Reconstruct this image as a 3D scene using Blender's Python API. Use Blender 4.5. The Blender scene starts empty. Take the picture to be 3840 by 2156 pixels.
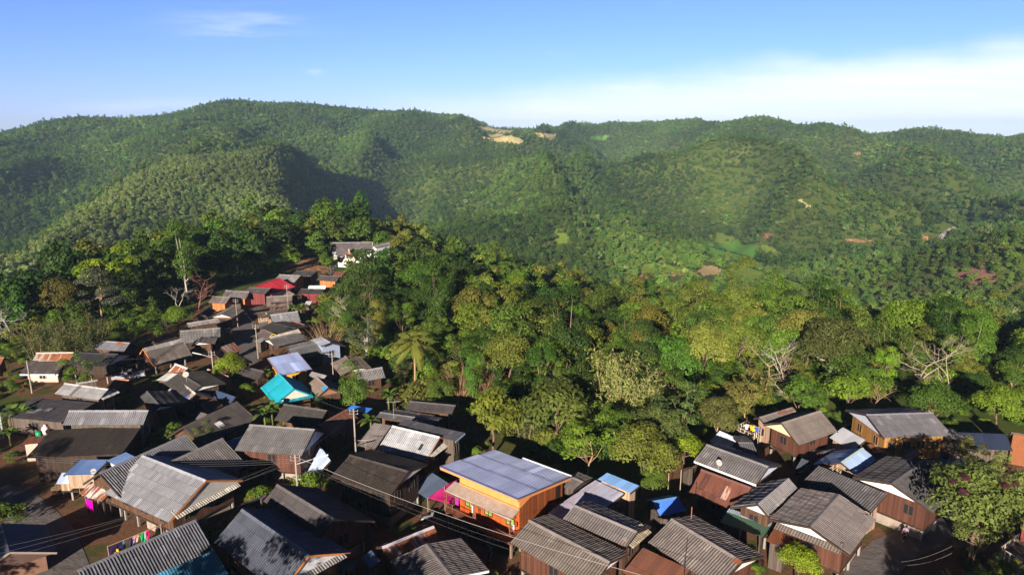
import bpy, math, random
import numpy as np
from mathutils import Vector, Matrix
R = math.radians
random.seed(7); rng = np.random.default_rng(7)
SC = bpy.context.scene
COL = SC.collection
F = 2560.0; CX, CY = 1920.0, 1078.0; PITCH = R(13.0); CAMZ = 42.0
SUN_AZ, SUN_EL = R(198), R(16)
# ---------------------------------------------------------------- camera geometry
CP, SP = math.cos(PITCH), math.sin(PITCH)
def ray(u, v):
    x = (u-CX)/F; y = -(v-CY)/F
    return Vector((x, CP + y*SP, -SP + y*CP))
def at(u, v, z=0.0):
    d = ray(u, v); t = (z-CAMZ)/d.z
    return Vector((d.x*t, d.y*t, z))
def at_r(u, v, r):
    d = ray(u, v); t = r/math.hypot(d.x, d.y)
    return Vector((d.x*t, d.y*t, CAMZ+d.z*t))
def project(p):
    w = p[1]*CP - (p[2]-CAMZ)*SP
    h = p[1]*SP + (p[2]-CAMZ)*CP
    return CX+F*p[0]/w, CY-F*h/w
K = {'K1': (0, 1500, 2.2042), 'K2': (900, 1500, 2.2042), 'K3': (1560, 1500, 2.2042), 'K4': (2300, 1500, 2.2042), 'K5': (2980, 1500, 2.2042),
     'M1': (0, 1180, 2.677), 'M2': (500, 1200, 2.891), 'M3': (900, 1150, 2.629), 'M4': (650, 880, 3.076), 'M6': (1300, 1400, 3.616),
     'O': (1640, 1660, 3.616), 'T': (1180, 880, 7.23), 'G': (0, 0, 0.67057), 'N': (0, 0, 1.0), 'P5': (0, 1880, 5.152), 'Q': (380, 1930, 8.034),
     'V4': (1200, 850, 2.225), 'V5': (1900, 1000, 2.066), 'V6': (2700, 950, 2.2246), 'L5': (0, 780, 2.781), 'H1': (0, 340, 1.9815), 'H3': (2400, 400, 1.789), 'H2': (1200, 380, 1.9815), 'X': (3440, 1560, 2.4263)}
def px(k, x, y):
    a, b, s = K[k]; return a + x/s, b + y/s
# ---------------------------------------------------------------- objects
def tag(o, label=None, cat=None, group=None, kind=None):
    if label: o['label'] = label
    if cat: o['category'] = cat
    if group: o['group'] = group
    if kind: o['kind'] = kind
    return o
def empty(name, loc, rz=0.0, parent=None):
    o = bpy.data.objects.new(name, None); COL.objects.link(o)
    o.location = loc; o.rotation_euler = (0, 0, rz); o.parent = parent
    return o
def link(name, me, parent=None, col=None, loc=None):
    o = bpy.data.objects.new(name, me); COL.objects.link(o); o.parent = parent
    if col: o.color = (col[0], col[1], col[2], 1)
    if loc is not None: o.location = loc
    return o
def mesh_np(name, V, Fc, m=None, uv=None, smooth=False):
    me = bpy.data.meshes.new(name)
    V = np.asarray(V, dtype=np.float32); Fc = np.asarray(Fc, dtype=np.int32)
    n, k = Fc.shape
    me.vertices.add(len(V)); me.vertices.foreach_set('co', V.ravel())
    me.loops.add(n*k); me.loops.foreach_set('vertex_index', Fc.ravel())
    me.polygons.add(n); me.polygons.foreach_set('loop_start', np.arange(0, n*k, k, dtype=np.int32))
    me.polygons.foreach_set('loop_total', np.full(n, k, dtype=np.int32))
    if uv is not None:
        l = me.uv_layers.new(name='UVMap'); l.data.foreach_set('uv', np.asarray(uv, dtype=np.float32)[Fc.ravel()].ravel())
    me.polygons.foreach_set('use_smooth', np.full(n, smooth, dtype=bool))
    me.update(calc_edges=True)
    if m: me.materials.append(m)
    return me
class MB:
    """collects boxes, tubes and quads; build() links them as ONE mesh"""
    def __init__(s): s.v = []; s.f = []
    def quad(s, *p):
        n = len(s.v); s.v += [tuple(q) for q in p]; s.f.append(tuple(range(n, n+len(p)))); return s
    def box(s, c, d, rz=0.0):
        n = len(s.v); ca, sa = math.cos(rz), math.sin(rz)
        for z in (-.5, .5):
            for x, y in ((-.5, -.5), (.5, -.5), (.5, .5), (-.5, .5)):
                X, Y = x*d[0], y*d[1]
                s.v.append((c[0]+X*ca-Y*sa, c[1]+X*sa+Y*ca, c[2]+z*d[2]))
        for q in ((3, 2, 1, 0), (4, 5, 6, 7), (0, 1, 5, 4), (1, 2, 6, 5), (2, 3, 7, 6), (3, 0, 4, 7)):
            s.f.append(tuple(n+i for i in q))
        return s
    def bar(s, a, b, w, h=None, up=(0, 0, 1)):
        a = Vector(a); b = Vector(b); h = h or w
        d = (b-a).normalized(); u = Vector(up)
        if abs(d.dot(u)) > .98: u = Vector((0, 1, 0))
        x = d.cross(u).normalized(); y = x.cross(d).normalized(); n = len(s.v)
        for p in (a, b):
            for i, j in ((-.5, -.5), (.5, -.5), (.5, .5), (-.5, .5)):
                s.v.append(tuple(p + x*(i*w) + y*(j*h)))
        for q in ((3, 2, 1, 0), (4, 5, 6, 7), (0, 1, 5, 4), (1, 2, 6, 5), (2, 3, 7, 6), (3, 0, 4, 7)):
            s.f.append(tuple(n+i for i in q))
        return s
    def tube(s, pts, rad, seg=6, cap=True):
        pts = [Vector(p) for p in pts]
        rad = rad if hasattr(rad, '__len__') else [rad]*len(pts)
        n0 = len(s.v); prev = None
        for i, p in enumerate(pts):
            d = (pts[min(i+1, len(pts)-1)]-pts[max(i-1, 0)]).normalized()
            u = prev if prev is not None else (Vector((0, 0, 1)) if abs(d.z) < .9 else Vector((1, 0, 0)))
            x = d.cross(u).normalized() if d.cross(u).length > 1e-4 else Vector((1, 0, 0)); y = x.cross(d).normalized(); prev = y
            for k in range(seg):
                a = 2*math.pi*k/seg
                s.v.append(tuple(p + x*(math.cos(a)*rad[i]) + y*(math.sin(a)*rad[i])))
        for i in range(len(pts)-1):
            for k in range(seg):
                a = n0+i*seg+k; b = n0+i*seg+(k+1) % seg
                s.f.append((a, b, b+seg, a+seg))
        if cap:
            s.f.append(tuple(n0+k for k in range(seg))[::-1]); e = n0+(len(pts)-1)*seg
            s.f.append(tuple(e+k for k in range(seg)))
        return s
    def lathe(s, c, prof, seg=12):
        n0 = len(s.v)
        for r, z in prof:
            for k in range(seg):
                a = 2*math.pi*k/seg; s.v.append((c[0]+r*math.cos(a), c[1]+r*math.sin(a), c[2]+z))
        for i in range(len(prof)-1):
            for k in range(seg):
                a = n0+i*seg+k; b = n0+i*seg+(k+1) % seg
                s.f.append((a, b, b+seg, a+seg))
        s.f.append(tuple(n0+k for k in range(seg))[::-1]); e = n0+(len(prof)-1)*seg
        s.f.append(tuple(e+k for k in range(seg)))
        return s
    def mesh(s, name, m, smooth=False):
        me = bpy.data.meshes.new(name); me.from_pydata(s.v, [], s.f); me.materials.append(m)
        if smooth: me.polygons.foreach_set('use_smooth', np.full(len(me.polygons), True))
        me.update(); return me
    def build(s, name, m, parent=None, col=None, loc=None, smooth=False):
        return link(name, s.mesh(name, m, smooth), parent, col, loc)
# ---------------------------------------------------------------- materials
def newmat(name):
    m = bpy.data.materials.new(name); m.use_nodes = True; nt = m.node_tree; nt.nodes.clear()
    o = nt.nodes.new('ShaderNodeOutputMaterial')
    return m, nt, o
class NT:
    def __init__(s, nt): s.nt = nt
    def n(s, t, **kw):
        nd = s.nt.nodes.new(t)
        for k, v in kw.items(): setattr(nd, k, v)
        return nd
    def l(s, a, b): s.nt.links.new(a, b)
    def math(s, op, a, b=None, c=None):
        nd = s.n('ShaderNodeMath', operation=op)
        for i, x in enumerate((a, b, c)):
            if x is None: continue
            if hasattr(x, 'is_output'): s.l(x, nd.inputs[i])
            else: nd.inputs[i].default_value = x
        return nd.outputs[0]
    def mix(s, f, a, b, bt='MIX'):
        nd = s.n('ShaderNodeMix', data_type='RGBA', blend_type=bt)
        for x, i in ((f, 0), (a, 6), (b, 7)):
            if hasattr(x, 'is_output'): s.l(x, nd.inputs[i])
            else: nd.inputs[i].default_value = x if i == 0 else (tuple(x)+(1,))[:4]
        return nd.outputs[2]
    def noise(s, vec, scale, detail=3, rough=.55):
        nd = s.n('ShaderNodeTexNoise'); nd.inputs['Scale'].default_value = scale; nd.inputs['Detail'].default_value = detail; nd.inputs['Roughness'].default_value = rough
        if vec is not None: s.l(vec, nd.inputs['Vector'])
        return nd.outputs['Fac']
    def ramp(s, f, a, b):
        nd = s.n('ShaderNodeMapRange', interpolation_type='SMOOTHSTEP'); s.l(f, nd.inputs[0]); nd.inputs[1].default_value = a; nd.inputs[2].default_value = b
        return nd.outputs[0]
    def vscale(s, vec, sc):
        nd = s.n('ShaderNodeVectorMath', operation='MULTIPLY'); s.l(vec, nd.inputs[0]); nd.inputs[1].default_value = sc; return nd.outputs[0]
    def vadd(s, vec, b):
        nd = s.n('ShaderNodeVectorMath', operation='ADD'); s.l(vec, nd.inputs[0])
        if hasattr(b, 'is_output'): s.l(b, nd.inputs[1])
        else: nd.inputs[1].default_value = b
        return nd.outputs[0]
    def bsdf(s, col, rough=.8, spec=.3, metal=0.0, normal=None):
        nd = s.n('ShaderNodeBsdfPrincipled'); nd.inputs['Roughness'].default_value = rough; nd.inputs['Specular IOR Level'].default_value = spec; nd.inputs['Metallic'].default_value = metal
        if hasattr(col, 'is_output'): s.l(col, nd.inputs['Base Color'])
        else: nd.inputs['Base Color'].default_value = tuple(col)+(1,)
        if normal is not None: s.l(normal, nd.inputs['Normal'])
        return nd.outputs[0]
    def bump(s, h, st=.4, dist=.05):
        nd = s.n('ShaderNodeBump'); nd.inputs['Strength'].default_value = st; nd.inputs['Distance'].default_value = dist; s.l(h, nd.inputs['Height']); return nd.outputs[0]

def objcol(t):
    oi = t.n('ShaderNodeObjectInfo'); return oi.outputs['Color'], oi.outputs['Random']
def uv_seeded(t, rnd):
    uv = t.n('ShaderNodeUVMap'); sh = t.n('ShaderNodeCombineXYZ'); t.l(t.math('MULTIPLY', rnd, 137.0), sh.inputs[0]); t.l(t.math('MULTIPLY', rnd, 71.0), sh.inputs[1])
    return uv.outputs[0], t.vadd(uv.outputs[0], sh.outputs[0])
def roof_material(name, wave, row, sheet, streak, stain, rough, spec, rust=0.0, pale=0.0):
    m, nt, o = newmat(name); t = NT(nt)
    c, rnd = objcol(t); uv0, uv = uv_seeded(t, rnd)
    sp = t.n('ShaderNodeSeparateXYZ'); t.l(uv0, sp.inputs[0]); x, y = sp.outputs[0], sp.outputs[1]
    cell = t.n('ShaderNodeCombineXYZ'); t.l(t.math('FLOOR', t.math('DIVIDE', x, sheet)), cell.inputs[0]); t.l(t.math('FLOOR', t.math('DIVIDE', y, row)), cell.inputs[1]); t.l(t.math('MULTIPLY', rnd, 50.0), cell.inputs[2])
    wn = t.n('ShaderNodeTexWhiteNoise'); t.l(cell.outputs[0], wn.inputs[0]); w = wn.outputs[0]
    k = t.math('ADD', t.math('MULTIPLY_ADD', w, .28, .84), t.math('MULTIPLY', t.math('GREATER_THAN', w, .965), .3))
    if name == 'ribbed_metal': k = t.math('MULTIPLY', k, 1.3)
    big = t.noise(uv, .35, 4); fine = t.noise(t.vscale(uv, (5.0, 1.1, 1)), 1.6, 5, .7); speck = t.noise(uv, 7.0, 3, .7)
    k = t.math('MULTIPLY', k, t.math('MULTIPLY_ADD', fine, streak, 1-streak*.5))
    k = t.math('MULTIPLY', k, t.math('MULTIPLY_ADD', big, .7, .65))
    k = t.math('MULTIPLY', k, t.math('SUBTRACT', 1.0, t.math('MULTIPLY', t.ramp(speck, .55, .72), stain)))
    # dirt at the tile laps; trough dirt is darkened further to paint in rib shade
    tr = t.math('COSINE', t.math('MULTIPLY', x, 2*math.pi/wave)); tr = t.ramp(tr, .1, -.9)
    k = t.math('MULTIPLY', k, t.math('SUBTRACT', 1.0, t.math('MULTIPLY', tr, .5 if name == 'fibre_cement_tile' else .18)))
    lap = t.math('FRACT', t.math('DIVIDE', y, row)); lap = t.math('GREATER_THAN', lap, .95)
    k = t.math('MULTIPLY', k, t.math('SUBTRACT', 1.0, t.math('MULTIPLY', lap, .3)))
    kc = t.n('ShaderNodeCombineColor'); [t.l(k, kc.inputs[i]) for i in range(3)]
    col = t.mix(1.0, c, kc.outputs[0], 'MULTIPLY')
    if pale: col = t.mix(t.math('MULTIPLY', t.ramp(speck, .60, .70), pale), col, (.32, .31, .29))
    if rust:
        rn = t.noise(t.vscale(uv, (2.2, .35, 1)), 1.0, 4, .65); rf = t.math('MULTIPLY', t.ramp(t.math('ADD', rn, t.math('MULTIPLY', w, .22)), .52, .62), rust)
        rc = t.mix(fine, (.13, .035, .018), (.33, .12, .05)); col = t.mix(rf, col, rc)
    t.l(t.bsdf(col, rough, spec), o.inputs[0]); return m
M = {}
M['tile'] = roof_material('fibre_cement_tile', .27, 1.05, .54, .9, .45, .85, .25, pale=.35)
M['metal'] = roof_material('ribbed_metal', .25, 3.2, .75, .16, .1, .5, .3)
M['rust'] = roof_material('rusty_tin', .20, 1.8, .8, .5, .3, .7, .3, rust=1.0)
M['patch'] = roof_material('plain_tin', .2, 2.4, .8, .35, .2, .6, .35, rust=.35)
def wood_material(name, plank, vert=True, rough=.75):
    m, nt, o = newmat(name); t = NT(nt); c, rnd = objcol(t)
    tc = t.n('ShaderNodeTexCoord'); sp = t.n('ShaderNodeSeparateXYZ'); t.l(tc.outputs['Object'], sp.inputs[0])
    a = t.math('ADD', sp.outputs[0], sp.outputs[1]) if vert else sp.outputs[2]
    p = t.math('DIVIDE', a, plank); wn = t.n('ShaderNodeTexWhiteNoise', noise_dimensions='2D'); cb = t.n('ShaderNodeCombineXYZ'); t.l(t.math('FLOOR', p), cb.inputs[0]); t.l(rnd, cb.inputs[1]); t.l(cb.outputs[0], wn.inputs[0])
    k = t.math('MULTIPLY_ADD', wn.outputs[0], .6, .65)
    gr = t.noise(t.vscale(tc.outputs['Object'], (6, 6, .6) if vert else (.6, .6, 8)), 1.5, 4)
    k = t.math('MULTIPLY', k, t.math('MULTIPLY_ADD', gr, .8, .6))
    gap = t.math('LESS_THAN', t.math('FRACT', p), .09); k = t.math('MULTIPLY', k, t.math('SUBTRACT', 1.0, t.math('MULTIPLY', gap, .55)))
    kc = t.n('ShaderNodeCombineColor'); [t.l(k, kc.inputs[i]) for i in range(3)]
    t.l(t.bsdf(t.mix(1.0, c, kc.outputs[0], 'MULTIPLY'), rough, .25), o.inputs[0]); return m
M['wood'] = wood_material('weathered_planks', .2)
M['board'] = wood_material('horizontal_boards', .18, False)
def plain_material(name, rough=.8, spec=.25, amt=.5, scale=1.5):
    m, nt, o = newmat(name); t = NT(nt); c, rnd = objcol(t); tc = t.n('ShaderNodeTexCoord')
    n1 = t.noise(tc.outputs['Object'], scale, 5, .65); n2 = t.noise(t.vscale(tc.outputs['Object'], (3, 3, .5)), scale, 3)
    k = t.math('MULTIPLY', t.math('MULTIPLY_ADD', n1, amt, 1-amt*.5), t.math('MULTIPLY_ADD', n2, amt*.7, 1-amt*.35))
    kc = t.n('ShaderNodeCombineColor'); [t.l(k, kc.inputs[i]) for i in range(3)]
    t.l(t.bsdf(t.mix(1.0, c, kc.outputs[0], 'MULTIPLY'), rough, spec), o.inputs[0]); return m
M['paint'] = plain_material('painted_surface')
M['concrete'] = plain_material('rough_concrete', .9, .2, .8, .8)
M['cloth'] = plain_material('woven_cloth', .95, .1, .2)
M['gloss'] = plain_material('glossy_paint', .3, .5, .1)
M['skin'] = plain_material('skin', .6, .3, .1)
M['bark'] = plain_material('bark', .9, .1, .9, 1.2)
def glass_material():
    m, nt, o = newmat('window_glass'); t = NT(nt); c, rnd = objcol(t); t.l(t.bsdf(c, .12, .5), o.inputs[0]); return m
M['glass'] = glass_material()
def leaf_material(name, inst):
    m, nt, o = newmat(name); t = NT(nt)
    if inst: a = t.n('ShaderNodeAttribute', attribute_type='INSTANCER', attribute_name='tint'); c = a.outputs['Color']
    else: c, _ = objcol(t)
    tone = t.n('ShaderNodeAttribute', attribute_name='tone'); k = t.math('MULTIPLY_ADD', tone.outputs['Fac'], .9, .55)
    kc = t.n('ShaderNodeCombineColor'); [t.l(k, kc.inputs[i]) for i in range(3)]
    col = t.mix(1.0, c, kc.outputs[0], 'MULTIPLY')
    b = t.bsdf(col, .6, .18); tr = t.n('ShaderNodeBsdfTranslucent'); t.l(t.mix(1.0, col, (1.25, 1.2, .5), 'MULTIPLY'), tr.inputs[0])
    ms = t.n('ShaderNodeMixShader'); ms.inputs[0].default_value = .28; t.l(b, ms.inputs[1]); t.l(tr.outputs[0], ms.inputs[2]); t.l(ms.outputs[0], o.inputs[0])
    return m
M['leaf'] = leaf_material('leaf', False); M['leaf_far'] = leaf_material('leaf_far', True)
# ---------------------------------------------------------------- terrain (polar height field around the view point)
def PL(*kv): a = np.array(kv, dtype=float).reshape(-1, 2); return a[:, 0], a[:, 1]
def zv(u, v, r):   # u, v in 2576-wide picture units -> ground height at horizontal distance r
    d = ray(u*1.4907, v*1.4907); return CAMZ + d.z*r/math.hypot(d.x, d.y)
SKY = PL(-600,350, -200,345, 0,338, 80,318, 150,303, 250,295, 330,299, 370,295, 420,295, 470,284, 520,267, 580,254, 640,263, 700,264, 750,258, 800,263, 850,269, 900,273, 1000,281, 1080,284, 1150,292, 1200,304, 1235,317, 1300,321, 1390,326,
         1400,321, 1440,314, 1500,317, 1600,316, 1700,306, 1760,308, 1820,308, 1880,297, 1920,294, 1960,304, 2000,318, 2060,319, 2120,316, 2170,335, 2200,342, 2260,331, 2300,324, 2380,333, 2450,345, 2520,350, 2576,342, 2900,335, 3200,340)
V1 = PL(-600,900, 0,880, 300,840, 480,740, 700,690, 760,760, 800,800, 840,870, 900,900, 960,930, 1000,960, 1100,1010, 1300,1100, 1500,1190, 1700,1150, 1850,1050, 2100,1020, 2576,1040, 3200,1040)
L2 = {-600:(250,-30), 0:(230,-20), 300:(240,-8), 600:(265,-2), 880:(295,-1.5), 1100:(285,-12), 1300:(280,-20), 1500:(295,-32), 1800:(300,-38), 2100:(300,-42), 2400:(310,-45), 2576:(290,-42), 3200:(280,-40)}
L3 = {-600:(390,-80), 0:(400,-80), 300:(420,-75), 600:(450,-80), 880:(520,-90), 1100:(480,-75), 1300:(470,-68), 1500:(480,-66), 1800:(515,-66), 2100:(480,-66), 2400:(410,-60), 2576:(390,-54), 3200:(380,-50)}
L4 = {-600:(500,690), 0:(520,652), 100:(580,582), 200:(650,524), 300:(730,468), 400:(800,424), 480:(850,406), 560:(870,404), 640:(870,409), 700:(850,433), 740:(820,485), 800:(800,533), 860:(800,572), 920:(780,590), 1000:(700,575), 1100:(720,555),
      1300:(700,560), 1500:(680,592), 1800:(650,618), 2000:(650,618), 2200:(570,640), 2350:(525,628), 2450:(500,606), 2576:(480,590), 3200:(450,575)}
L5 = {-600:(800,-90), 0:(800,-85), 200:(900,-75), 400:(1000,-55), 560:(1050,-30), 700:(1050,-22), 800:(1000,-55), 900:(950,-88), 1000:(900,-90), 1100:(900,-58), 1300:(900,-42), 1500:(900,-52), 1800:(900,-40), 2000:(900,-40), 2200:(850,-58), 2350:(800,-68), 2450:(800,-72), 2576:(800,-72), 3200:(800,-70)}
L6 = {-600:(1250,440), 0:(1250,430), 200:(1270,420), 400:(1290,395), 600:(1320,350), 800:(1300,395), 900:(1280,430), 1000:(1270,425), 1100:(1270,410), 1300:(1300,415), 1500:(1300,430), 1700:(1250,420), 1900:(1230,395), 2100:(1220,405), 2300:(1250,425), 2576:(1250,440), 3200:(1250,440)}
R7 = PL(-600,1650, 600,1650, 1000,1750, 1235,1900, 1390,1950, 1420,2050, 1750,2050, 1820,1650, 2200,1650, 2576,1700, 3200,1700)
NU, NR = 260, 300
UU = np.linspace(-600, 3200, NU)
RR = np.concatenate([np.linspace(20, 420, 150), np.geomspace(423, 2700, NR-150)])
def tab(L, k): a = sorted(L.items()); return np.interp(UU, [x[0] for x in a], [x[1][k] for x in a])
def gsm(a, s, ax):
    n = int(3*s)+1; k = np.exp(-.5*(np.arange(-n, n+1)/s)**2); k /= k.sum()
    p = [(0, 0)]*a.ndim; p[ax] = (n, n); b = np.pad(a, p, mode='edge')
    return np.apply_along_axis(lambda q: np.convolve(q, k, 'valid'), ax, b)
def pchip(x, y, q):
    h = np.diff(x); d = np.diff(y)/h; m = np.zeros_like(y)
    for i in range(1, len(x)-1):
        if d[i-1]*d[i] > 0:
            w1 = 2*h[i]+h[i-1]; w2 = h[i]+2*h[i-1]; m[i] = (w1+w2)/(w1/d[i-1]+w2/d[i])
    m[0] = d[0]; m[-1] = d[-1]
    i = np.clip(np.searchsorted(x, q)-1, 0, len(x)-2); s = np.clip((q-x[i])/h[i], 0, 1)
    return y[i]*(1+2*s)*(1-s)**2 + m[i]*h[i]*s*(1-s)**2 + y[i+1]*s*s*(3-2*s) + m[i+1]*h[i]*s*s*(s-1)
v1 = np.interp(UU, *V1); v7 = np.interp(UU, *SKY); r7 = np.interp(UU, *R7)
Z = np.zeros((NU, NR)); AZ = np.zeros(NU)
t2 = [tab(L2, 0), tab(L2, 1)]; t3 = [tab(L3, 0), tab(L3, 1)]; t4 = [tab(L4, 0), tab(L4, 1)]; t5 = [tab(L5, 0), tab(L5, 1)]; t6 = [tab(L6, 0), tab(L6, 1)]
REDGE = np.zeros(NU)
for i, u in enumerate(UU):
    d = ray(u*1.4907, 600); AZ[i] = math.atan2(d.x, d.y)
    p1 = at(u*1.4907, v1[i]*1.4907, 0); r1 = math.hypot(p1.x, p1.y); REDGE[i] = r1
    z7 = zv(u, v7[i]+8, r7[i])
    x = np.array([0, r1*.6, r1, r1+25, t2[0][i], t3[0][i], t4[0][i], t5[0][i], t6[0][i], r7[i], r7[i]+450, 4000.])
    x[3] = min(x[3], .5*(r1+t2[0][i]))
    y = np.array([0, 0, 0, -2.2, t2[1][i], t3[1][i], zv(u, t4[1][i], t4[0][i]), t5[1][i], zv(u, t6[1][i], t6[0][i]), z7, z7-130, -200.])
    y[3] = .35*y[4]*(x[3]-x[2])/(x[4]-x[2])*1.2
    Z[i] = pchip(x, y, RR)
fr = np.clip((RR-140)/250, 0, 1)[None, :]
Zs = gsm(Z, 2.0, 0); Z = Z*(1-fr*.5) + Zs*fr*.5
Z = gsm(Z, .7, 0)
# gullies and knolls
def vnoise(x, y, seed):
    r_ = np.random.default_rng(seed); g = r_.random((128, 128))
    xi = np.floor(x).astype(int); yi = np.floor(y).astype(int); fx = x-xi; fy = y-yi
    fx = fx*fx*(3-2*fx); fy = fy*fy*(3-2*fy); G = lambda a, b: g[a % 128, b % 128]
    return (G(xi, yi)*(1-fx)+G(xi+1, yi)*fx)*(1-fy) + (G(xi, yi+1)*(1-fx)+G(xi+1, yi+1)*fx)*fy
AA, RG = np.meshgrid(AZ, RR, indexing='ij'); XX = RG*np.sin(AA); YY = RG*np.cos(AA)
wx = XX+60*vnoise(XX/150, YY/150, 1); wy = YY+60*vnoise(XX/150+9, YY/150, 2)
rd = 1-2*np.abs(vnoise(wx/150, wy/420, 3)-.5); rd2 = 1-2*np.abs(vnoise(wx/62, wy/150, 4)-.5); sm = vnoise(wx/30, wy/30, 5)
amp = np.clip((RG-420)/500, 0, 1)*np.clip((r7[:, None]-RG)/480+.03, .03, 1)
amp = amp*(1-.45*np.clip((420-UU[:, None])/250, 0, 1)); spz = np.exp(-((UU[:, None]-430)/330)**4)*np.clip((RG-440)/80, 0, 1)*np.clip((950-RG)/90, 0, 1); amp = amp*(1-.8*spz)
Z += amp*((rd-.6)*112 + (rd2-.6)*34 + (sm-.5)*5)
Z += np.clip((RG-REDGE[:, None]-10)/80, 0, 1)*np.clip((600-RG)/200, 0, 1)*((rd2-.6)*5)
vm = np.clip((REDGE[:, None]+6-RG)/8, 0, 1); Z *= (1-vm)
Z = np.where(RG < 105, np.minimum(Z, 0)*np.clip((RG-REDGE[:, None])/10, 0, 1), Z)
def H(x, y):
    x = np.asarray(x, float); y = np.asarray(y, float); a = np.arctan2(x, y); r = np.hypot(x, y)
    ia = np.clip(np.interp(a, AZ, np.arange(NU)), 0, NU-1.001); ir = np.clip(np.interp(r, RR, np.arange(NR)), 0, NR-1.001)
    i = ia.astype(int); j = ir.astype(int); fa = ia-i; fq = ir-j
    return Z[i, j]*(1-fa)*(1-fq)+Z[i+1, j]*fa*(1-fq)+Z[i, j+1]*(1-fa)*fq+Z[i+1, j+1]*fa*fq
def hit(u, v, r0=40, r1=2600):   # where a picture ray meets the ground
    d = ray(u, v); hn = math.hypot(d.x, d.y); r = np.concatenate([np.arange(r0, 450, 1.0), np.geomspace(450, r1, 900)])
    x = d.x/hn*r; y = d.y/hn*r; z = CAMZ+d.z/hn*r; g = H(x, y); k = np.nonzero(z <= g)[0]
    if len(k) == 0: return None
    k = k[0]; return Vector((x[k], y[k], g[k]))
# ground mesh: the polar sheet in front, closed by a wide fan behind
a_full = np.concatenate([AZ, np.linspace(AZ[-1], AZ[0]+2*math.pi, 80)[1:-1]]); nb = len(a_full)-NU
zb = np.stack([Z[-1]*(1-w)+Z[0]*w for w in np.linspace(0, 1, nb+2)[1:-1]])
ZF = np.concatenate([Z, zb]); rr = np.concatenate([RR, [3600., 6000.]]); ZF = np.concatenate([ZF, ZF[:, -1:]-100, ZF[:, -1:]-300], 1)
NA, NQ = ZF.shape; aa, rg = np.meshgrid(a_full, rr, indexing='ij')
V = np.stack([rg*np.sin(aa), rg*np.cos(aa), ZF], -1).reshape(-1, 3)
i, j = np.meshgrid(np.arange(NA), np.arange(NQ-1), indexing='ij'); i2 = (i+1) % NA
Fq = np.stack([i*NQ+j, i2*NQ+j, i2*NQ+j+1, i*NQ+j+1], -1).reshape(-1, 4)[:, ::-1]
V = np.concatenate([V, [[0, 0, 0]]]); c0 = len(V)-1
fan = np.stack([np.arange(NA)*NQ, np.full(NA, c0), ((np.arange(NA)+1) % NA)*NQ, ((np.arange(NA)+1) % NA)*NQ], -1)[:, :3]
def ground_material():
    m, nt, o = newmat('forest_soil_and_village_earth'); t = NT(nt); g = t.n('ShaderNodeNewGeometry'); P = g.outputs['Position']
    n1 = t.noise(P, .25, 5, .6); n2 = t.noise(P, 2.2, 4, .65); n3 = t.noise(P, .03, 3)
    earth = t.mix(n2, (.10, .046, .026), (.22, .115, .07)); earth = t.mix(t.ramp(n1, .5, .62), earth, (.07, .075, .022))
    wood = t.mix(n1, (.035, .055, .010), (.10, .125, .025)); wood = t.mix(t.ramp(n3, .55, .7), wood, (.12, .13, .035))
    va = t.n('ShaderNodeAttribute', attribute_name='village')
    col = t.mix(va.outputs['Fac'], wood, earth)
    t.l(t.bsdf(col, .95, .1, normal=t.bump(n2, .5, .12)), o.inputs[0]); return m
me = mesh_np('terrain', V, Fq, ground_material(), smooth=True)
bm_faces = [tuple(q) for q in fan]
at_ = me.attributes.new('village', 'FLOAT', 'POINT')
redge_full = np.concatenate([REDGE, np.full(nb, 60.)])
vill = np.clip((redge_full[:, None]+2-rg)/6, 0, 1).reshape(-1); at_.data.foreach_set('value', np.concatenate([vill, [1.0]]).astype(np.float32))
terrain = link('terrain', me); tag(terrain, kind='structure')
fl = MB(); fl.v = [tuple(V[q*NQ]) for q in range(NA)]+[(0, 0, 0)]; fl.f = [(q, (q+1) % NA, NA) for q in range(NA)]
M['earth'] = me.materials[0]
lw = fl.build('ground', M['earth']); a2 = lw.data.attributes.new('village', 'FLOAT', 'POINT'); a2.data.foreach_set('value', np.ones(NA+1, dtype=np.float32)); tag(lw, kind='structure')
# ---------------------------------------------------------------- light, sky, camera
sun = bpy.data.lights.new('sun', 'SUN'); sun.energy = 5.0; sun.angle = R(.5); sun.color = (1.0, .90, .76)
so = bpy.data.objects.new('sun', sun); COL.objects.link(so)
sdir = Vector((math.sin(SUN_AZ)*math.cos(SUN_EL), math.cos(SUN_AZ)*math.cos(SUN_EL), math.sin(SUN_EL)))
so.rotation_euler = sdir.to_track_quat('Z', 'Y').to_euler(); so.location = sdir*200
W = bpy.data.worlds.new('World'); SC.world = W; W.use_nodes = True; nt = W.node_tree; nt.nodes.clear(); t = NT(nt)
out = t.n('ShaderNodeOutputWorld'); bg = t.n('ShaderNodeBackground')
sky = t.n('ShaderNodeTexSky', sky_type='NISHITA', sun_disc=False, sun_elevation=SUN_EL, sun_rotation=SUN_AZ, air_density=1.0, dust_density=.2, ozone_density=3.5, altitude=900)
tc = t.n('ShaderNodeTexCoord'); sp = t.n('ShaderNodeSeparateXYZ'); t.l(tc.outputs['Generated'], sp.inputs[0])
yy = t.math('MAXIMUM', sp.outputs[1], .05); gx = t.math('DIVIDE', sp.outputs[0], yy); gz = t.math('DIVIDE', sp.outputs[2], yy)
gv = t.n('ShaderNodeCombineXYZ'); t.l(gx, gv.inputs[0]); t.l(gz, gv.inputs[1])
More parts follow.
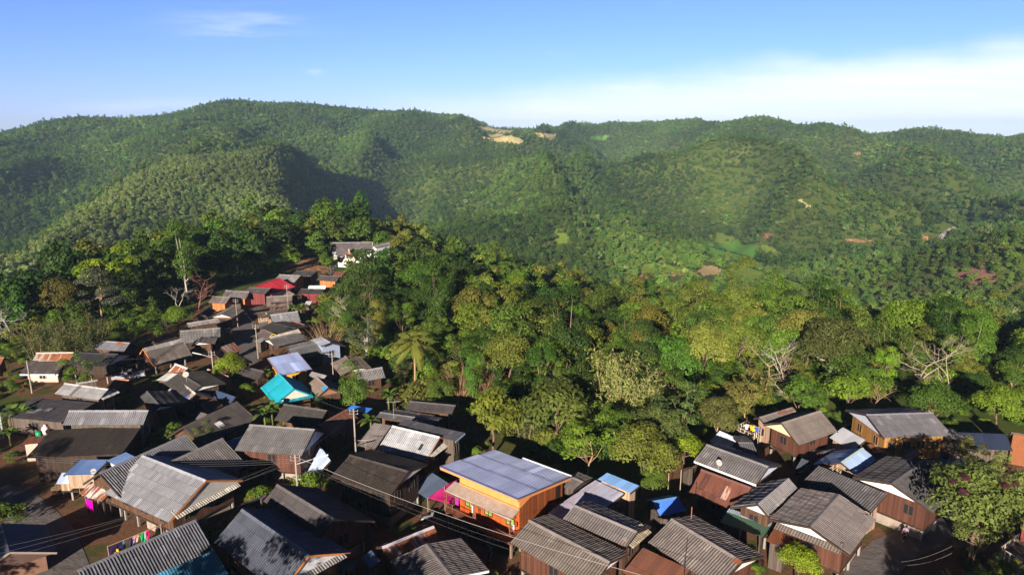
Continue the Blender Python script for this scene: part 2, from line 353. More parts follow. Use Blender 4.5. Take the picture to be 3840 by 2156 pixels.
# a bank of high cloud whose upper edge climbs towards the east
wob = t.noise(t.vscale(gv.outputs[0], (2.2, 5, 1)), 1.4, 5, .6)
edge = t.math('ADD', t.math('MULTIPLY_ADD', gx, .095, .062), t.math('MULTIPLY_ADD', wob, .075, -.0375))
bank = t.ramp(t.math('SUBTRACT', edge, gz), -.012, .042)
stk = t.noise(t.vscale(gv.outputs[0], (1.6, 30, 1)), 1.6, 6, .62)
bank = t.math('MULTIPLY', bank, t.math('MULTIPLY_ADD', stk, 1.1, .24)); bank = t.math('MULTIPLY', bank, t.ramp(gx, -.36, .12))
cir = t.noise(t.vscale(gv.outputs[0], (3.2, 26, 1)), 1.7, 5, .62)
def spot(x, z, w, h):
    a = t.math('POWER', t.math('DIVIDE', t.math('SUBTRACT', gx, x), w), 2.0); b = t.math('POWER', t.math('DIVIDE', t.math('SUBTRACT', gz, z), h), 2.0)
    return t.math('EXPONENT', t.math('MULTIPLY', t.math('ADD', a, b), -1.0))
wis = None
for a in ((-.372, .146, .09, .016), (-.38, .128, .06, .007), (-.30, .205, .02, .006), (-.275, .078, .012, .004), (-.5, .03, .12, .012), (.215, .185, .014, .014), (.305, .245, .012, .012), (.065, .10, .018, .005), (-.33, -.005, .3, .02)):
    q = spot(*a); wis = q if wis is None else t.math('ADD', wis, q)
wis = t.math('MULTIPLY', t.math('MULTIPLY', wis, .28), t.ramp(cir, .38, .66))
mask = t.math('MINIMUM', t.math('ADD', bank, wis), .95)
skc = t.n('ShaderNodeVectorMath', operation='MULTIPLY'); t.l(sky.outputs[0], skc.inputs[0]); skc.inputs[1].default_value = (.98, 1.05, 1.98)
up = t.math('SUBTRACT', 1.0, t.math('MULTIPLY', t.ramp(sp.outputs[2], .17, .5), .88)); up = t.math('MULTIPLY', up, t.math('MULTIPLY_ADD', t.ramp(sp.outputs[1], -.4, .4), .7, .3))  # sky dimmed overhead and behind the camera to cut fill light and deepen shadows
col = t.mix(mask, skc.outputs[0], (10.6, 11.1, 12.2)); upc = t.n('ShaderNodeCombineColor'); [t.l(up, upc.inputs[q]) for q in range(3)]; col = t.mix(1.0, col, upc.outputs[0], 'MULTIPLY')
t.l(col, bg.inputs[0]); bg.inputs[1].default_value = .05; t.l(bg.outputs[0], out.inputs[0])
cam = bpy.data.cameras.new('camera'); cam.sensor_width = 36; cam.lens = 36*F/3840; cam.clip_end = 20000; cam.clip_start = .5
co = bpy.data.objects.new('camera', cam); COL.objects.link(co); co.location = (0, 0, CAMZ); co.rotation_euler = (math.pi/2-PITCH, 0, 0); SC.camera = co
SC.view_settings.view_transform = 'Standard'; SC.view_settings.look = 'None'; SC.view_settings.exposure = 1.1
SC.cycles.max_bounces = 6; SC.cycles.volume_bounces = 0; SC.cycles.transparent_max_bounces = 4
SC.cycles.use_denoising = True
# ---------------------------------------------------------------- houses
GREY = {'pale': (.36, .345, .34), 'light': (.27, .255, .255), 'mid': (.185, .172, .172), 'dark': (.095, .086, .085), 'black': (.05, .045, .045), 'brown': (.15, .125, .11)}
WOOD = {'red': (.098, .038, .024), 'brown': (.095, .048, .028), 'grey': (.105, .078, .064), 'dark': (.045, .027, .019), 'orange': (.42, .15, .05), 'maroon': (.15, .03, .03), 'pale': (.38, .25, .17)}
_post = {}
def post_mesh(h, w, mat):
    k = (round(h, 1), w, mat)
    if k not in _post: _post[k] = MB().box((0, 0, h/2-.3), (w, w, h+.6)).mesh('post', M[mat])
    return _post[k]
SAG = 0.0; SAGK = 1.0
def slope_np(xs, prof, amp, yt, zt, yb, zb, row, lap=.06):
    S = math.hypot(yb-yt, zb-zt); dy, dz = (yb-yt)/S, (zb-zt)/S; n = Vector((0, -dz, dy)); n = n if n.z > 0 else -n
    k = max(1, int(math.ceil(S/row-.2))); rw = S/k; vs = []; fs = []; us = []; nx = len(xs)
    for i in range(k):
        for s, o in ((i*rw, .012), (min((i+1)*rw+(lap if i < k-1 else 0), S+lap), .045)):
            off = amp*prof+o
            sg_ = (.022*np.sin(xs*.9+s*.7+SAG)+.012*np.sin(xs*2.3-s*1.1+2*SAG)+.012*np.sin(xs*7.0+i*2.1))*SAGK
            off = off+sg_; vs.append(np.stack([xs, yt+dy*s+n.y*off, zt+dz*s+n.z*off], -1)); us.append(np.stack([xs, np.full(nx, s if o < .02 else s-.01)], -1))
        b = i*2*nx; a = np.arange(nx-1)+b
        fs.append(np.stack([a, a+1, a+1+nx, a+nx], -1))
    return np.concatenate(vs), np.concatenate(fs), np.concatenate(us)
def wave_profile(x, kind, wave):
    ph = x/wave*2*math.pi
    if kind == 'tile': return np.cos(ph)*.5+.5
    return np.clip(np.cos(ph)*2.2-.9, 0, 1)
WAVE = {'tile': (.27, .075, 1.05), 'metal': (.25, .028, 6.0), 'rust': (.20, .022, 1.8), 'patch': (.2, .02, 2.4)}
def roof_mesh(x0, x1, slopes, mat, dist):
    wv, amp, row = WAVE[mat]; seg = 8 if dist < 85 else (6 if dist < 130 else 4)
    if mat != 'tile' and dist > 120: seg = 4
    n = int((x1-x0)/wv*seg)+2; xs = np.linspace(x0, x1, n); prof = wave_profile(xs, mat, wv)
    vs, fs, us, b = [], [], [], 0
    for (yt, zt, yb, zb) in slopes:
        v, f, u = slope_np(xs, prof, amp, yt, zt, yb, zb, row)
        if yb < yt: f = f[:, ::-1]
        vs.append(v); fs.append(f+b); us.append(u+[[0, 17.3*len(us)]]); b += len(v)
    return mesh_np('roof', np.concatenate(vs), np.concatenate(fs), M[mat], np.concatenate(us), True)
HS = .77
HSC = {'M1': .64, 'M2': .60, 'M3': .64, 'M4': .52, 'M6': .72}
REPORT = []
FOOT = []      # footprints, kept clear of trees
def solve(A, B, base, Cq):
    """half width and drop that put the eave corner where the photograph shows it"""
    e = (B-A).normalized(); n = Vector((e.y, -e.x, 0)); P = A if base == 'a' else B
    d = ray(*Cq); c0 = Vector((0, 0, CAMZ))
    m = Matrix(((n.x, 0, -d.x), (n.y, 0, -d.y), (0, -1, -d.z))); r = c0-P
    try: s = m.inverted() @ r; w, dr = s[0], s[1]
    except Exception: w, dr = 3.0, 1.4
    return w, dr, n
def clampwd(w, dr, P, n, Cq, lo, hi):
    p = math.degrees(math.atan2(dr, abs(w)))
    if lo <= p <= hi and .8 < abs(w) < 9: return w, dr
    tp = math.tan(R(min(max(p, lo), hi))); sg = 1 if w > 0 else -1; best = None
    for q in np.linspace(.8, 8, 120):
        X = P + n*(sg*q); X = Vector((X.x, X.y, P.z-tp*q)); u, v = project(X); e = (u-Cq[0])**2+(v-Cq[1])**2
        if best is None or e < best[0]: best = (e, q)
    return sg*best[1], tp*best[1]
def house(k, ax, ay, bx, by, base, cx, cy, hr, label, mat='tile', col='mid', name='wooden_house', cat='house', back=None, mono=False, fh=None, wall='brown', wm='wood', low=None, board=None, cap=True, gable=None,
          win=1, sheets=(), pent=None, pentcol='light', lo=11, hi=40, ox=.7, oy=.85, bandcol=None, group=None, posts=True, kb=None, wallh=None):
    hr = max(2.3, hr*HSC.get(k, HS))
    Aq, Bq, Cq = px(k, ax, ay), px(kb or k, bx, by), px(k if base == 'a' or not kb else kb, cx, cy)
    A, B = at(*Aq, hr), at(*Bq, hr); w, dr, n = solve(A, B, base, Cq)
    P = A if base == 'a' else B; w0, d0 = w, dr; w, dr = clampwd(w, dr, P, n, Cq, lo if not mono else 4, hi)
    if w < 0: A, B, w, n = B, A, -w, -n; base = 'b' if base == 'a' else 'a'
    # local frame: x along the ridge, y towards the solved eave
    e = (B-A).normalized(); L = (B-A).length; y_ax = n; 
    if e.x*y_ax.y-e.y*y_ax.x < 0: A, B = B, A; e = -e; base = 'b' if base == 'a' else 'a'
    mid = (A+B)/2; rz = math.atan2(e.y, e.x); dist = (mid-Vector((0, 0, CAMZ))).length
    wb, db = (0.0, 0.0) if mono else (w, dr)
    if back:
        bb, ex, ey = back; P2a = at(*Aq, hr); P2b = at(*Bq, hr); P2 = P2a if bb == 'a' else P2b
        w2, d2, n2 = solve(P2a, P2b, bb, px(k, ex, ey)); w2, d2 = clampwd(w2, d2, P2, n2, px(k, ex, ey), lo, hi)
        if (n2*w2).dot(n) < 0: wb, db = abs(w2), d2
    yo = (w-wb)/2; gz = float(H(mid.x, mid.y)); ctr = mid+n*yo
    REPORT.append('%-9s L%5.1f w%5.1f/%4.1f d%4.1f/%4.1f pitch%5.1f eave%5.1f dist%6.1f raw(%.1f,%.1f) %s' % (k, L, w, wb, dr, db, math.degrees(math.atan2(dr, w)), hr-dr, dist, w0, d0, label[:40]))
    global SAG, SAGK; SAG = mid.x*1.7+mid.y*.9; SAGK = {'tile': 1.0, 'rust': 1.2, 'patch': .8}.get(mat, .25)
    rt = empty(name, (mid.x, mid.y, 0), rz); tag(rt, label, cat, group)
    FOOT.append((mid.x, mid.y, rz, L/2, -wb, w))
    c = GREY.get(col, col) if isinstance(col, str) else col
    if mat == 'tile': hj = random.Random(int(ax*7+by)); wj = hj.uniform(-.09, .09); bj = hj.uniform(.88, 1.1); c = (c[0]*.90*bj*(1+wj), c[1]*.86*bj, c[2]*.88*bj*(1-wj))
    x0, x1 = -L/2, L/2; zt = lambda y: hr-dr/w*y if y >= 0 else hr-db/max(wb, .01)*(-y)
    sl = [(0, hr, w, hr-dr)] + ([] if wb == 0 else [(0, hr, -wb, hr-db)])
    rf = link('roof', roof_mesh(x0, x1, sl, mat, dist), rt, c)
    if cap and wb > 0:
        m = MB(); a1, a2 = math.atan2(dr, w), math.atan2(db, wb); q = .28
        nseg = max(2, int(L/1.1))
        for i in range(nseg):
            xa, xb = x0+L*i/nseg, x0+L*(i+1)/nseg+.06; o = .08
            for sg, a in ((1, a1), (-1, a2)):
                y1, z1 = sg*q*math.cos(a), -q*math.sin(a)
                m.quad((xa, 0, hr+o+.02), (xb, 0, hr+o+.05), (xb, y1, hr+z1+o+.03), (xa, y1, hr+z1+o))
        m.build('ridge_cap', M['concrete' if mat == 'tile' else 'paint'], rf, tuple(min(.5, q*1.25+.015) for q in c))
    for (u0, v0, u1, v1_, sm, sc) in sheets:   # odd sheets let into the near slope, as fractions of length and slope
        wv, amp, row = WAVE[sm]; xs = np.linspace(x0+u0*L, x0+u1*L, max(8, int((u1-u0)*L/wv*6))); pr = wave_profile(xs, sm, wv)
        v, f, uu = slope_np(xs, pr, amp, v0*w, hr-v0*dr, v1_*w, hr-v1_*dr, 9.0, 0.0)
        link('roof_sheet', mesh_np('roof_sheet', v+[[0, 0, .075]], f, M[sm], uu, True), rf, sc)
    bc = board if board is not None else WOOD['dark']
    for xx in (x0, x1):
        for (yt, z0_, yb, z1_) in sl:
            MB().bar((xx, yt, hr-.06), (xx, yb, z1_-.06), .05, .2).build('bargeboard', M['paint'], rt, bc)
    if bandcol: MB().bar((x0, w+.03, hr-dr-.08), (x1, w+.03, hr-dr-.08), .05, .24).build('fascia_board', M['paint'], rt, bandcol)
    # body
    xa, xb = x0+ox, x1-ox; yf = w-min(oy, w*.3); yb = (-(wb-min(oy, wb*.3))) if wb > 0 else min(.3, w*.2)
    if fh is None: fh = 1.5 if hr > 4.3 else 0.0
    wc = WOOD.get(wall, wall) if isinstance(wall, str) else wall
    tz = lambda y: zt(y)-.07
    if wall is not None:
        m = MB(); lowest = min(tz(yf), tz(yb))
        wb0 = fh if wallh is None else max(fh, lowest-wallh)
        m.quad((xb, yf, wb0), (xa, yf, wb0), (xa, yf, tz(yf)), (xb, yf, tz(yf)))
        m.quad((xa, yb, wb0), (xb, yb, wb0), (xb, yb, tz(yb)), (xa, yb, tz(yb)))
        for xx, s in ((xa, 1), (xb, -1)):
            p = [(xx, yf, wb0), (xx, yb, wb0), (xx, yb, lowest), (xx, yf, lowest)]; m.quad(*(p if s > 0 else p[::-1]))
        m.build('wall', M[wm], rt, wc)
        gc = gable if gable is not None else tuple(q*.9 for q in wc)
        for xx, s in ((xa, 1), (xb, -1)):
            if gable is not None and wb > 0:
                xg = x0+.14 if s > 0 else x1-.14; zl = max(tz(w-.06), tz(-wb+.06)); ya = (hr-.07-zl)/max(dr/w, .01); yb2 = -(hr-.07-zl)/max(db/wb, .01); p = [(xg, ya, zl), (xg, yb2, zl), (xg, 0, hr-.07)]
            else: p = [(xx, yf, lowest), (xx, yb, lowest), (xx, yb, tz(yb))]+([(xx, 0, hr-.07)] if wb > 0 else [])+[(xx, yf, tz(yf))]
            q = []
            for z in p:
                if not q or (Vector(z)-Vector(q[-1])).length > .02: q.append(z)
            if gable is not None and wb > 0:
                pw_ = [(xx, yf, lowest), (xx, yb, lowest), (xx, 0, hr-.09)]; MB().quad(*(pw_ if s > 0 else pw_[::-1])).build('inner_gable', M[wm], rt, wc)
            if len(q) >= 3: MB().quad(*(q if s > 0 else q[::-1])).build('gable_panel', M['paint' if gable is not None else wm], rt, gc)
        if fh > .5:
            MB().box(((xa+xb)/2, (yf+yb)/2, fh-.1), (xb-xa+.1, yf-yb+.1, .18)).build('floor_deck', M['wood'], rt, WOOD['dark'])
        cv = (Vector((0, 0, CAMZ))-mid); cx_ = cv.x*e.x+cv.y*e.y; cy_ = cv.x*n.x+cv.y*n.y
        hw = min(tz(yf), tz(yb))-wb0
        if dist < 165 and hw > 1.5 and win:
            ends = []
            fx = xb if cx_ > 0 else xa; s = 1 if cx_ > 0 else -1
            for i in range(win):
                f_ = (i+.5)/win
                if cy_ > 0: ends.append(((xa+(xb-xa)*f_, yf+.03, wb0+hw*.55), (1.1, .07, min(1.1, hw*.5)), 0))
                if i < 2: ends.append(((fx+s*.03, yb+(yf-yb)*(i+.5)/min(win, 2), wb0+hw*.55), (.07, 1.0, min(1.1, hw*.5)), 1))
            for (p, d, sd) in ends:
                m = MB(); t_ = .09; a, b, c_ = d
                if sd == 0:
                    for q in ((-a/2, 0), (a/2, 0), (0, 0)): m.box((p[0]+q[0], p[1], p[2]), (t_, b, c_))
                    for q in (-c_/2, c_/2): m.box((p[0], p[1]+.003, p[2]+q), (a+t_, b, t_))
                else:
                    for q in (-b/2, b/2, 0): m.box((p[0], p[1]+q, p[2]), (a, t_, c_))
                    for q in (-c_/2, c_/2): m.box((p[0]+s*.003, p[1], p[2]+q), (a, b+t_, t_))
                fr_ = m.build('window', M['paint'], rt, tuple(min(.5, q*.8+.01) for q in wc))
                MB().box((p[0]-(s*.02 if sd else 0), p[1]-(0 if sd else .02), p[2]), (.03 if sd else a, b if sd else .03, c_)).build('pane', M['glass'], fr_, (.02, .022, .025))
    if posts:
        ph = fh if (fh > .5 and wall is not None) else None
        npx = max(2, int(round((xb-xa)/2.9))+1)
        if ph or wall is None:
            for i in range(npx):
                for yy_ in (yf-.12, yb+.12):
                    hh = ph-.19 if ph else tz(yy_)-.05
                    o = link('post', post_mesh(hh, .2 if ph else .14, 'concrete' if ph else 'wood'), rt, (.28, .25, .23) if ph else WOOD['grey']); o.location = (xa+.12+(xb-xa-.24)*i/(npx-1), yy_, 0)
        if ph and dist < 130:
            lw_ = low if low is not None else (.30, .24, .20)
            xm = xa+(xb-xa)*.55
            m = MB(); y2 = yf-.35; y1 = yb+.3
            m.box(((xa+.3+xm)/2, (y1+y2)/2, (ph-.22)/2), (xm-xa-.3, y2-y1, ph-.26)); m.build('lower_wall', M['concrete'], rt, lw_)
    if pent:   # the small skirt roof across a gable end
        for q in pent:
            xe, s = ((xb, 1) if (q == 'x') == ((Vector((0, 0, CAMZ))-mid).dot(e) > 0) else (xa, -1)); y0_, y1_ = yb-.2, yf+.2; zz = min(tz(yf), tz(yb))+.25
            xs = np.linspace(y0_, y1_, max(10, int((y1_-y0_)/.27*6))); pr = wave_profile(xs, 'tile', .27)
            v, f, uu = slope_np(xs, pr, .05, 0, zz, 1.15, zz-.5, 3.0); v2 = np.stack([xe+s*(v[:, 1]-.02), v[:, 0], v[:, 2]], -1)
            link('pent_roof', mesh_np('pent_roof', v2, f if s < 0 else f[:, ::-1], M['tile'], uu, True), rt, GREY.get(pentcol, pentcol) if isinstance(pentcol, str) else pentcol)
    return rt, dict(mid=mid, rz=rz, L=L, w=w, wb=wb, hr=hr, dr=dr)
def shed(*a, **kw):
    kw.setdefault('name', 'tin_shed'); kw.setdefault('cat', 'shed'); kw.setdefault('mat', 'metal'); kw.setdefault('fh', 0.0); kw.setdefault('win', 0); kw.setdefault('wall', 'grey'); kw.setdefault('ox', .3); kw.setdefault('oy', .3)
    return house(*a, **kw)
BLUE = (.24, .31, .52); BLUE2 = (.10, .24, .62); ZINC = (.40, .43, .50); TEAL = (.012, .26, .34); RUST = (.26, .13, .09); RUSTP = (.42, .33, .29); MAROON = (.10, .04, .034); CREAM = (.55, .50, .44); WHITE = (.62, .62, .62); ORG = (.50, .19, .06); NAVY = (.035, .05, .09)
REDT = (.62, .04, .06)
# --- bottom left
G1 = house('K1', 1180, 460, 1705, 665, 'a', 870, 775, 7.4, 'big stilt house with a pale grey tiled roof and orange bargeboards above the dirt yard', col=(.30, .285, .29), back=('b', 2005, 662), board=ORG, pent='x', gable=(.5, .48, .46), wall='brown', pentcol=CREAM, win=3)
house('K1', 640, 1410, 1620, 990, 'b', 1800, 1300, 6.0, 'dark tiled roof with a pale ridge line beside the hanging laundry', col=(.13, .125, .135), fh=0)
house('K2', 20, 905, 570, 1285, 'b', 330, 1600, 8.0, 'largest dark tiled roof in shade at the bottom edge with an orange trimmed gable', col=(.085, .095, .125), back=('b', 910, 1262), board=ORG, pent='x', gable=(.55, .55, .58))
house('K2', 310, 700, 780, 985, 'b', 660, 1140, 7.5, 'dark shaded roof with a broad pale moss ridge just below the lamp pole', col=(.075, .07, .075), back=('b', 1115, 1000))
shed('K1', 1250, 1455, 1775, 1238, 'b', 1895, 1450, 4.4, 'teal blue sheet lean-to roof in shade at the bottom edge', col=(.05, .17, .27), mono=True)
house('K1', 10, 1020, 80, 1255, 'b', 470, 1258, 4.6, 'low shed at the road bend with a navy sheet roof and rusty patchwork gable', mat='metal', col=(.022, .026, .05), name='tin_shed', cat='shed', fh=0, wall=(.24, .13, .09), wm='concrete', board=(.33, .26, .22), gable=(.12, .07, .06), win=0)
house('K1', 820, 605, 1530, 290, 'b', 1700, 470, 7.0, 'long tiled roof with bold light ribs behind the big pale grey roof', col=(.22, .205, .21))
house('K1', 1385, 520, 1840, 315, 'b', 2050, 540, 7.0, 'gabled ribbed roof half in shade with an orange rafter end, beside the lamp pole', col=(.21, .195, .195), board=ORG)
house('K1', 575, 90, 1230, 88, 'b', 1185, 208, 8.0, 'long grey upper roof standing over a wide black lean-to roof', col=(.25, .235, .235), wall='grey')
house('K1', 430, 248, 1175, 214, 'a', 205, 487, 5.6, 'wide black lean-to roof with yellow lichen at the road side', col=(.085, .075, .068), mono=True, wall='dark', fh=0, name='lean_to', cat='lean-to')
house('M1', 650, 690, 1090, 750, 'b', 990, 862, 7.2, 'cream tiled roof with one dark stripe and a scalloped gable skirt', col=(.40, .375, .355), wall='grey', pent='x', gable=(.4, .42, .5), pentcol=(.62, .62, .64), sheets=((.60, .0, .66, 1, 'tile', (.16, .15, .15)),))
house('M1', 345, 832, 960, 885, 'b', 605, 1066, 5.2, 'dark tiled lower roof with two pale sheets beside the banana plants', col=(.115, .105, .115), mono=True, fh=0, wall='grey', sheets=((.42, .45, .5, .6, 'tile', (.3, .29, .3)), (.56, .5, .7, .75, 'tile', (.3, .29, .3))), name='lean_to', cat='lean-to')
house('M1', 965, 262, 1305, 285, 'b', 1250, 370, 6.5, 'grey roof with a rusty ridge patch below the bamboo thicket', col=(.22, .2, .21), back=('b', 1420, 330), sheets=((.08, 0, .35, .35, 'rust', MAROON),))
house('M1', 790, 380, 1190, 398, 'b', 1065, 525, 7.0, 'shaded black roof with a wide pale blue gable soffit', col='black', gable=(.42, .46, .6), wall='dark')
house('M1', 370, 385, 745, 380, 'b', 705, 460, 6.0, 'house with a rust red streaked roof over a pale pink walled lean-to', mat='rust', col=(.42, .34, .30), fh=0, gable=(.2, .28, .5), wall=(.45, .33, .28), wm='paint')
house('M1', 290, 470, 668, 470, 'b', 585, 598, 4.8, 'dark tiled lean-to with pink lit walls and a pale blue eave', col='dark', mono=True, fh=0, wall=(.5, .36, .30), wm='paint', bandcol=(.5, .58, .7), name='lean_to', cat='lean-to')
house('M1', -70, 430, 45, 430, 'b', 35, 520, 5.0, 'small dull red roof cut off by the picture edge', mat='rust', col=(.2, .07, .06), fh=0, name='tin_shed', cat='shed', win=0)
house('M1', 1165, 642, 1300, 658, 'b', 1215, 745, 3.8, 'small hut with a bright rust orange roof half', mat='rust', col=(.38, .16, .10), fh=0, name='tin_shed', cat='shed', win=0)
house('M1', 1480, 770, 1605, 912, 'b', 1530, 972, 6.2, 'charcoal roofed house whose white gable faces the viewer', col=(.062, .056, .052), gable=(.72, .70, .68), back=('b', 1840, 912), wall='red', lo=9)
house('M2', 105, 312, 520, 207, 'a', 215, 497, 7.4, 'big grey ribbed roof with a bright upper band over brick red walls', col=(.20, .185, .18), wall='red', board=(.6, .22, .06), sheets=((0, 0, 1, .22, 'tile', (.36, .34, .33)),))
house('M2', 500, 575, 735, 715, 'a', 330, 692, 6.5, 'charcoal roof with a satellite dish and a shaded white gable', col=(.066, .06, .056), gable=(.6, .62, .68), back=('b', 1000, 685), lo=9)
house('M2', 500, 662, 680, 800, 'a', 378, 765, 5.6, 'house roofed with a patchwork of blue, red and wood coloured sheets', mat='patch', col=(.42, .37, .34), back=('b', 882, 850), fh=0, wall='brown',
      sheets=((.1, .38, .3, .72, 'metal', (.06, .12, .5)), (.36, .1, .52, .5, 'metal', (.07, .13, .55)), (.56, .05, .68, .5, 'metal', (.09, .2, .55)), (.42, .5, .6, .8, 'patch', (.22, .10, .09)), (.62, .45, .76, .85, 'metal', (.07, .14, .55)), (.80, .45, .92, .85, 'metal', (.02, .26, .45)), (.52, .62, .6, .95, 'metal', (.42, .05, .07))))
shed('M2', 365, 575, 500, 582, 'a', 240, 652, 3.8, 'cream sheet shed roof below the brick red house', col=(.55, .53, .5), mono=True)
shed('M2', 455, 475, 590, 525, 'a', 375, 572, 4.6, 'shed with pink and white streaked tin sheets', mat='rust', col=(.62, .57, .56), mono=False)
shed('M2', 810, 535, 1035, 615, 'a', 768, 577, 4.4, 'shed with orange rusted tin sheets behind the charcoal roof', mat='rust', col=(.40, .24, .16))
shed('M2', 715, 925, 890, 848, 'b', 975, 930, 4.6, 'maroon sheet roof with thin white seams beside the patchwork roof', mat='patch', col=MAROON)
house('M2', 540, 1160, 1125, 885, 'b', 1335, 1075, 7.0, 'wide dark brown ribbed roof with one white skylight sheet', col=(.105, .088, .08), sheets=((.5, .42, .6, .68, 'tile', (.7, .68, .66)),))
house('K2', 85, 205, 620, 245, 'b', 510, 465, 7.6, 'grey roof crossed by a pointed gable shadow, white gable towards the street lamp', col=(.22, .205, .195), gable=(.62, .64, .72), wall='red', back=('b', 715, 265))
house('M2', 1580, 580, 1740, 745, 'a', 1378, 738, 7.0, 'house with a bright teal roof and a teal hipped porch', mat='metal', col=TEAL, back=('b', 1990, 835), wall='brown', gable=(.55, .5, .42), board=TEAL, pent='x', pentcol=TEAL)
house('M2', 1450, 412, 1782, 348, 'b', 1937, 532, 6.8, 'yellow walled house under one tilted lavender blue sheet roof', mat='metal', col=(.30, .36, .60), mono=True, wall=(.62, .33, .04), wm='paint', board=(.2, .07, .06), fh=0)
house('M2', 1115, 383, 1205, 440, 'a', 1035, 437, 5.0, 'small house with a brick red rusted hip roof beside the round green tree', mat='rust', col=(.34, .11, .08), fh=0, gable=(.4, .38, .38))
shed('M2', 945, 295, 1085, 240, 'b', 1168, 333, 4.6, 'shed roof of brown tin with pale stripes at the lane', mat='rust', col=RUSTP, mono=True)
shed('M2', 880, 372, 945, 315, 'b', 1040, 400, 4.0, 'dark tin lean-to next to the striped brown shed', mat='rust', col=(.09, .07, .07), mono=True)
house('M4', 320, 1180, 285, 1240, 'b', 212, 1287, 6.4, 'grey gabled house with a white pediment facing the lane pole', col=(.14, .13, .125), gable=(.72, .71, .70), back=('b', 480, 1245), lo=9)
house('M4', 78, 1112, 545, 1075, 'b', 548, 1222, 7.4, 'broad upright grey ribbed roof in front of the red hipped roof', col=(.18, .165, .155), wall='dark')
shed('M4', 550, 1090, 655, 1078, 'b', 668, 1128, 5.0, 'short grey tiled roof wing ending at the lane', mat='tile', col='mid', mono=True)
house('M4', 160, 1025, 515, 968, 'a', 175, 1072, 6.4, 'grey ribbed roof peeping out behind the red hipped roof', col='light')
house('M4', 690, 836, 555, 915, 'b', 398, 958, 6.5, 'brown roofed house with a long cream pediment and a white window', col=(.17, .145, .125), gable=(.72, .66, .54), back=('b', 695, 955), wall='brown', lo=8)
house('M4', 415, 838, 320, 905, 'b', 235, 965, 5.6, 'narrow house with a dark gabled roof and wooden shutters beside the cream pediment', col='dark', back=('b', 400, 945), gable=(.3, .22, .18), wall='grey')
house('M4', 455, 712, 655, 725, 'a', 402, 790, 6.2, 'grey roofed house with glowing orange plank walls', col=(.17, .155, .15), wall='orange')
house('M4', 605, 645, 880, 660, 'b', 835, 745, 6.6, 'long slate grey roof beside the big crimson roof', col=(.16, .15, .16), wall='orange', lo=9)
house('M4', 880, 612, 1125, 622, 'b', 1060, 685, 7.2, 'tall maroon walled house touching the crimson roof', col=(.15, .14, .145), wall='maroon')
house('M4', 935, 598, 1220, 502, 'b', 1405, 598, 7.6, 'large house with a flat crimson metal roof and white fascia', mat='metal', col=REDT, wall=(.5, .5, .52), wm='paint', bandcol=(.5, .55, .75), lo=6)
house('M4', 1225, 462, 1470, 475, 'b', 1400, 555, 7.0, 'light grey roof rising behind the crimson roof', col='light', wall='orange')
house('M4', 1420, 420, 1650, 430, 'b', 1590, 472, 6.6, 'dark slate roof at the edge of the red earth clearing', col='dark')
house('M4', 1690, 470, 1920, 485, 'b', 1880, 545, 6.4, 'dark roofed house with orange walls below the temple path', col='dark', wall='orange', back=('b', 1965, 500), gable=(.25, .32, .5))
shed('M4', 1562, 590, 1760, 590, 'a', 1560, 627, 3.6, 'low white sheet roof among the upper houses', col=WHITE, mono=True)
house('M4', 1475, 626, 1745, 630, 'a', 1435, 682, 6.0, 'dark roofed house with deep red walls and a white window', col=(.085, .08, .085), wall=(.16, .025, .03), wm='board')
house('M4', 1072, 718, 1370, 700, 'b', 1378, 764, 6.2, 'brown striped ribbed roof next to the upper lane', col=(.19, .15, .135))
house('M4', 1130, 785, 1365, 768, 'a', 1135, 832, 4.4, 'lower grey ribbed roof with pale tin at one end', col='mid', fh=0, mono=True, name='lean_to', cat='lean-to')
house('M4', 1330, 655, 1400, 690, 'a', 1270, 702, 5.6, 'little brown gable roof in front of the crimson house', col='brown', fh=0, win=0)
house('M4', 955, 905, 1295, 856, 'a', 990, 965, 5.8, 'dark ribbed roof with one white spot at the lane corner', col='brown', sheets=((.68, .3, .73, .5, 'metal', WHITE),), fh=0, wall='pale')
house('M4', 1115, 928, 1430, 885, 'b', 1392, 982, 5.6, 'light grey ribbed roof overlapping the dark one at the lane corner', col='light', fh=0)
house('M4', 1130, 1018, 1410, 1080, 'b', 1250, 1135, 6.2, 'smooth black roof behind the cream strip roof', col=(.058, .053, .05), lo=8)
house('M4', 1370, 993, 1520, 1043, 'b', 1470, 1087, 5.2, 'purple brown tin roof beside the dry bamboo', mat='patch', col=(.15, .065, .06), fh=0, back=('b', 1635, 1098))
shed('M4', 1098, 1180, 1440, 1087, 'b', 1467, 1132, 6.6, 'cream white strip of roof above the grey roof with plank walls', mat='patch', col=(.66, .61, .53), mono=True)
house('M4', 1105, 1210, 1465, 1135, 'b', 1550, 1217, 6.6, 'dark grey ribbed roof with sunlit brown plank walls at the lane', col=(.155, .145, .14), wall='brown', gable=(.6, .6, .62))
house('M4', 1310, 1287, 1620, 1212, 'b', 1645, 1245, 6.6, 'narrow ribbed roof squeezed between two grey roofs', col='mid', mono=True)
house('M4', 1330, 1327, 1690, 1245, 'b', 1785, 1362, 6.3, 'long grey ribbed roof just above the lavender blue roof', col=(.20, .19, .175), wall='red')
house('M3', 790, 295, 895, 355, 'b', 795, 385, 6.2, 'house by the forest with one pale grey and one black roof slope', mat='metal', col=(.32, .34, .40), back=('b', 1040, 388), wall=(.25, .3, .42), wm='paint', lo=9)
house('M3', 1040, 488, 1143, 603, 'b', 990, 682, 5.8, 'brownish grey gabled roof at the forest edge with a cream pediment', col=(.17, .145, .125), back=('b', 1292, 602), gable=(.65, .6, .55))
house('M3', 1135, 645, 1402, 598, 'b', 1430, 702, 4.8, 'grey ribbed lower roof at the forest edge with a teal corner', col=(.21, .195, .19), fh=0)
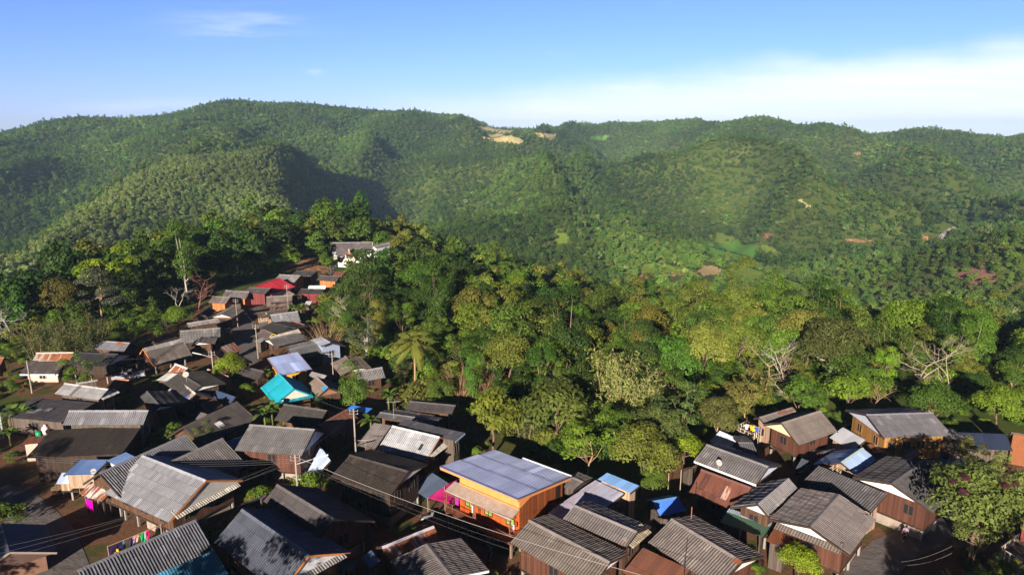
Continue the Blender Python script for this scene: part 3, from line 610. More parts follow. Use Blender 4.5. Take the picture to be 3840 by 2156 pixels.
house('M3', 755, 690, 870, 800, 'b', 768, 890, 6.0, 'weathered brown roof with a blue ridge patch beside the teal house', col=(.19, .155, .135), back=('b', 1055, 862), sheets=((0, .0, .22, .4, 'metal', (.03, .24, .5)),), gable=(.25, .13, .08), wall='brown')
shed('M3', 715, 640, 870, 682, 'b', 850, 712, 4.6, 'scalloped pale tile strip behind the weathered brown roof', mat='tile', col='light', mono=True)
shed('M3', 885, 690, 1000, 688, 'a', 893, 716, 3.6, 'small lilac tin sheet roof beside the creeper tree', mat='rust', col=(.42, .36, .42), mono=True)
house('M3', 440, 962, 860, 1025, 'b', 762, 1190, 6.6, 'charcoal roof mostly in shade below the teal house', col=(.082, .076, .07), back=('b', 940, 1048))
house('M3', 770, 1170, 1062, 1008, 'b', 1200, 1130, 6.2, 'red brown tin roof with pale seams beside a power pole', mat='patch', col=(.19, .085, .065))
shed('M3', 1100, 970, 1305, 1003, 'a', 1025, 992, 4.0, 'bright blue flat sheet roof among dark trees', col=(.05, .22, .75), mono=True, board=(.03, .08, .2))
house('M6', 855, 380, 1480, 438, 'a', 790, 497, 6.4, 'dark ribbed roof highest of the stepped row by the big mango trees', col=(.12, .105, .105))
house('M6', 640, 485, 1200, 570, 'a', 565, 545, 5.6, 'narrow grey roof second in the stepped row, banana leaves over it', col='mid', mono=True, fh=0)
house('M6', 460, 532, 1250, 642, 'b', 1190, 712, 6.0, 'grey roof with pale ridge third in the stepped row', col=(.21, .195, .19))
house('M6', 372, 672, 612, 712, 'a', 140, 985, 6.4, 'light ribbed wing attached beside the whitest roof', col='light', mono=True, fh=0)
house('M6', 625, 715, 1265, 865, 'a', 420, 1030, 7.6, 'whitest tiled roof in the village with one dark glass tile', col=(.50, .475, .46), back=('b', 1440, 892), pent='x', pentcol=(.62, .58, .52), board=(.5, .2, .08), wall='red', sheets=((.2, .42, .26, .68, 'tile', (.03, .045, .035)),))
house('M6', 800, 622, 1605, 812, 'b', 1442, 892, 7.4, 'blue edged dark roof leaning away behind the whitest roof', col=(.12, .125, .155), mono=True, wall='grey', board=(.3, .45, .7))
house('K2', 910, 455, 1395, 590, 'a', 745, 640, 7.4, 'black roofed stilt house with moss along the ridge in front of the whitest roof', col=(.055, .047, .043), back=('b', 1550, 533), gable=(.5, .48, .52), wall='dark', win=3)
shed('K2', 1590, 600, 1730, 690, 'b', 1553, 825, 3.4, 'slate blue sheet canopy between the black house and the orange house', col=(.07, .09, .14), mono=True, wall=None)
# --- the wide modern house
# --- centre right and right
shed('K3', 1260, 625, 1385, 678, 'a', 1165, 692, 5.0, 'small weathered hut with a grey ribbed roof behind the orange house', mat='tile', col='mid', wall='grey')
shed('K3', 1482, 660, 1722, 775, 'a', 1092, 935, 6.0, 'pale lavender sheet roof with worn blotches beside the orange house', mat='patch', col=(.52, .53, .68), mono=True)
shed('K3', 1578, 600, 1848, 708, 'a', 1490, 645, 6.5, 'clean light blue sheet roof beside the worn lavender one', col=(.22, .42, .78), mono=True, wall='pale')
house('K3', 940, 995, 1605, 1340, 'a', 775, 1180, 7.0, 'wide weathered grey roof in front of the orange house, cables across it', col=(.21, .195, .185), back=('b', 1745, 1242), gable=(.6, .6, .66), wall='red')
house('K3', 1310, 870, 1830, 1090, 'a', 1215, 985, 7.5, 'grey roof standing behind the weathered one, scalloped skirt at its gable', col=(.23, .21, .205), back=('b', 1940, 1047), pent='x', pentcol=(.34, .28, .2))
shed('K4', 320, 840, 540, 800, 'b', 607, 917, 3.5, 'little hut with a vivid blue gabled sheet roof', col=(.06, .17, .62))
house('K4', 775, 370, 1285, 552, 'a', 668, 502, 7.0, 'grey ribbed roof with a small white dish above the maroon roof', col=(.19, .175, .175), back=('b', 1388, 540), gable=(.45, .5, .65), bandcol=(.6, .6, .62))
house('K4', 730, 575, 1140, 725, 'a', 620, 775, 5.0, 'smooth maroon sheet roof with one rusty pale skylight panel', mat='patch', col=(.115, .045, .038), fh=0, sheets=((.3, .25, .42, .75, 'rust', (.45, .3, .26)),), wall='dark')
shed('K4', 620, 560, 690, 545, 'a', 540, 622, 4.6, 'small striped tin platform roof beside the maroon roof', mat='rust', col=(.36, .28, .30), mono=True)
shed('K4', 880, 252, 1035, 322, 'a', 798, 345, 4.2, 'small white sheet roof with a blue shaded edge', col=(.48, .52, .62), mono=True)
shed('K4', 1035, 352, 1155, 355, 'b', 1268, 470, 4.8, 'small grey hipped tile roof behind the maroon roof', mat='tile', col='mid')
house('K4', 1390, 190, 1715, 88, 'a', 1530, 375, 7.0, 'tall stilt house with a lit cream gable and wooden ladder', col=(.19, .175, .165), back=('a', 1240, 205), gable=(.62, .48, .32), wall='red', pent='w', pentcol='light')
house('K4', 1205, 145, 1480, 62, 'b', 1520, 105, 5.6, 'pair of weathered little roofs beside a railed bamboo deck', col='mid', fh=0, wall='pale', sheets=((.0, .0, .5, .6, 'rust', (.2, .1, .09)),))
house('K5', 590, 122, 1140, 105, 'a', 740, 318, 8.0, 'biggest lilac grey roof at the forest edge over amber plank walls', col=(.20, .185, .195), back=('a', 415, 85), gable=(.5, .52, .62), wall=(.30, .15, .045), win=4)
shed('K5', 1200, 245, 1300, 240, 'b', 1435, 335, 5.4, 'low lilac grey wing running on from the biggest roof', mat='tile', col=(.2, .19, .2), mono=True)
shed('K5', 400, 225, 590, 332, 'a', 290, 312, 4.4, 'zinc grey sheet shed beside the biggest roof', col=(.34, .34, .38), mono=True, wall='pale')
shed('K5', 600, 365, 700, 370, 'b', 750, 440, 3.6, 'low zinc sheet with a rusted corner behind the blue gabled roof', mat='rust', col=(.40, .40, .44), mono=True)
shed('K5', 950, 358, 1050, 440, 'a', 850, 450, 4.2, 'tin porch roof under the amber plank wall', mat='patch', col=(.22, .23, .27), mono=True, wall=None)
house('K5', 560, 395, 382, 515, 'a', 680, 490, 5.4, 'light steel blue gabled roof with one royal blue slope', mat='metal', col=(.30, .40, .60), back=('b', 148, 535), fh=0, wall='pale', lo=8)
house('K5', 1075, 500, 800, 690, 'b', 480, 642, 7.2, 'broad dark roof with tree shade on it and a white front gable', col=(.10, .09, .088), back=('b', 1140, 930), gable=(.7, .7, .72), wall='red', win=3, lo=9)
house('K5', 370, 782, 130, 1050, 'a', 672, 988, 7.0, 'sunlit brown grey roof with a broad white gable above the leafy shrub', col=(.225, .195, .185), back=('a', 50, 732), gable=(.66, .66, .68), pent='xw', pentcol=(.2, .16, .14), wall='red', sheets=(), lo=9)
house('K5', 200, 545, 765, 775, 'b', 620, 935, 5.6, 'dark grey ribbed roof with loose bamboo splints lying on it', col=(.13, .12, .122), mono=True, wall='pale', fh=0)
house('K4', 1450, 648, 1195, 860, 'a', 1535, 745, 6.6, 'grey gabled roof with a pale blue tin front gable over a green canopy', col=(.22, .21, .21), back=('b', 965, 890), gable=(.45, .5, .56), lo=9)
shed('K4', 960, 900, 1315, 1020, 'a', 850, 990, 3.4, 'translucent green sheet canopy with a pale blue upper strip', col=(.07, .14, .09), mono=True, wall=None, sheets=((.0, 0, 1, .28, 'metal', (.38, .42, .55)),))
house('K4', 485, 985, 1065, 1335, 'a', 290, 1178, 7.0, 'wide grey brown ribbed roof at the bottom edge with a rust ridge end', col=(.20, .18, .172), back=('b', 1250, 1290), gable=(.6, .55, .52), wall='red', sheets=((0, 0, .08, .16, 'rust', (.3, .14, .1)),))
house('K4', 740, 975, 812, 970, 'b', 1150, 1160, 5.8, 'narrow black ribbed roof tucked behind the wide grey brown roof', col='black', fh=0, mono=True) if False else None
house('K4', 245, 1218, 640, 1400, 'a', 75, 1425, 4.6, 'smooth rust brown sheet roof at the bottom edge', mat='patch', col=(.20, .085, .06), mono=True, fh=0, name='tin_shed', cat='shed', win=0)
shed('K4', 1330, 1060, 1490, 1115, 'a', 1250, 1160, 4.0, 'small rust brown lean-to beside the green canopy', mat='rust', col=(.22, .11, .08), mono=True)
house('K2', 1175, 1215, 1600, 1042, 'b', 1662, 1150, 4.2, 'low shed roof of rust red sheets with pale blue stripes', mat='rust', col=(.38, .34, .42), fh=0, name='tin_shed', cat='shed', win=0)
house('K2', 1540, 1190, 1760, 1470, 'a', 1822, 1140, 6.6, 'dark ribbed roof with a white verge at the bottom edge by the cables', col=(.155, .135, .13), board=(.7, .7, .72), lo=9)
shed('K5', 1350, 265, 1745, 280, 'b', 1757, 432, 4.6, 'wide navy corrugated roof in shade by the picture edge', col=(.016, .022, .045), mono=True)  # tree shade is painted into this roof's darkened colour
shed('K5', 1885, 930, 2080, 960, 'a', 1748, 1010, 4.4, 'striped grey roof over a royal blue eave at the picture edge', mat='tile', col='light', mono=True, wall='maroon', bandcol=(.03, .08, .5))
shed('K1', 660, 495, 905, 490, 'a', 505, 600, 4.6, 'blue sheet roof of the small granary by the road', col=(.13, .22, .46), mono=True, wall='pale', wallh=1.5, fh=1.2)
shed('K1', 510, 600, 835, 592, 'a', 465, 695, 3.5, 'pale blue lower sheet roof of the granary by the road', col=(.38, .45, .62), mono=True, wall='pale', wallh=1.3, fh=.9)
shed('K1', 1040, 430, 1120, 470, 'a', 870, 480, 5.0, 'small blue sheet box roof behind the granary', col=(.15, .24, .48), mono=True, wall=(.5, .48, .46), wm='concrete')
shed('K1', 760, 672, 945, 735, 'a', 655, 775, 4.0, 'pale tin lean-to with red rust stripes on white posts', mat='rust', col=(.62, .60, .60), mono=True, wall=None)
shed('K1', 235, 305, 380, 292, 'a', 150, 352, 3.4, 'tiny hut with a rusty red roof and pink walls by the banana plants', mat='rust', col=(.25, .12, .1), mono=True, wall=(.5, .36, .3), wm='paint')
shed('K1', 1850, 930, 2200, 780, 'a', 1800, 1010, 3.6, 'pale blue sheet canopy under the lamp pole yard', col=(.26, .33, .52), mono=True, wall=None)
shed('K2', 640, 345, 750, 500, 'a', 490, 560, 3.8, 'crumpled pale blue tarpaulin roof by the lamp pole', col=(.30, .36, .5), mono=True, wall=None)
shed('M2', 225, 228, 500, 148, 'a', 155, 290, 5.4, 'grey roof with a royal blue and red sheet strip', mat='tile', col='light', mono=True, sheets=((.25, 0, .95, .4, 'metal', (.05, .14, .6)),))
shed('M4', 1870, 427, 1995, 430, 'a', 1825, 472, 4.6, 'little brown tin roof beside the temple path', mat='rust', col=(.24, .13, .12), mono=True)
shed('M4', 975, 1018, 1085, 1003, 'a', 1000, 1075, 4.4, 'small grey tile roof behind the lane tree', mat='tile', col='mid', mono=True)
house('M4', 1030, 1088, 1150, 1140, 'a', 942, 1165, 5.4, 'dark brown roof with a yellow trimmed verge', col=(.12, .09, .085), board=(.6, .42, .05), fh=0, win=0, lo=9)
shed('M4', 1010, 1190, 1090, 1200, 'a', 925, 1235, 4.0, 'cluster of bare tin sheets at the lane', mat='patch', col=(.45, .46, .50), mono=True)
shed('M4', 650, 805, 790, 790, 'a', 600, 848, 4.2, 'pale tin roof between orange walls and the brown roof', mat='patch', col=(.42, .44, .48), mono=True)
shed('M1', 1610, 60, 1690, 42, 'a', 1588, 95, 4.0, 'blue tarpaulin hut in the forest edge trees', col=(.05, .16, .5), mono=True)
shed('M1', 1200, 520, 1400, 480, 'a', 1085, 585, 3.2, 'slate blue tarpaulin shelter in the shaded yard', col=(.07, .1, .17), mono=True, wall=None)
shed('M2', 735, 1000, 800, 1018, 'a', 675, 1078, 4.6, 'small grey tile roof end behind the wide dark brown roof', mat='tile', col='mid', mono=True)
# further small roofs filling the gaps of the village
shed('K2', 860, 1010, 1100, 1010, 'b', 1190, 1130, 3.8, 'dark rusted tin sheets leaning off the pale moss ridge roof', mat='rust', col=(.10, .07, .06), mono=True)
shed('M2', 900, 760, 1110, 832, 'a', 850, 835, 4.0, 'navy sheet roof below the patchwork house', col=(.03, .05, .10), mono=True)
shed('M2', 1010, 1310, 1190, 1258, 'b', 1140, 1342, 4.2, 'blue sheet canopy wedged behind the gable shadowed roof', col=(.12, .22, .46), mono=True)
shed('K1', 1870, 345, 2012, 298, 'b', 2030, 345, 4.4, 'blue strip of sheet roof behind the ribbed gables', col=(.06, .14, .36), mono=True)
shed('K2', 860, 1310, 990, 1330, 'a', 795, 1392, 3.2, 'dark green sheet canopy beside the largest dark roof', col=(.04, .07, .05), mono=True, wall=None)
shed('K2', 1085, 1240, 1165, 1330, 'a', 1000, 1300, 3.4, 'blue grey sheet lean-to beside the rust red striped shed', col=(.10, .15, .26), mono=True)
shed('K5', 230, 420, 330, 400, 'a', 195, 468, 3.4, 'navy tin sheet under the royal blue slope', col=(.05, .08, .16), mono=True)
shed('M2', 1935, 560, 2030, 600, 'b', 2000, 640, 4.6, 'pinkish grey tile roof behind the yellow wall', mat='tile', col=(.22, .18, .17), mono=True)
shed('M4', 1880, 560, 1965, 548, 'a', 1850, 585, 3.6, 'pale sheet roof under the orange walls near the temple path', col=(.45, .46, .5), mono=True)
shed('M4', 1535, 765, 1605, 770, 'a', 1510, 805, 3.8, 'small grey white tin roof among bananas', mat='patch', col=(.42, .42, .42), mono=True)
shed('M4', 1185, 838, 1260, 828, 'a', 1170, 872, 3.6, 'pale tin hut between two ribbed roofs at the upper lane', mat='patch', col=(.4, .41, .44), mono=True)
shed('M1', 640, 700, 700, 690, 'a', 450, 800, 5.0, 'thin white wing roof beside the cream tiled roof', mat='tile', col=(.55, .54, .52), mono=True)
shed('M1', 735, 690, 985, 650, 'a', 725, 700, 4.6, 'narrow white sheet roof behind the cream tiled roof', mat='metal', col=(.6, .58, .55), mono=True)
house('M2', 1180, 500, 1420, 560, 'a', 1120, 590, 4.6, 'black shaded roof in front of the brick red tin house', col='black', fh=0, wall='dark')
house('K2', 560, 115, 800, 100, 'a', 480, 170, 5.2, 'black roof in deep shade left of the red brown tin roof', col='black', fh=0, wall='dark', win=0) if False else None
shed('K5', 60, 590, 150, 560, 'a', 20, 660, 3.2, 'dark blue tin roof behind the dark ribbed roof', col=(.04, .06, .12), mono=True)
shed('K4', 1560, 480, 1660, 520, 'a', 1500, 600, 3.4, 'slate dark sheet canopy in the shaded lane', col=(.05, .06, .08), mono=True, wall=None)
shed('K3', 60, 1030, 160, 1040, 'a', 0, 1110, 3.2, 'dark sheet roof edge under the cables', mat='rust', col=(.14, .08, .07), mono=True)
# ---------------------------------------------------------------- the orange house
def local_frame(k, a, b, z):
    A, B = at(*px(k, *a), z), at(*px(k, *b), z); e = (B-A).normalized(); L = (B-A).length; nb = Vector((-e.y, e.x, 0))
    if nb.y < 0: nb = -nb
    return A, B, e, L, nb
def orange_house():
    global SAGK; SAGK = .12
    hf = 6.3; A, B, e, L, nb = local_frame('O', (45, 320), (1090, 760), hf); w, dr, n = solve(A, B, 'b', px('O', 1785, 475))
    W_ = abs(w); dz = dr; rz = math.atan2(e.y, e.x); rt = empty('orange_house', (A.x, A.y, 0), rz)
    print('ORANGE', L, W_, dz)
    tag(rt, 'modern orange stilt house with a big lavender metal roof, balcony and green curtained windows', 'house'); FOOT.append(((A+B).x/2, (A+B).y/2, rz, L/2, -1.5, W_))
    # roof: x 0..L, y 0..W_ (towards the back), falls gently to the back
    wv, amp, _ = WAVE['metal']; m = MB()
    def piece(x0, x1, y1):
        xs = np.linspace(x0, x1, int((x1-x0)/.25*8)); v, f, u = slope_np(xs, wave_profile(xs, 'metal', .25), .035, .06, hf, y1, hf-dz*y1/W_, 3.2, .1); return v, f[:, ::-1] if False else f, u
    xs_ = L*.36; v1_, f1, u1 = piece(0, xs_, W_+.0); v2_, f2, u2 = piece(xs_, L, W_+.55)
    rf = link('roof', mesh_np('roof', np.concatenate([v1_, v2_]), np.concatenate([f1, f2+len(v1_)])[:, ::-1], M['metal'], np.concatenate([u1, u2]), True), rt, (.50, .55, .80))
    EDGE = (.16, .12, .15)
    MB().bar((-.05, -.02, hf-.02), (L+.05, -.02, hf-.02), .16, .12).build('roof_trim', M['paint'], rf, (.13, .13, .24)); MB().bar((L+.02, .05, hf-.02), (L+.02, W_+.5, hf-dz-.05), .16, .12).build('roof_trim', M['paint'], rf, EDGE); MB().bar((-.02, .05, hf-.02), (-.02, W_, hf-dz), .16, .12).build('roof_trim', M['paint'], rf, EDGE); MB().bar((xs_, W_+.55, hf-dz), (L, W_+.55, hf-dz), .1, .1).build('roof_trim', M['gloss'], rf, (.75, .78, .8))
    P = (.66, .25, .075)
    MB().bar((-.05, .0, hf-.22), (L+.05, .0, hf-.22), .10, .26).build('fascia_board', M['paint'], rt, P); MB().bar((L, .1, hf-.22), (L, W_+.4, hf-dz-.24), .08, .26).build('fascia_board', M['paint'], rt, P)
    x0, x1 = L*.215, L-.22; yf, yb = .55, W_-.9; fz = 1.7; zt = lambda y: hf-.12-dz*y/W_
    MB().quad((x0, yf, 4.85), (x1, yf, 4.85), (x1, yf, zt(yf)), (x0, yf, zt(yf))).build('upper_wall', M['paint'], rt, P)
    MB().box(((x0+x1)/2, yf-.08, 4.90), (x1-x0, .14, .12)).build('wall_ledge', M['paint'], rt, P)
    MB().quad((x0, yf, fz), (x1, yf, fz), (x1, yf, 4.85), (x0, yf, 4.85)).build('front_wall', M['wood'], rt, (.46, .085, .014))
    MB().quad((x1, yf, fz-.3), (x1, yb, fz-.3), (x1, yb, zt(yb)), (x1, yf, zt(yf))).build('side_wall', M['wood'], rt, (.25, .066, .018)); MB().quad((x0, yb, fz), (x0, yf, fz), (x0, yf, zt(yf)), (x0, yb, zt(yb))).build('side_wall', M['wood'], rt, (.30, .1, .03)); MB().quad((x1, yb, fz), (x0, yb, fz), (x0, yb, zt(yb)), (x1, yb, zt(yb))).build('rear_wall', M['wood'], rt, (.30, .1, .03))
    MB().quad((x1+.012, yf-.0, zt(yf)-.05), (x1+.012, yf, 4.85), (x1+.012, yf+2.6, zt(yf+2.6)-.06)).build('gable_panel', M['paint'], rt, P)
    # porch roof and balcony
    px0, px1, py = x0-.75, x1+.08, -.95
    m = MB(); m.quad((px0, py, 4.42), (px1, py, 4.42), (px1, yf-.01, 4.84), (px0, yf-.01, 4.84)); m.quad((px0, py, 4.32), (px0, yf-.01, 4.74), (px1, yf-.01, 4.74), (px1, py, 4.32)); m.quad((px0, py, 4.32), (px1, py, 4.32), (px1, py, 4.42), (px0, py, 4.42)); m.quad((px1, py, 4.32), (px1, yf, 4.74), (px1, yf, 4.84), (px1, py, 4.42)); m.quad((px0, yf, 4.64), (px0, py, 4.32), (px0, py, 4.42), (px0, yf, 4.74)); m.build('porch_roof', M['concrete'], rt, (.36, .285, .24))
    RB = (.17, .06, .035)
    MB().box(((px0+px1)/2, (py+yf)/2, fz-.08), (px1-px0, yf-py, .16)).build('balcony_floor', M['wood'], rt, RB)
    m = MB(); m.bar((px0, py, fz+.95), (px1, py, fz+.95), .07, .08); m.bar((px0, py, fz+.1), (px1, py, fz+.1), .06, .06); k = int((px1-px0)/.16)
    for i in range(k+1): m.box((px0+(px1-px0)*i/k, py, fz+.52), (.035, .03, .86))
    for i in range(9): m.box((px1, py+(yf-py)*i/9, fz+.52), (.03, .035, .86))
    m.bar((px1, py, fz+.95), (px1, yf, fz+.95), .07, .08); m.build('railing', M['paint'], rt, RB)
    for fx in (0.0, .46, 1.0):
        q = px0+(px1-px0)*fx; m = MB()
        for dx in (-.16, 0, .16): m.box((min(max(q+dx, px0), px1), py+.02, 3.5), (.05, .06, 1.75))
        for z in (2.75, 3.2, 3.7, 4.25): m.box((q, py+.02, z), (.42, .05, .05))
        m.build('lattice_post', M['paint'], rt, (.24, .10, .05))
    m = MB()
    for z in (4.05, 4.16, 4.27): m.bar((px0, py+.03, z), (px1, py+.03, z), .035)
    k = int((px1-px0)/.5)
    for i in range(k): m.box((px0+(px1-px0)*(i+.5)/k, py+.03, 4.16), (.03, .04, .24))
    m.build('lattice_frieze', M['paint'], rt, (.22, .09, .05))
    for fx in (.17, .50, .86):
        q = x0+(x1-x0)*fx; m = MB()
        for dx in (-.52, 0, .52): m.box((q+dx, yf-.04, 3.02), (.08, .1, .8))
        for z in (2.62, 3.42): m.box((q, yf-.043, z), (1.12, .1, .08))
        f = m.build('window', M['gloss'], rt, (.03, .025, .02)); MB().box((q, yf-.015, 3.02), (1.02, .03, .74)).build('curtain', M['cloth'], f, (.20, .36, .09))
    for fx in (.31, .66): 
        q = x0+(x1-x0)*fx; m = MB()
        for i in range(3): m.lathe((q+i*.2, yf-.09, 3.42-.05*i), [(.02, 0), (.07, .03), (.07, .1), (.02, .13)], 8)
        m.build('wall_lamp', M['gloss'], rt, (.8, .8, .8))
    q = px0+(px1-px0)*.44; m = MB()
    for i in range(5): m.lathe((q, py-.05, 3.3+.16*i), [(.02, 0), (.075, .04), (.075, .1), (.02, .14)], 8)
    m.build('wind_chime', M['gloss'], rt, (.85, .85, .85))
    MB().box((px1+.1, py+.35, 3.45), (.16, .05, .55)).build('hanging_cloth', M['cloth'], rt, (.5, .55, .8)); MB().box((px0+.55, yf-.3, 3.0), (.5, .05, 1.5)).build('hanging_cloth', M['cloth'], rt, (.35, .02, .25))
    for i in range(4):
        for y in (py+.2, yf+.2, yb-.2): link('post', post_mesh(1.6, .22, 'concrete'), rt, (.2, .13, .1), (x0-.6+(x1-x0+.6)*i/3, y, 0))
    MB().box(((x0+x1)/2, (yf+yb)/2+.6, .72), (x1-x0-.2, yb-yf-1.6, 1.44)).build('lower_wall', M['concrete'], rt, (.22, .2, .22))
    # rear corner landing with its small railing
    MB().box((x1+.75, yb-1.0, fz+.5), (1.4, 1.9, .15)).build('landing', M['concrete'], rt, (.5, .42, .34)); MB().box((x1+.03, yb-.95, 3.55), (.05, .85, 1.9)).build('door', M['wood'], rt, (.03, .015, .01))
    m = MB(); m.bar((x1+.1, yb-1.95, fz+1.35), (x1+1.4, yb-1.95, fz+1.35), .06); m.bar((x1+1.42, yb-1.95, fz+1.35), (x1+1.42, yb-.1, fz+1.35), .06)
    for i in range(6): m.box((x1+.15+i*.25, yb-1.95, fz+.95), (.04, .04, .8)); m.box((x1+1.42, yb-1.9+i*.35, fz+.95), (.04, .04, .8))
    m.build('landing_railing', M['paint'], rt, (.22, .08, .04)); link('post', post_mesh(2.3, .2, 'concrete'), rt, (.4, .34, .3), (x1+1.3, yb-.2, 0)); link('post', post_mesh(2.3, .2, 'concrete'), rt, (.4, .34, .3), (x1+1.3, yb-1.7, 0))
    # canvas awnings beside it
    for (nm, lab, c, pts, z0, z1) in (('awning', 'magenta canvas awning stretched beside the orange house', (.30, .012, .10), ((1690, 712), (1802, 648), (1755, 862), (1550, 805)), 3.4, 2.3), ('awning', 'dark maroon canvas awning below the orange balcony', (.09, .02, .03), ((1830, 950), (2095, 1050), (2040, 1090), (1800, 985)), 2.0, 1.5)):
        q = [at(*px('K2', *p), z0 if i < 2 else z1) for i, p in enumerate(pts)]; r0 = empty(nm, (q[3].x, q[3].y, 0)); tag(r0, lab, 'awning'); m = MB(); n_ = 8
        def S(a, b): p = q[0].lerp(q[1], a).lerp(q[3].lerp(q[2], a), b); return tuple(p-Vector((q[3].x, q[3].y, .25*math.sin(math.pi*a)*math.sin(math.pi*b))))
        m.v = [S(i/n_, j/n_) for i in range(n_+1) for j in range(n_+1)]; m.f = [(i*(n_+1)+j, i*(n_+1)+j+1, (i+1)*(n_+1)+j+1, (i+1)*(n_+1)+j) for i in range(n_) for j in range(n_)]
        cv = m.build('canvas', M['cloth'], r0, c, smooth=True); cv.modifiers.new('t', 'SOLIDIFY').thickness = .02
        for p in q: MB().tube([(p.x-q[3].x, p.y-q[3].y, -.2), (p.x-q[3].x, p.y-q[3].y, p.z)], .04).build('post', M['bark'], r0, (.25, .2, .15))
orange_house()
# ---------------------------------------------------------------- the temple and the white buildings near it
def temple():
    hr = 5.6; A, B, e, L, nb = local_frame('T', (450, 228), (1575, 214), hr); w, dr, n = solve(A, B, 'a', px('T', 440, 575))
    W_ = abs(w); rz = math.atan2(e.y, e.x); rt = empty('temple', (A.x, A.y, 0), rz); tag(rt, 'white temple hall with a steep dark tiled roof, pointed porch gable and pale stair', 'temple'); print('TEMPLE', L, W_, dr)
    for o in (-3, 0, 3): FOOT.append((((A+B)/2).x, ((A+B)/2).y, rz, L/2+1, -8, 8))
    W_ = min(max(W_, 3.6), 6); dr = min(max(dr, 2.8), 3.7); F_ = -1   # front is local -y
    sh = .62
    def slope(x0, x1, fr): xs = np.linspace(x0, x1, int((x1-x0)/.27*4)); v, f, u = slope_np(xs, wave_profile(xs, 'tile', .27), .05, 0, hr, -W_*fr, hr-dr*fr, 1.05); return v, f[:, ::-1], u
    vs, fs, us, b = [], [], [], 0
    for a in ((0, L*.13, sh), (L*.13, L*.83, 1.0), (L*.83, L, sh)):
        v, f, u = slope(*a); vs.append(v); fs.append(f+b); us.append(u); b += len(v)
    xs = np.linspace(0, L, int(L/.27*4)); v, f, u = slope_np(xs, wave_profile(xs, 'tile', .27), .05, 0, hr, W_*.9, hr-dr*.9, 1.05); vs.append(v); fs.append(f+b); us.append(u)
    rf = link('roof', mesh_np('roof', np.concatenate(vs), np.concatenate(fs), M['tile'], np.concatenate(us), True), rt, (.115, .095, .10)); MB().bar((0, 0, hr+.1), (L, 0, hr+.1), .3, .16).build('ridge_cap', M['concrete'], rf, (.3, .27, .27))
    for x in (0, L):
        for s, q in ((-1, sh), (1, .9)): MB().bar((x, 0, hr+.02), (x, s*W_*q, hr-dr*q+.02), .12, .2).build('bargeboard', M['paint'], rt, (.55, .5, .5))
    Wh = (.78, .74, .70); e0 = hr-dr*sh
    m = MB(); m.box((L/2, .3, (hr-dr)/2), (L-1.0, W_*1.5, hr-dr)); m.build('wall', M['paint'], rt, Wh)
    for (xa, xb) in ((.5, L*.13-.05), (L*.83+.1, L-.5)): MB().box(((xa+xb)/2, -.1, (e0+hr-dr)/2-.1), (xb-xa, W_*1.0, e0-hr+dr-.1)).build('wing_wall', M['paint'], rt, Wh)
    for x in (.5, L-.5):
        q = [(x, -W_*.6, e0-.1), (x, W_*.75, hr-dr*.75-.1), (x, 0, hr-.1)]; MB().quad(*q).build('gable_panel', M['paint'], rt, Wh); MB().quad(*q[::-1]).build('gable_panel', M['paint'], rt, Wh)
    for x in (L*.07, L*.9): f_ = MB().box((x, -W_*.62, e0-.75), (.8, .1, 1.1)).build('window', M['paint'], rt, (.55, .58, .65)); MB().box((x, -W_*.635, e0-.75), (.6, .1, .9)).build('pane', M['glass'], f_, (.12, .14, .2))
    MB().box((L*.30, -W_*1.02, hr-dr-.25), (L*.36, .9, .12)).build('canopy', M['paint'], rt, (.45, .5, .62)); MB().box((L*.72, -W_*1.02, hr-dr-.25), (L*.28, .9, .12)).build('canopy', M['paint'], rt, (.45, .5, .62))
    for x in (L*.2, L*.32, L*.66, L*.76): MB().box((x, -W_*.78, 1.0), (.9, .08, 1.7)).build('doorway', M['glass'], rt, (.05, .03, .03))
    # porch
    pc = L*.48; pw = L*.175; py0, py1 = -W_*.75, -W_*1.45; ph = hr-dr*.52; pe = ph-2.0
    m2 = []; b = 0; vs, fs, us = [], [], []
    for s in (-1, 1):
        ys = np.linspace(py1, py0, 40); v, f, u = slope_np(ys, wave_profile(ys, 'tile', .27), .04, 0, ph, pw, pe, 1.0); vv = np.stack([pc+s*v[:, 1], v[:, 0], v[:, 2]], -1); vs.append(vv); fs.append((f if s < 0 else f[:, ::-1])+b); us.append(u); b += len(v)
    pr = link('porch_roof', mesh_np('porch_roof', np.concatenate(vs), np.concatenate(fs), M['tile'], np.concatenate(us), True), rt, (.10, .08, .085))
    MB().quad((pc-pw*.55, py1+.25, ph-1.15), (pc+pw*.55, py1+.25, ph-1.15), (pc, py1+.25, ph-.1)).build('pediment', M['paint'], rt, (.42, .16, .10)); MB().tube([(pc, py1, ph-.1), (pc, py1-.1, ph+.4), (pc, py1-.25, ph+1.0)], [.16, .11, .02], 6).build('finial', M['paint'], pr, Wh)
    for s in (-1, 1):
        MB().box((pc+s*pw*.52, py1+.3, (pe+.75)/2), (.34, .34, pe+.75)).build('column', M['paint'], rt, (.72, .58, .48)); MB().bar((pc, py1+.02, ph+.03), (pc+s*pw, py1+.02, pe+.03), .12, .16).build('bargeboard', M['paint'], rt, (.25, .14, .12))
    m = MB()
    for i in range(7): m.box((pc, py1-.15-.3*i, (1.15-.16*i)/2), (pw*1.5+.12*i, .3, 1.15-.16*i))
    m.build('stair', M['concrete'], rt, (.68, .58, .48)); MB().box((pc, (py0+py1)/2, .6), (pw*1.5, py0-py1, 1.2)).build('porch_floor', M['concrete'], rt, (.6, .5, .42))
    return rt
temple()
shed('T', 1600, 300, 2020, 215, 'b', 2060, 280, 7.6, 'white walled hall half hidden by trees beside the temple', name='white_hall', cat='hall', mat='tile', col=(.30, .26, .24), wall=(.75, .73, .70), wm='paint', gable=(.75, .73, .70), ox=.5, oy=.5, lo=14)
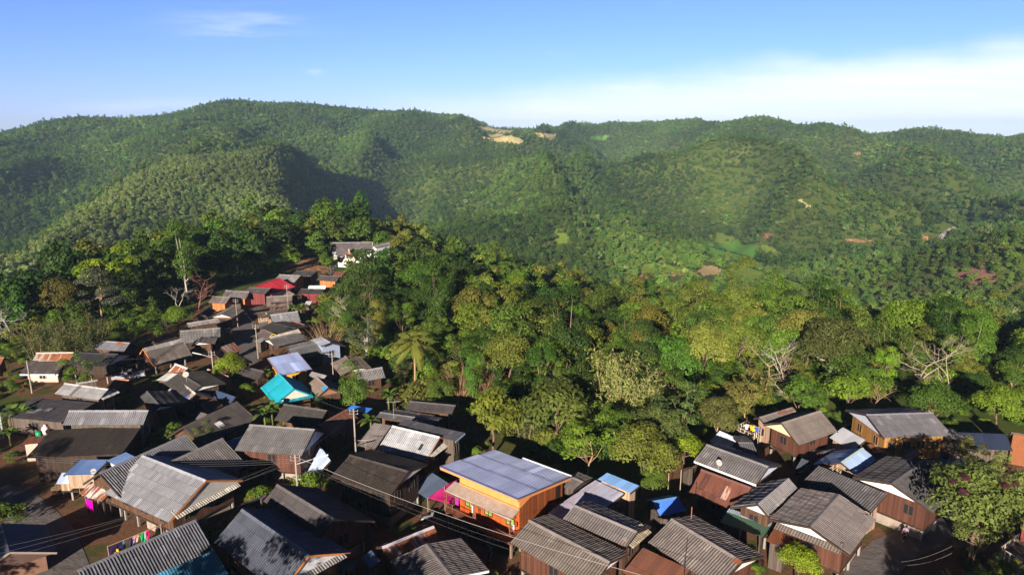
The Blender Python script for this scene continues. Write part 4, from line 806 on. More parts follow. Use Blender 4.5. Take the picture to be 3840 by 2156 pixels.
shed('T', 1220, 690, 1225, 760, 'b', 1060, 780, 4.4, 'little white open pavilion below the temple stair', name='pavilion', cat='pavilion', mat='metal', col=(.78, .77, .76), wall=None, lo=14)
def low_wall():
    A, B, e, L, nb = local_frame('T', (655, 870), (945, 890), 0.0); r0 = empty('boundary_wall', (A.x, A.y, 0), math.atan2(e.y, e.x)); tag(r0, 'short cream boundary wall beside the temple path', 'wall'); MB().box((L/2, 0, .6), (L, .18, 1.3)).build('wall_panel', M['paint'], r0, (.75, .68, .58)); MB().box((L/2, 0, 1.28), (L+.1, .28, .1)).build('coping', M['paint'], r0, (.8, .74, .66))
    for x in (0, L): MB().box((x, 0, .7), (.28, .28, 1.5)).build('pier', M['paint'], r0, (.74, .64, .54))
low_wall()
shed('K5', 1790, 262, 2010, 300, 'a', 1748, 332, 5.8, 'orange walled house with a grey parapet roof at the picture edge', name='orange_walled_house', cat='house', mat='patch', col=(.30, .28, .28), wall=(.22, .075, .03), wm='paint', mono=True, bandcol=(.4, .38, .38))
# railed deck by the tall stilt house, terrace at the picture edge
def deck(k, pts, z, label, col, rails, name='timber_deck'):
    q = [at(*px(k, *p), z) for p in pts]; c = sum(q, Vector())/len(q); r0 = empty(name, (c.x, c.y, 0)); tag(r0, label, 'deck'); Q = [Vector((p.x-c.x, p.y-c.y, z)) for p in q]; m = MB(); n = 10
    for i in range(n):
        a, b = i/n, (i+.9)/n; P = [Q[0].lerp(Q[1], a), Q[0].lerp(Q[1], b), Q[3].lerp(Q[2], b), Q[3].lerp(Q[2], a)]; m.quad(*P); m.quad(*[p-Vector((0, 0, .08)) for p in P][::-1])
        for j in range(4): m.quad(P[j], P[j]-Vector((0, 0, .08)), P[(j+1) % 4]-Vector((0, 0, .08)), P[(j+1) % 4])
    m.build('deck_boards', M['wood'], r0, col)
    for p in Q: MB().box((p.x, p.y, z/2-.2), (.18, .18, z+.25)).build('post', M['wood'], r0, (.42, .34, .28))
    for (i, j) in rails:
        m = MB(); a, b = Q[i], Q[j]
        for h in (.45, .9): m.bar(a+Vector((0, 0, h)), b+Vector((0, 0, h)), .08)
        for s in np.linspace(0, 1, 5): p = a.lerp(b, s); m.box((p.x, p.y, p.z+.47), (.08, .08, .95))
        m.build('railing', M['wood'], r0, (.46, .38, .31))
deck('K4', [(1015, 265), (1095, 225), (1215, 285), (1145, 335)], 2.0, 'weathered railed deck with laundry beside the tall stilt house', (.22, .17, .14), ((0, 1), (0, 3), (3, 2)))
deck('K5', [(1690, 1290), (1840, 1170), (1960, 1230), (1850, 1380)], 1.6, 'brown plank terrace with a leaning rail at the picture edge', (.16, .10, .07), ((0, 1), (0, 3)))
# ---------------------------------------------------------------- vegetation
def frame_of(n):
    u = np.where(np.abs(n[:, 2:3]) < .9, np.array([[0, 0, 1.]]), np.array([[1., 0, 0]])); a = np.cross(n, u); a /= np.linalg.norm(a, axis=1, keepdims=True); return a, np.cross(n, a)
def leaves_mesh(name, P, N, ls, asp, g, mat):
    """leaf-sized rhombic faces at P facing N"""
    n = len(P); N = N/np.linalg.norm(N, axis=1, keepdims=True); a, b = frame_of(N); th = g.random(n)*2*math.pi
    c, s = np.cos(th)[:, None], np.sin(th)[:, None]; d = a*c+b*s; e = -a*s+b*c; L = (ls*(.65+.7*g.random(n)))[:, None]
    V = np.stack([P-d*L*.5, P+e*L*asp*.5+N*L*.06, P+d*L*.5, P-e*L*asp*.5+N*L*.06], 1).reshape(-1, 3)
    me = mesh_np(name, V, np.arange(4*n).reshape(-1, 4), mat); at = me.attributes.new('tone', 'FLOAT', 'POINT')
    return me, at
def clump_tone(me, at, t): at.data.foreach_set('value', np.repeat(t, 4).astype(np.float32))
def crown_np(g, kind, nl):
    """clump centres and radii of a crown about 8 m wide, then points over them"""
    if kind == 'round':   nc = 26; c = g.normal(size=(nc, 3)); c /= np.linalg.norm(c, axis=1, keepdims=True); c[:, 2] = np.abs(c[:, 2])*1.15-.35; c *= np.array([3.1, 3.1, 3.2])*(.75+.35*g.random((nc, 1))); c[:, 2] += 6.3; rc = .95+.7*g.random(nc)
    elif kind == 'tier':
        nc = 30; a = g.random(nc)*2*math.pi; tz = g.choice([4.6, 6.4, 8.2, 9.6], nc, p=[.3, .3, .25, .15]); rr_ = (4.1-.42*(tz-4.6))*np.sqrt(g.random(nc)*.9+.1); c = np.stack([rr_*np.cos(a), rr_*np.sin(a), tz+g.normal(size=nc)*.25], -1); rc = .9+.6*g.random(nc)
    elif kind == 'loose': nc = 22; c = g.normal(size=(nc, 3)); c /= np.linalg.norm(c, axis=1, keepdims=True); c *= np.array([3.5, 3.5, 3.4])*(.55+.6*g.random((nc, 1))); c[:, 2] += 7.2; rc = .6+.55*g.random(nc)
    elif kind == 'tall':  nc = 26; c = g.normal(size=(nc, 3)); c /= np.linalg.norm(c, axis=1, keepdims=True); c *= np.array([2.3, 2.3, 4.6])*(.7+.4*g.random((nc, 1))); c[:, 2] += 8.6; rc = .8+.7*g.random(nc)
    elif kind == 'bush':  nc = 14; c = g.normal(size=(nc, 3)); c /= np.linalg.norm(c, axis=1, keepdims=True); c[:, 2] = np.abs(c[:, 2]); c *= np.array([1.35, 1.35, 1.5])*(.6+.5*g.random((nc, 1))); c[:, 2] += .55; rc = .45+.35*g.random(nc)
    w = rc**2; w /= w.sum(); ci = g.choice(nc, nl, p=w); d = g.normal(size=(nl, 3)); d /= np.linalg.norm(d, axis=1, keepdims=True); d[:, 2] = np.where(d[:, 2] < -.35, -d[:, 2], d[:, 2])
    sq = np.array([1.15, 1.15, .55 if kind == 'tier' else .85]); P = c[ci]+d*sq*(rc[ci]*(.72+.35*g.random(nl)))[:, None]
    ctr = np.array([0, 0, c[:, 2].mean()-1]); o = P-ctr; o /= np.linalg.norm(o, axis=1, keepdims=True)
    N = d*.75+o*.35+np.array([0, 0, .45])+g.normal(size=(nl, 3))*.45
    tone = np.clip(.5+.16*g.normal(size=nc)[ci]+.13*g.normal(size=nl), 0, 1)
    return c, rc, P, N, tone
def limbs(g, c, h0, r0, nb=7):
    m = MB(); top = c[:, 2].mean(); p = [Vector((0, 0, -.6))]; 
    for i in range(1, 6): p.append(Vector((g.normal()*.12*i**.5, g.normal()*.12*i**.5, top*i/5)))
    m.tube(p, [r0*(1.15-.16*i) for i in range(6)], 7)
    for k in g.choice(len(c), min(nb, len(c)), replace=False):
        q = Vector(c[k]); i = int(g.integers(2, 5)); s = p[i]; md = (s+q)/2+Vector((0, 0, -.25*(q-s).length*.4)); m.tube([s, md, q], [r0*.5, r0*.32, r0*.1], 5)
    return m
CROWN = {}; TRUNK = {}
LS = {'round': .34, 'tier': .32, 'loose': .31, 'tall': .32, 'bush': .26}
for kind, nv, nl in (('round', 4, 6200), ('tier', 3, 5200), ('loose', 3, 3400), ('tall', 3, 5600), ('bush', 3, 1300)):
    for q in range(nv):
        g = np.random.default_rng(hash((len(kind), q, nl)) % 9999); c, rc, P, N, tn = crown_np(g, kind, nl)
        me, ata = leaves_mesh('crown', P, N, LS[kind], .62, g, M['leaf']); clump_tone(me, ata, tn); CROWN[kind, q] = me
        if kind != 'bush': TRUNK[kind, q] = limbs(g, c, 3, .2 if kind != 'loose' else .15, 11 if kind == 'loose' else 7).mesh('trunk', M['bark'], True)
        else: TRUNK[kind, q] = limbs(g, c, 1, .05, 5).mesh('stem', M['bark'], True)
NVAR = {'round': 4, 'tier': 3, 'loose': 3, 'tall': 3, 'bush': 3}
def big_leaf_crown(seed, nl, ls, kind='round'):
    g = np.random.default_rng(seed); c, rc, P, N, tn = crown_np(g, kind, nl); me, at = leaves_mesh('crown', P, N, ls, .55, g, M['leaf']); clump_tone(me, at, tn); return me
CROWN['mango', 0] = big_leaf_crown(5, 2400, .62); CROWN['mango', 1] = big_leaf_crown(6, 2400, .62); TRUNK['mango', 0] = TRUNK['round', 0]; TRUNK['mango', 1] = TRUNK['round', 1]; NVAR['mango'] = 2
def plume(g, P, N, T, culm, base, tip, droop, n, w):
    """feathery leaves along an arching culm"""
    pts = []
    for i in range(7):
        s = i/6; q = base.lerp(tip, s)+Vector((0, 0, -droop*s*s*s)); pts.append(q)
    for i in range(n):
        s = .25+.75*g.random(); k = min(5, int(s*6)); q = pts[k].lerp(pts[k+1], s*6-k); o = g.normal(size=3)*w*(.45+.6*s); o[2] = o[2]*.8-.2*w
        P.append(np.array(q)+o); nn = g.normal(size=3)*.6+np.array([0, 0, .7])+np.array([tip.x-base.x, tip.y-base.y, 0])*.1; N.append(nn); T.append(.5+.2*g.normal())
    culm.tube(pts, [.055, .052, .048, .04, .03, .022, .012], 4)
def bamboo(seed, nc, nl, leafy=True, spread=3.0, h=10.0):
    g = np.random.default_rng(seed); P, N, T = [], [], []; m = MB()
    for i in range(nc):
        a = g.random()*2*math.pi; r = spread*(.3+.9*g.random()); hh = h*(.65+.45*g.random()); b = Vector((g.normal()*.5, g.normal()*.5, -.3)); plume(g, P, N, T, m, b, b+Vector((r*math.cos(a), r*math.sin(a), hh)), hh*.22*g.random()+.6, nl//nc, .55)
    me, at = leaves_mesh('foliage', np.array(P), np.array(N), .42 if leafy else .3, .3 if leafy else .12, g, M['leaf']); clump_tone(me, at, np.clip(T, 0, 1)); return me, m.mesh('culms', M['bark'], True)
BAM = [bamboo(31, 26, 3600), bamboo(32, 22, 3200, spread=3.6, h=9), bamboo(33, 34, 2800, False, 3.4, 8.0), bamboo(34, 16, 2200, spread=1.5, h=9)]
def bare_tree(seed, h=9.0, depth=4, spread=.75):
    g = np.random.default_rng(seed); m = MB()
    def grow(p, d, L, r, k):
        q = p+d*L*.5+Vector(g.normal(size=3)*L*.06); e = p+d*L+Vector(g.normal(size=3)*L*.08); m.tube([p, q, e], [r, r*.8, r*.58], 5, cap=(k == 0))
        if k == 0: return
        for i in range(int(g.integers(2, 4))):
            nd = (d+Vector(g.normal(size=3)*spread)+Vector((0, 0, .18))).normalized(); grow(e if i < 2 else q, nd, L*(.62+.2*g.random()), r*.6, k-1)
    grow(Vector((0, 0, -.4)), Vector((g.normal()*.08, g.normal()*.08, 1)).normalized(), h*.34, .14, depth); return m.mesh('bare_tree', M['bark'], True)
BARE = [bare_tree(41, 9, 5), bare_tree(42, 9, 5), bare_tree(43, 9, 5, .6), bare_tree(44, 8, 6, .8)]
def palm_parts(seed, nf=17, L=3.7, h=7.5):
    g = np.random.default_rng(seed); V, Fc, T = [], [], []; n = 0; rm = MB()
    for i in range(nf):
        a = 2*math.pi*i/nf*1.618*2.1; up = 1.25-1.9*(i/nf); d = Vector((math.cos(a), math.sin(a), 0)); pts = []
        for k in range(9):
            s = k/8; pts.append(Vector((0, 0, h))+d*(L*s*math.cos(up*(1-.2*s)))+Vector((0, 0, L*(math.sin(up)*s-.55*s*s))))
        rm.tube(pts, [.05-.005*k for k in range(9)], 4); sd = d.cross(Vector((0, 0, 1)))
        for k in range(44):
            s = .12+.88*k/44; j = min(7, int(s*8)); q = pts[j].lerp(pts[j+1], s*8-j); ln = .95*math.sin(math.pi*min(.97, s*.85+.14))+.15
            ax = (pts[j+1]-pts[j]).normalized()
            for sg in (-1, 1):
                tip = q+(sd*sg*.8+ax*.55)*ln+Vector((0, 0, -.32*ln)); wv = ax*.06
                V += [tuple(q-wv), tuple(q+wv), tuple(tip+wv*.3), tuple(tip-wv*.3)]; Fc.append((n, n+1, n+2, n+3)); n += 4; T += [.5+.15*g.normal()]*4
    me = mesh_np('fronds', V, Fc, M['leaf']); at = me.attributes.new('tone', 'FLOAT', 'POINT'); at.data.foreach_set('value', np.clip(T, 0, 1).astype(np.float32))
    tr = MB().tube([(0, 0, -.4), (.15, .05, h*.35), (.05, .1, h*.7), (0, 0, h)], [.22, .16, .14, .13], 8); return me, tr.mesh('trunk', M['bark'], True), rm.mesh('midribs', M['leaf'])
def banana_parts(seed, nf=9, L=1.9, h=1.9):
    g = np.random.default_rng(seed); V, Fc = [], []; n = 0
    for i in range(nf):
        a = 2*math.pi*i/nf+g.normal()*.3; up = .5+.75*g.random(); d = Vector((math.cos(a), math.sin(a), 0)); sd = d.cross(Vector((0, 0, 1))); l = L*(.8+.4*g.random()); row = []
        for k in range(9):
            s = k/8; q = Vector((0, 0, h*.95))+d*(l*s*math.cos(up*.8))+Vector((0, 0, l*(math.sin(up)*s-.62*s*s))); w = .30*(math.sin(math.pi*min(1, .08+s*.92))**.6 if s < .98 else .05)
            row.append((q-sd*w+Vector((0, 0, .10*w)), q, q+sd*w+Vector((0, 0, .10*w))))
        for p in row: V += [tuple(x) for x in p]
        for k in range(8):
            for j in (0, 1): Fc.append((n+3*k+j, n+3*k+j+1, n+3*k+j+4, n+3*k+j+3))
        n += 27
    me = mesh_np('leaves', V, Fc, M['leaf'], smooth=True); at = me.attributes.new('tone', 'FLOAT', 'POINT'); at.data.foreach_set('value', np.full(len(V), .55, np.float32))
    return me, MB().tube([(0, 0, -.3), (.03, 0, h*.5), (0, 0, h)], [.15, .12, .09], 8).mesh('stem', M['leaf'], True)
PALM = palm_parts(3); BAN = [banana_parts(8), banana_parts(9, 8, 2.1, 2.2)]
for mm in (PALM[1], PALM[2], BAN[0][1], BAN[1][1]):
    if 'tone' not in mm.attributes: mm.attributes.new('tone', 'FLOAT', 'POINT').data.foreach_set('value', np.full(len(mm.vertices), .5, np.float32))
GRN = {'dark': (.042, .080, .013), 'deep': (.070, .128, .016), 'mid': (.098, .155, .018), 'bright': (.130, .205, .018), 'lime': (.20, .265, .016), 'olive': (.150, .168, .026), 'pale': (.26, .29, .085), 'brown': (.14, .085, .035), 'rust': (.16, .05, .03), 'yellow': (.22, .22, .02), 'grey': (.085, .095, .06)}
PLACED = []
def plant(name, cat, label, loc, parts, s, rz=None, group=None, tilt=0.0, sz=1.0):
    """parts: (part name, mesh, colour); one thing rooted at its base"""
    rt = empty(name, loc, random.random()*6.28 if rz is None else rz); rt.scale = (s, s, s*sz); tag(rt, label, cat, group)
    if tilt: rt.rotation_euler[0] = tilt
    for n_, me, c in parts: link(n_, me, rt, c)
    PLACED.append((loc[0], loc[1], 2.6*s)); return rt
BARKC = {'pale': (.42, .36, .30), 'brown': (.15, .10, .07), 'white': (.42, .37, .32), 'tan': (.32, .2, .12)}
def tree_at(k, u, v, h, kind, q, col, label, name='broadleaf_tree', cat='tree', base=None, bark='brown', sz=1.0, group=None, z=None):
    """u, v: where the middle of the crown is seen; h: height of the tree; base: distance of the foot if not on the village level"""
    uu, vv = px(k, u, v); full = {'round': 10.2, 'tier': 10.6, 'loose': 11.2, 'tall': 13.6, 'bush': 2.4, 'mango': 10.2}[kind]; s = h/full/sz; mid = h*(.62 if kind != 'bush' else .5)
    if base: p = at_r(uu, vv, base); g = float(H(p.x, p.y))
    else:
        d = ray(uu, vv); hn = math.hypot(d.x, d.y); rs = np.arange(40, 460, .5); x = d.x/hn*rs; y = d.y/hn*rs; zz = CAMZ+d.z/hn*rs-mid; k_ = np.nonzero(zz <= H(x, y))[0]; k_ = k_[0] if len(k_) else -1; p = Vector((x[k_], y[k_], 0)); g = float(H(p.x, p.y))
    c = GRN.get(col, col) if isinstance(col, str) else col
    return plant(name, cat, label, (p.x, p.y, g), [('crown', CROWN[kind, q], c), ('trunk' if kind != 'bush' else 'stem', TRUNK[kind, q], BARKC[bark])], s, sz=sz, group=group)
def other_at(k, u, v, h, mids, parts, full, name, cat, label, group=None, tilt=0, rz=None):
    uu, vv = px(k, u, v); mid = h*mids; d = ray(uu, vv); hn = math.hypot(d.x, d.y); rs = np.arange(40, 460, .5); x = d.x/hn*rs; y = d.y/hn*rs; zz = CAMZ+d.z/hn*rs-mid; k_ = np.nonzero(zz <= H(x, y))[0]; k_ = k_[0] if len(k_) else -1
    return plant(name, cat, label, (x[k_], y[k_], float(H(x[k_], y[k_]))), parts, h/full, group=group, tilt=tilt, rz=rz)
def bush_at(k, u, v, h, col, label, q=0, sz=1.0, kind='bush'): return tree_at(k, u, v, h, kind, q, col, label, name='shrub' if kind == 'bush' else 'small_tree', cat='shrub' if kind == 'bush' else 'tree', sz=sz)
# trees in and round the village that one can tell apart
T = tree_at
T('L5', 1130, 690, 17, 'loose', 0, 'lime', 'bright yellow green tree standing out of the dark wood', bark='brown'); T('L5', 1340, 760, 12, 'round', 1, (.13, .19, .015), 'second yellow green crown beside and below the brightest one')
T('L5', 620, 930, 12, 'round', 2, (.11, .095, .02), 'rounded olive gold crown over the dark hollow')
T('L5', 950, 420, 17, 'tier', 0, 'dark', 'tall dark spreading tree on the skyline of the wood')
T('L5', 1690, 560, 13, 'loose', 1, 'bright', 'fresh green leafy tree beside the tall pale trunk')
T('L5', 1900, 480, 20, 'tall', 1, 'deep', 'very tall tree with a long bare pale trunk', bark='pale', sz=1.25)
T('L5', 1020, 860, 13, 'tier', 1, 'grey', 'grey green umbrella tree with a forked trunk below the yellow crown', bark='tan')
T('L5', 1850, 1130, 7, 'round', 0, 'bright', 'sunlit bushy tree at the edge of the red hipped roof row'); T('L5', 1620, 1270, 5, 'round', 3, 'mid', 'small round tree by the forest edge below the blue tarpaulin')
T('M2', 1025, 500, 6.2, 'round', 2, 'lime', 'round yellow green tree beside the brick red tin roof'); T('M1', 790, 570, 7.5, 'loose', 2, 'mid', 'leafy green tree between the pink lean-to and the black roof')
bush_at('M1', 1190, 1250, 2.6, 'pale', 'silvery green shrub in front of the wide black lean-to', 1); bush_at('M1', 1250, 1350, 2.8, (.16, .19, .02), 'yellow green shrub under the silvery one', 0); bush_at('M1', 1430, 1290, 2.8, (.15, .13, .03), 'reddish yellow shrub beside the ribbed gables', 2); bush_at('M1', 1690, 1200, 3.4, 'mid', 'rounded green shrub with a reddish top', 1)
T('M2', 740, 1225, 4.6, 'loose', 0, (.12, .15, .03), 'small airy tree in front of the wide dark brown roof', name='small_tree'); 
bush_at('K2', 560, 680, 2.8, 'bright', 'bright green shrub at the foot of the lamp pole', 0); bush_at('K2', 170, 760, 2.2, 'mid', 'low leafy shrub at the corner of the shaded roof', 1); bush_at('K2', 960, 880, 2.4, 'deep', 'dark shrub under the black roofed stilt house', 2)
T('M3', 1110, 760, 9.5, 'tall', 0, (.10, .17, .022), 'creeper covered leaning tree beside the forest edge roofs'); T('M3', 790, 940, 3.0, 'tier', 2, 'deep', 'flat topped papaya like sapling below the weathered brown roof', name='small_tree')
T('K4', 1530, 1340, 4.6, 'round', 3, 'lime', 'lush lime shrub under the broad white gable', name='shrub', cat='shrub'); 
bt = T('X', 560, 800, 11.0, 'round', 0, (.125, .16, .034), 'big tree with maroon flower tufts at the roadside')
for q_ in range(6):
    g_ = np.random.default_rng(900+q_); a_ = R(150+200*g_.random()); e_ = g_.random()*1.1; o_ = link('flower_tuft', CROWN['bush', q_ % 3], bt, (.10, .028, .04)); o_.scale = (.26,)*3; o_.rotation_euler[2] = a_; bt.rotation_euler[2] = 0; o_.location = (3.7*math.cos(a_)*math.cos(e_), 3.7*math.sin(a_)*math.cos(e_), 5.6+3.6*math.sin(e_))
T('X', 760, 640, 9.5, 'loose', 2, (.135, .165, .035), 'broad olive tree joined to the big flowering one'); T('X', 480, 330, 5.5, 'loose', 2, (.14, .13, .03), 'yellowish scrubby tree before the biggest roof'); T('X', 560, 1060, 6.5, 'loose', 1, (.13, .155, .035), 'lower olive crown hanging over the dark road')
T('X', 800, 1400, 4.2, 'loose', 1, 'olive', 'thin olive shrub in front of the wooden terrace', name='small_tree'); bush_at('K1', 10, 960, 3.0, 'mid', 'sunlit green bush tip at the road bend edge', 0)
T('K3', 1440, 330, 9.5, 'loose', 0, 'bright', 'fan of fresh bright green foliage beyond the orange house', bark='tan'); T('K3', 640, 130, 9.0, 'mango', 0, (.15, .17, .02), 'yellow green big leafed tree in the middle of the wood edge'); T('K3', 1140, 60, 11, 'mango', 1, (.10, .125, .022), 'large glossy leafed dome tree with yellow tinted top')
T('K3', 1330, 100, 8, 'loose', 1, 'bright', 'bright green sapling between the glossy dome and the bamboo'); T('K3', 1860, 430, 9.5, 'round', 1, 'olive', 'big olive tree next to the light blue sheet roof'); T('K3', 2000, 250, 9.0, 'round', 0, (.10, .125, .03), 'broad olive tree with reddish trunks above the blue hut', bark='tan')
T('K3', 1960, 650, 4.6, 'round', 2, 'mid', 'lower green bush mass at the foot of the olive tree', name='small_tree'); T('K4', 590, 410, 6, 'round', 3, 'lime', 'vivid lime green tree beside the grey ribbed roof')
T('K4', 560, 130, 11, 'loose', 2, (.08, .12, .03), 'tall open tree with twisted tan trunks beside the little white roof', bark='tan', name='broadleaf_tree'); T('K4', 860, 130, 7.5, 'round', 1, (.115, .115, .03), 'rounded olive tree behind the railed deck', bark='tan')
T('V6', 240, 1170, 9, 'loose', 0, (.17, .155, .035), 'yellowish spreading tree above the paired little roofs', bark='tan'); T('V6', 680, 1190, 8.0, 'mango', 0, 'deep', 'glossy dark green dome tree behind the tall stilt house'); T('V6', 1070, 1130, 7.5, 'mango', 1, 'bright', 'bright big leafed tree behind the biggest roof'); T('V6', 1760, 1230, 8.0, 'round', 2, 'deep', 'dark green rounded tree right of the biggest roof', bark='tan') if False else T('V6', 1760, 1230, 8.0, 'round', 2, 'deep', 'dark green rounded tree with forked tan trunk above the biggest roof', bark='tan'); T('V6', 2330, 1260, 8.0, 'round', 0, (.15, .22, .018), 'bright lime tree behind the navy corrugated roof')
T('V6', 940, 760, 14, 'round', 3, (.075, .085, .022), 'huge spreading tree with bare pale limbs showing through', bark='pale'); T('V6', 1100, 950, 10, 'tier', 0, 'deep', 'dark tiered tree beneath the huge spreading one')
T('V4', 1240, 950, 15, 'tier', 2, (.075, .10, .02), 'tiered tree with a long pale trunk midway in the wood', bark='white') if False else None
T('V4', 1430, 250, 17, 'tier', 1, 'mid', 'tiered spreading tree with a long white trunk', bark='white', sz=1.2); T('V4', 1385, 60, 14, 'tall', 2, 'rust', 'rust red crowned tree on the brow of the wood')
T('V4', 1690, 570, 9, 'round', 0, (.035, .06, .03), 'blue green dome tree midway in the wood'); T('V4', 1520, 760, 12, 'loose', 0, (.09, .16, .02), 'tall fresh green tree with white stems', bark='white', sz=1.15); T('V4', 420, 480, 10, 'round', 1, 'deep', 'dark full crowned tree below the temple garden'); T('V4', 660, 350, 10, 'loose', 1, 'olive', 'airy olive tree below the white hall')
T('V4', 1580, 1080, 11, 'round', 2, 'olive', 'olive gold tree beyond the dry bamboo'); T('V4', 1930, 1080, 11, 'round', 3, 'mid', 'even green dome tree beside the olive gold one'); T('V4', 380, 920, 9, 'loose', 2, 'grey', 'pale grey green tree above the two toned house', bark='pale'); T('V4', 1160, 1000, 9, 'loose', 0, 'mid', 'green tree behind the dry bamboo thicket')
T('V4', 700, 1200, 5, 'loose', 1, (.12, .11, .04), 'scrubby tree with reddish stems under the coconut palm', bark='tan', name='small_tree'); bush_at('V4', 830, 1370, 5.0, (.14, .15, .03), 'yellow green mango bush below the dry bamboo', 1); T('V4', 1000, 1370, 5.5, 'round', 0, (.10, .15, .022), 'green rounded small tree at the end of the stepped roofs', name='small_tree')
T('V4', 40, 262, 4.5, 'round', 1, 'deep', 'small dark tree by the concrete path to the temple', name='small_tree'); T('V4', 470, 262, 4.5, 'round', 3, 'olive', 'trimmed round tree beside the white hall', name='small_tree'); T('V4', 350, 260, 3.2, 'tall', 1, 'lime', 'small lime green conical tree before the temple', name='small_tree')
T('V6', 1310, 290, 14, 'tall', 0, 'bright', 'bright leafy tall tree on the far side of the clearing', base=270); T('V6', 1790, 110, 17, 'loose', 2, (.16, .21, .06), 'pale green poplar like tree by the pink scrub slope', base=330, bark='white')
# bamboo, palms, bananas, bare trees
def bam(k, u, v, h, q, col, label, culm='tan', mids=.55, name='bamboo_clump'): return other_at(k, u, v, h, mids, [('foliage', BAM[q][0], GRN.get(col, col) if isinstance(col, str) else col), ('culms', BAM[q][1], BARKC[culm])], 9.5, name, 'bamboo', label)
bam('V5', 860, 900, 13, 0, 'pale', 'big pale green bamboo clump in the heart of the wood edge'); bam('V5', 1080, 960, 9, 1, 'pale', 'drooping bamboo clump beside the big pale one'); bam('V5', 150, 1180, 8, 3, (.11, .13, .04), 'slim upright bamboo tuft below the glossy dome tree')
bam('V5', 1340, 560, 13, 1, 'mid', 'green feathery bamboo clump behind the pale ones'); bam('M1', 660, 200, 11, 1, (.085, .105, .032), 'dusty green bamboo thicket above the rusty ridged roof'); bam('M1', 920, 200, 10, 0, (.08, .10, .03), 'arching bamboo beside the dusty thicket'); bam('M1', 400, 250, 9, 0, (.09, .105, .035), 'low bamboo clump next to the broken reddish trunk')
bam('V4', 1170, 1230, 9, 2, (.26, .15, .065), 'dead brown bamboo thicket below the coconut palm', name='dry_bamboo'); bam('V4', 1370, 1270, 8, 2, (.24, .14, .07), 'thin leafless bamboo stalks beside the dead thicket', name='dry_bamboo'); bam('M4', 1750, 1090, 10, 2, (.25, .16, .07), 'golden dry bamboo behind the purple tin roof', name='dry_bamboo'); bam('V6', 1440, 680, 11, 1, 'deep', 'dark green bamboo in the hollow by the leafless tree')
p_ = other_at('V4', 780, 985, 8.5, .9, [('fronds', PALM[0], (.16, .17, .03)), ('trunk', PALM[1], BARKC['tan']), ('midribs', PALM[2], (.3, .28, .08))], 7.9, 'coconut_palm', 'palm', 'coconut palm with yellow green fronds rising at the village edge')
NB = 0
for (k, u, v, h, lab) in (('M1', 110, 960, 4.2, 'banana plant with tattered upright leaves at the picture edge'), ('M1', 200, 1010, 3.8, 'banana plant leaning over the two pale roof sheets'), ('M1', 90, 1190, 3.0, 'short lit banana plant by the lattice mast'), ('M1', 260, 1010, 3.4, 'banana plant touching the dark tiled lower roof'), ('M3', 1400, 430, 4.0, 'banana plant at the edge of the wood below the grey green tree'), ('M3', 1460, 890, 3.6, 'banana plant with silvery leaf backs above the stepped roofs'), ('M3', 1520, 870, 3.2, 'banana plant half hidden beside the silvery one'),
                          ('K2', 200, 130, 3.6, 'shaded banana plant behind the gable shadowed roof'), ('K2', 1080, 170, 3.6, 'banana plant with a single lit leaf beside the power pole'), ('M6', 1150, 560, 3.2, 'banana plant poking over the second stepped roof'), ('M2', 1440, 580, 3.0, 'banana plant in front of the lavender roof house'), ('M2', 1500, 1000, 3.6, 'dark banana plant below the teal house'), ('M4', 1400, 830, 4.0, 'banana plant beside the brown striped roof'), ('M4', 1470, 860, 3.6, 'banana plant hanging over the light ribbed roof'), ('M2', 210, 0, 3.0, 'banana plant') ):
    if lab == 'banana plant': continue
    q = NB % 2; NB += 1
    other_at(k, u, v, h, .7, [('leaves', BAN[q][0], (.10, .16, .025)), ('stem', BAN[q][1], (.16, .17, .06))], 2.9, 'banana_plant', 'banana plant', lab)
def bare(k, u, v, h, q, col, label, mids=.6, base=None):
    uu, vv = px(k, u, v)
    if base: p = at_r(uu, vv, base); z = float(H(p.x, p.y))
    else:
        mid = h*mids; d = ray(uu, vv); hn = math.hypot(d.x, d.y); rs = np.arange(40, 460, .5); x = d.x/hn*rs; y = d.y/hn*rs; zz = CAMZ+d.z/hn*rs-mid; k_ = np.nonzero(zz <= H(x, y))[0][0]; p = Vector((x[k_], y[k_], 0)); z = float(H(p.x, p.y))
    o = link('bare_tree', BARE[q], None, BARKC.get(col, col) if isinstance(col, str) else col, (p.x, p.y, z)); o.scale = (h/8.5,)*3; o.rotation_euler[2] = random.random()*6; tag(o, label, 'tree'); PLACED.append((p.x, p.y, 2.0)); return o
bare('L5', 1850, 910, 9, 0, 'white', 'leafless white branched tree in front of the dark hollow'); bare('L5', 2060, 820, 10, 1, (.25, .12, .09), 'reddish leafless tree beside the tall pale trunk'); bare('V4', 2130, 470, 9, 2, 'white', 'dead white tree on the middle slope'); bare('V5', 1600, 350, 9, 0, 'white', 'gnarled white dead tree above the bamboo')
bare('V5', 1520, 390, 7, 3, 'white', 'broken white snag beside the gnarled dead tree'); bare('V5', 840, 390, 9, 1, 'pale', 'pale dead branches lying among olive crowns'); bare('V6', 1740, 830, 14, 3, (.33, .26, .20), 'large leafless tree fanning pale limbs at the wood edge'); bare('V6', 1950, 880, 11, 2, (.31, .25, .19), 'second leafless tree next to the large fan'); bare('V6', 380, 890, 12, 3, (.30, .22, .13), 'thin twiggy tan tree in the scrub'); bare('V6', 560, 940, 10, 1, 'pale', 'leaning pale leafless tree with a broken cross limb')
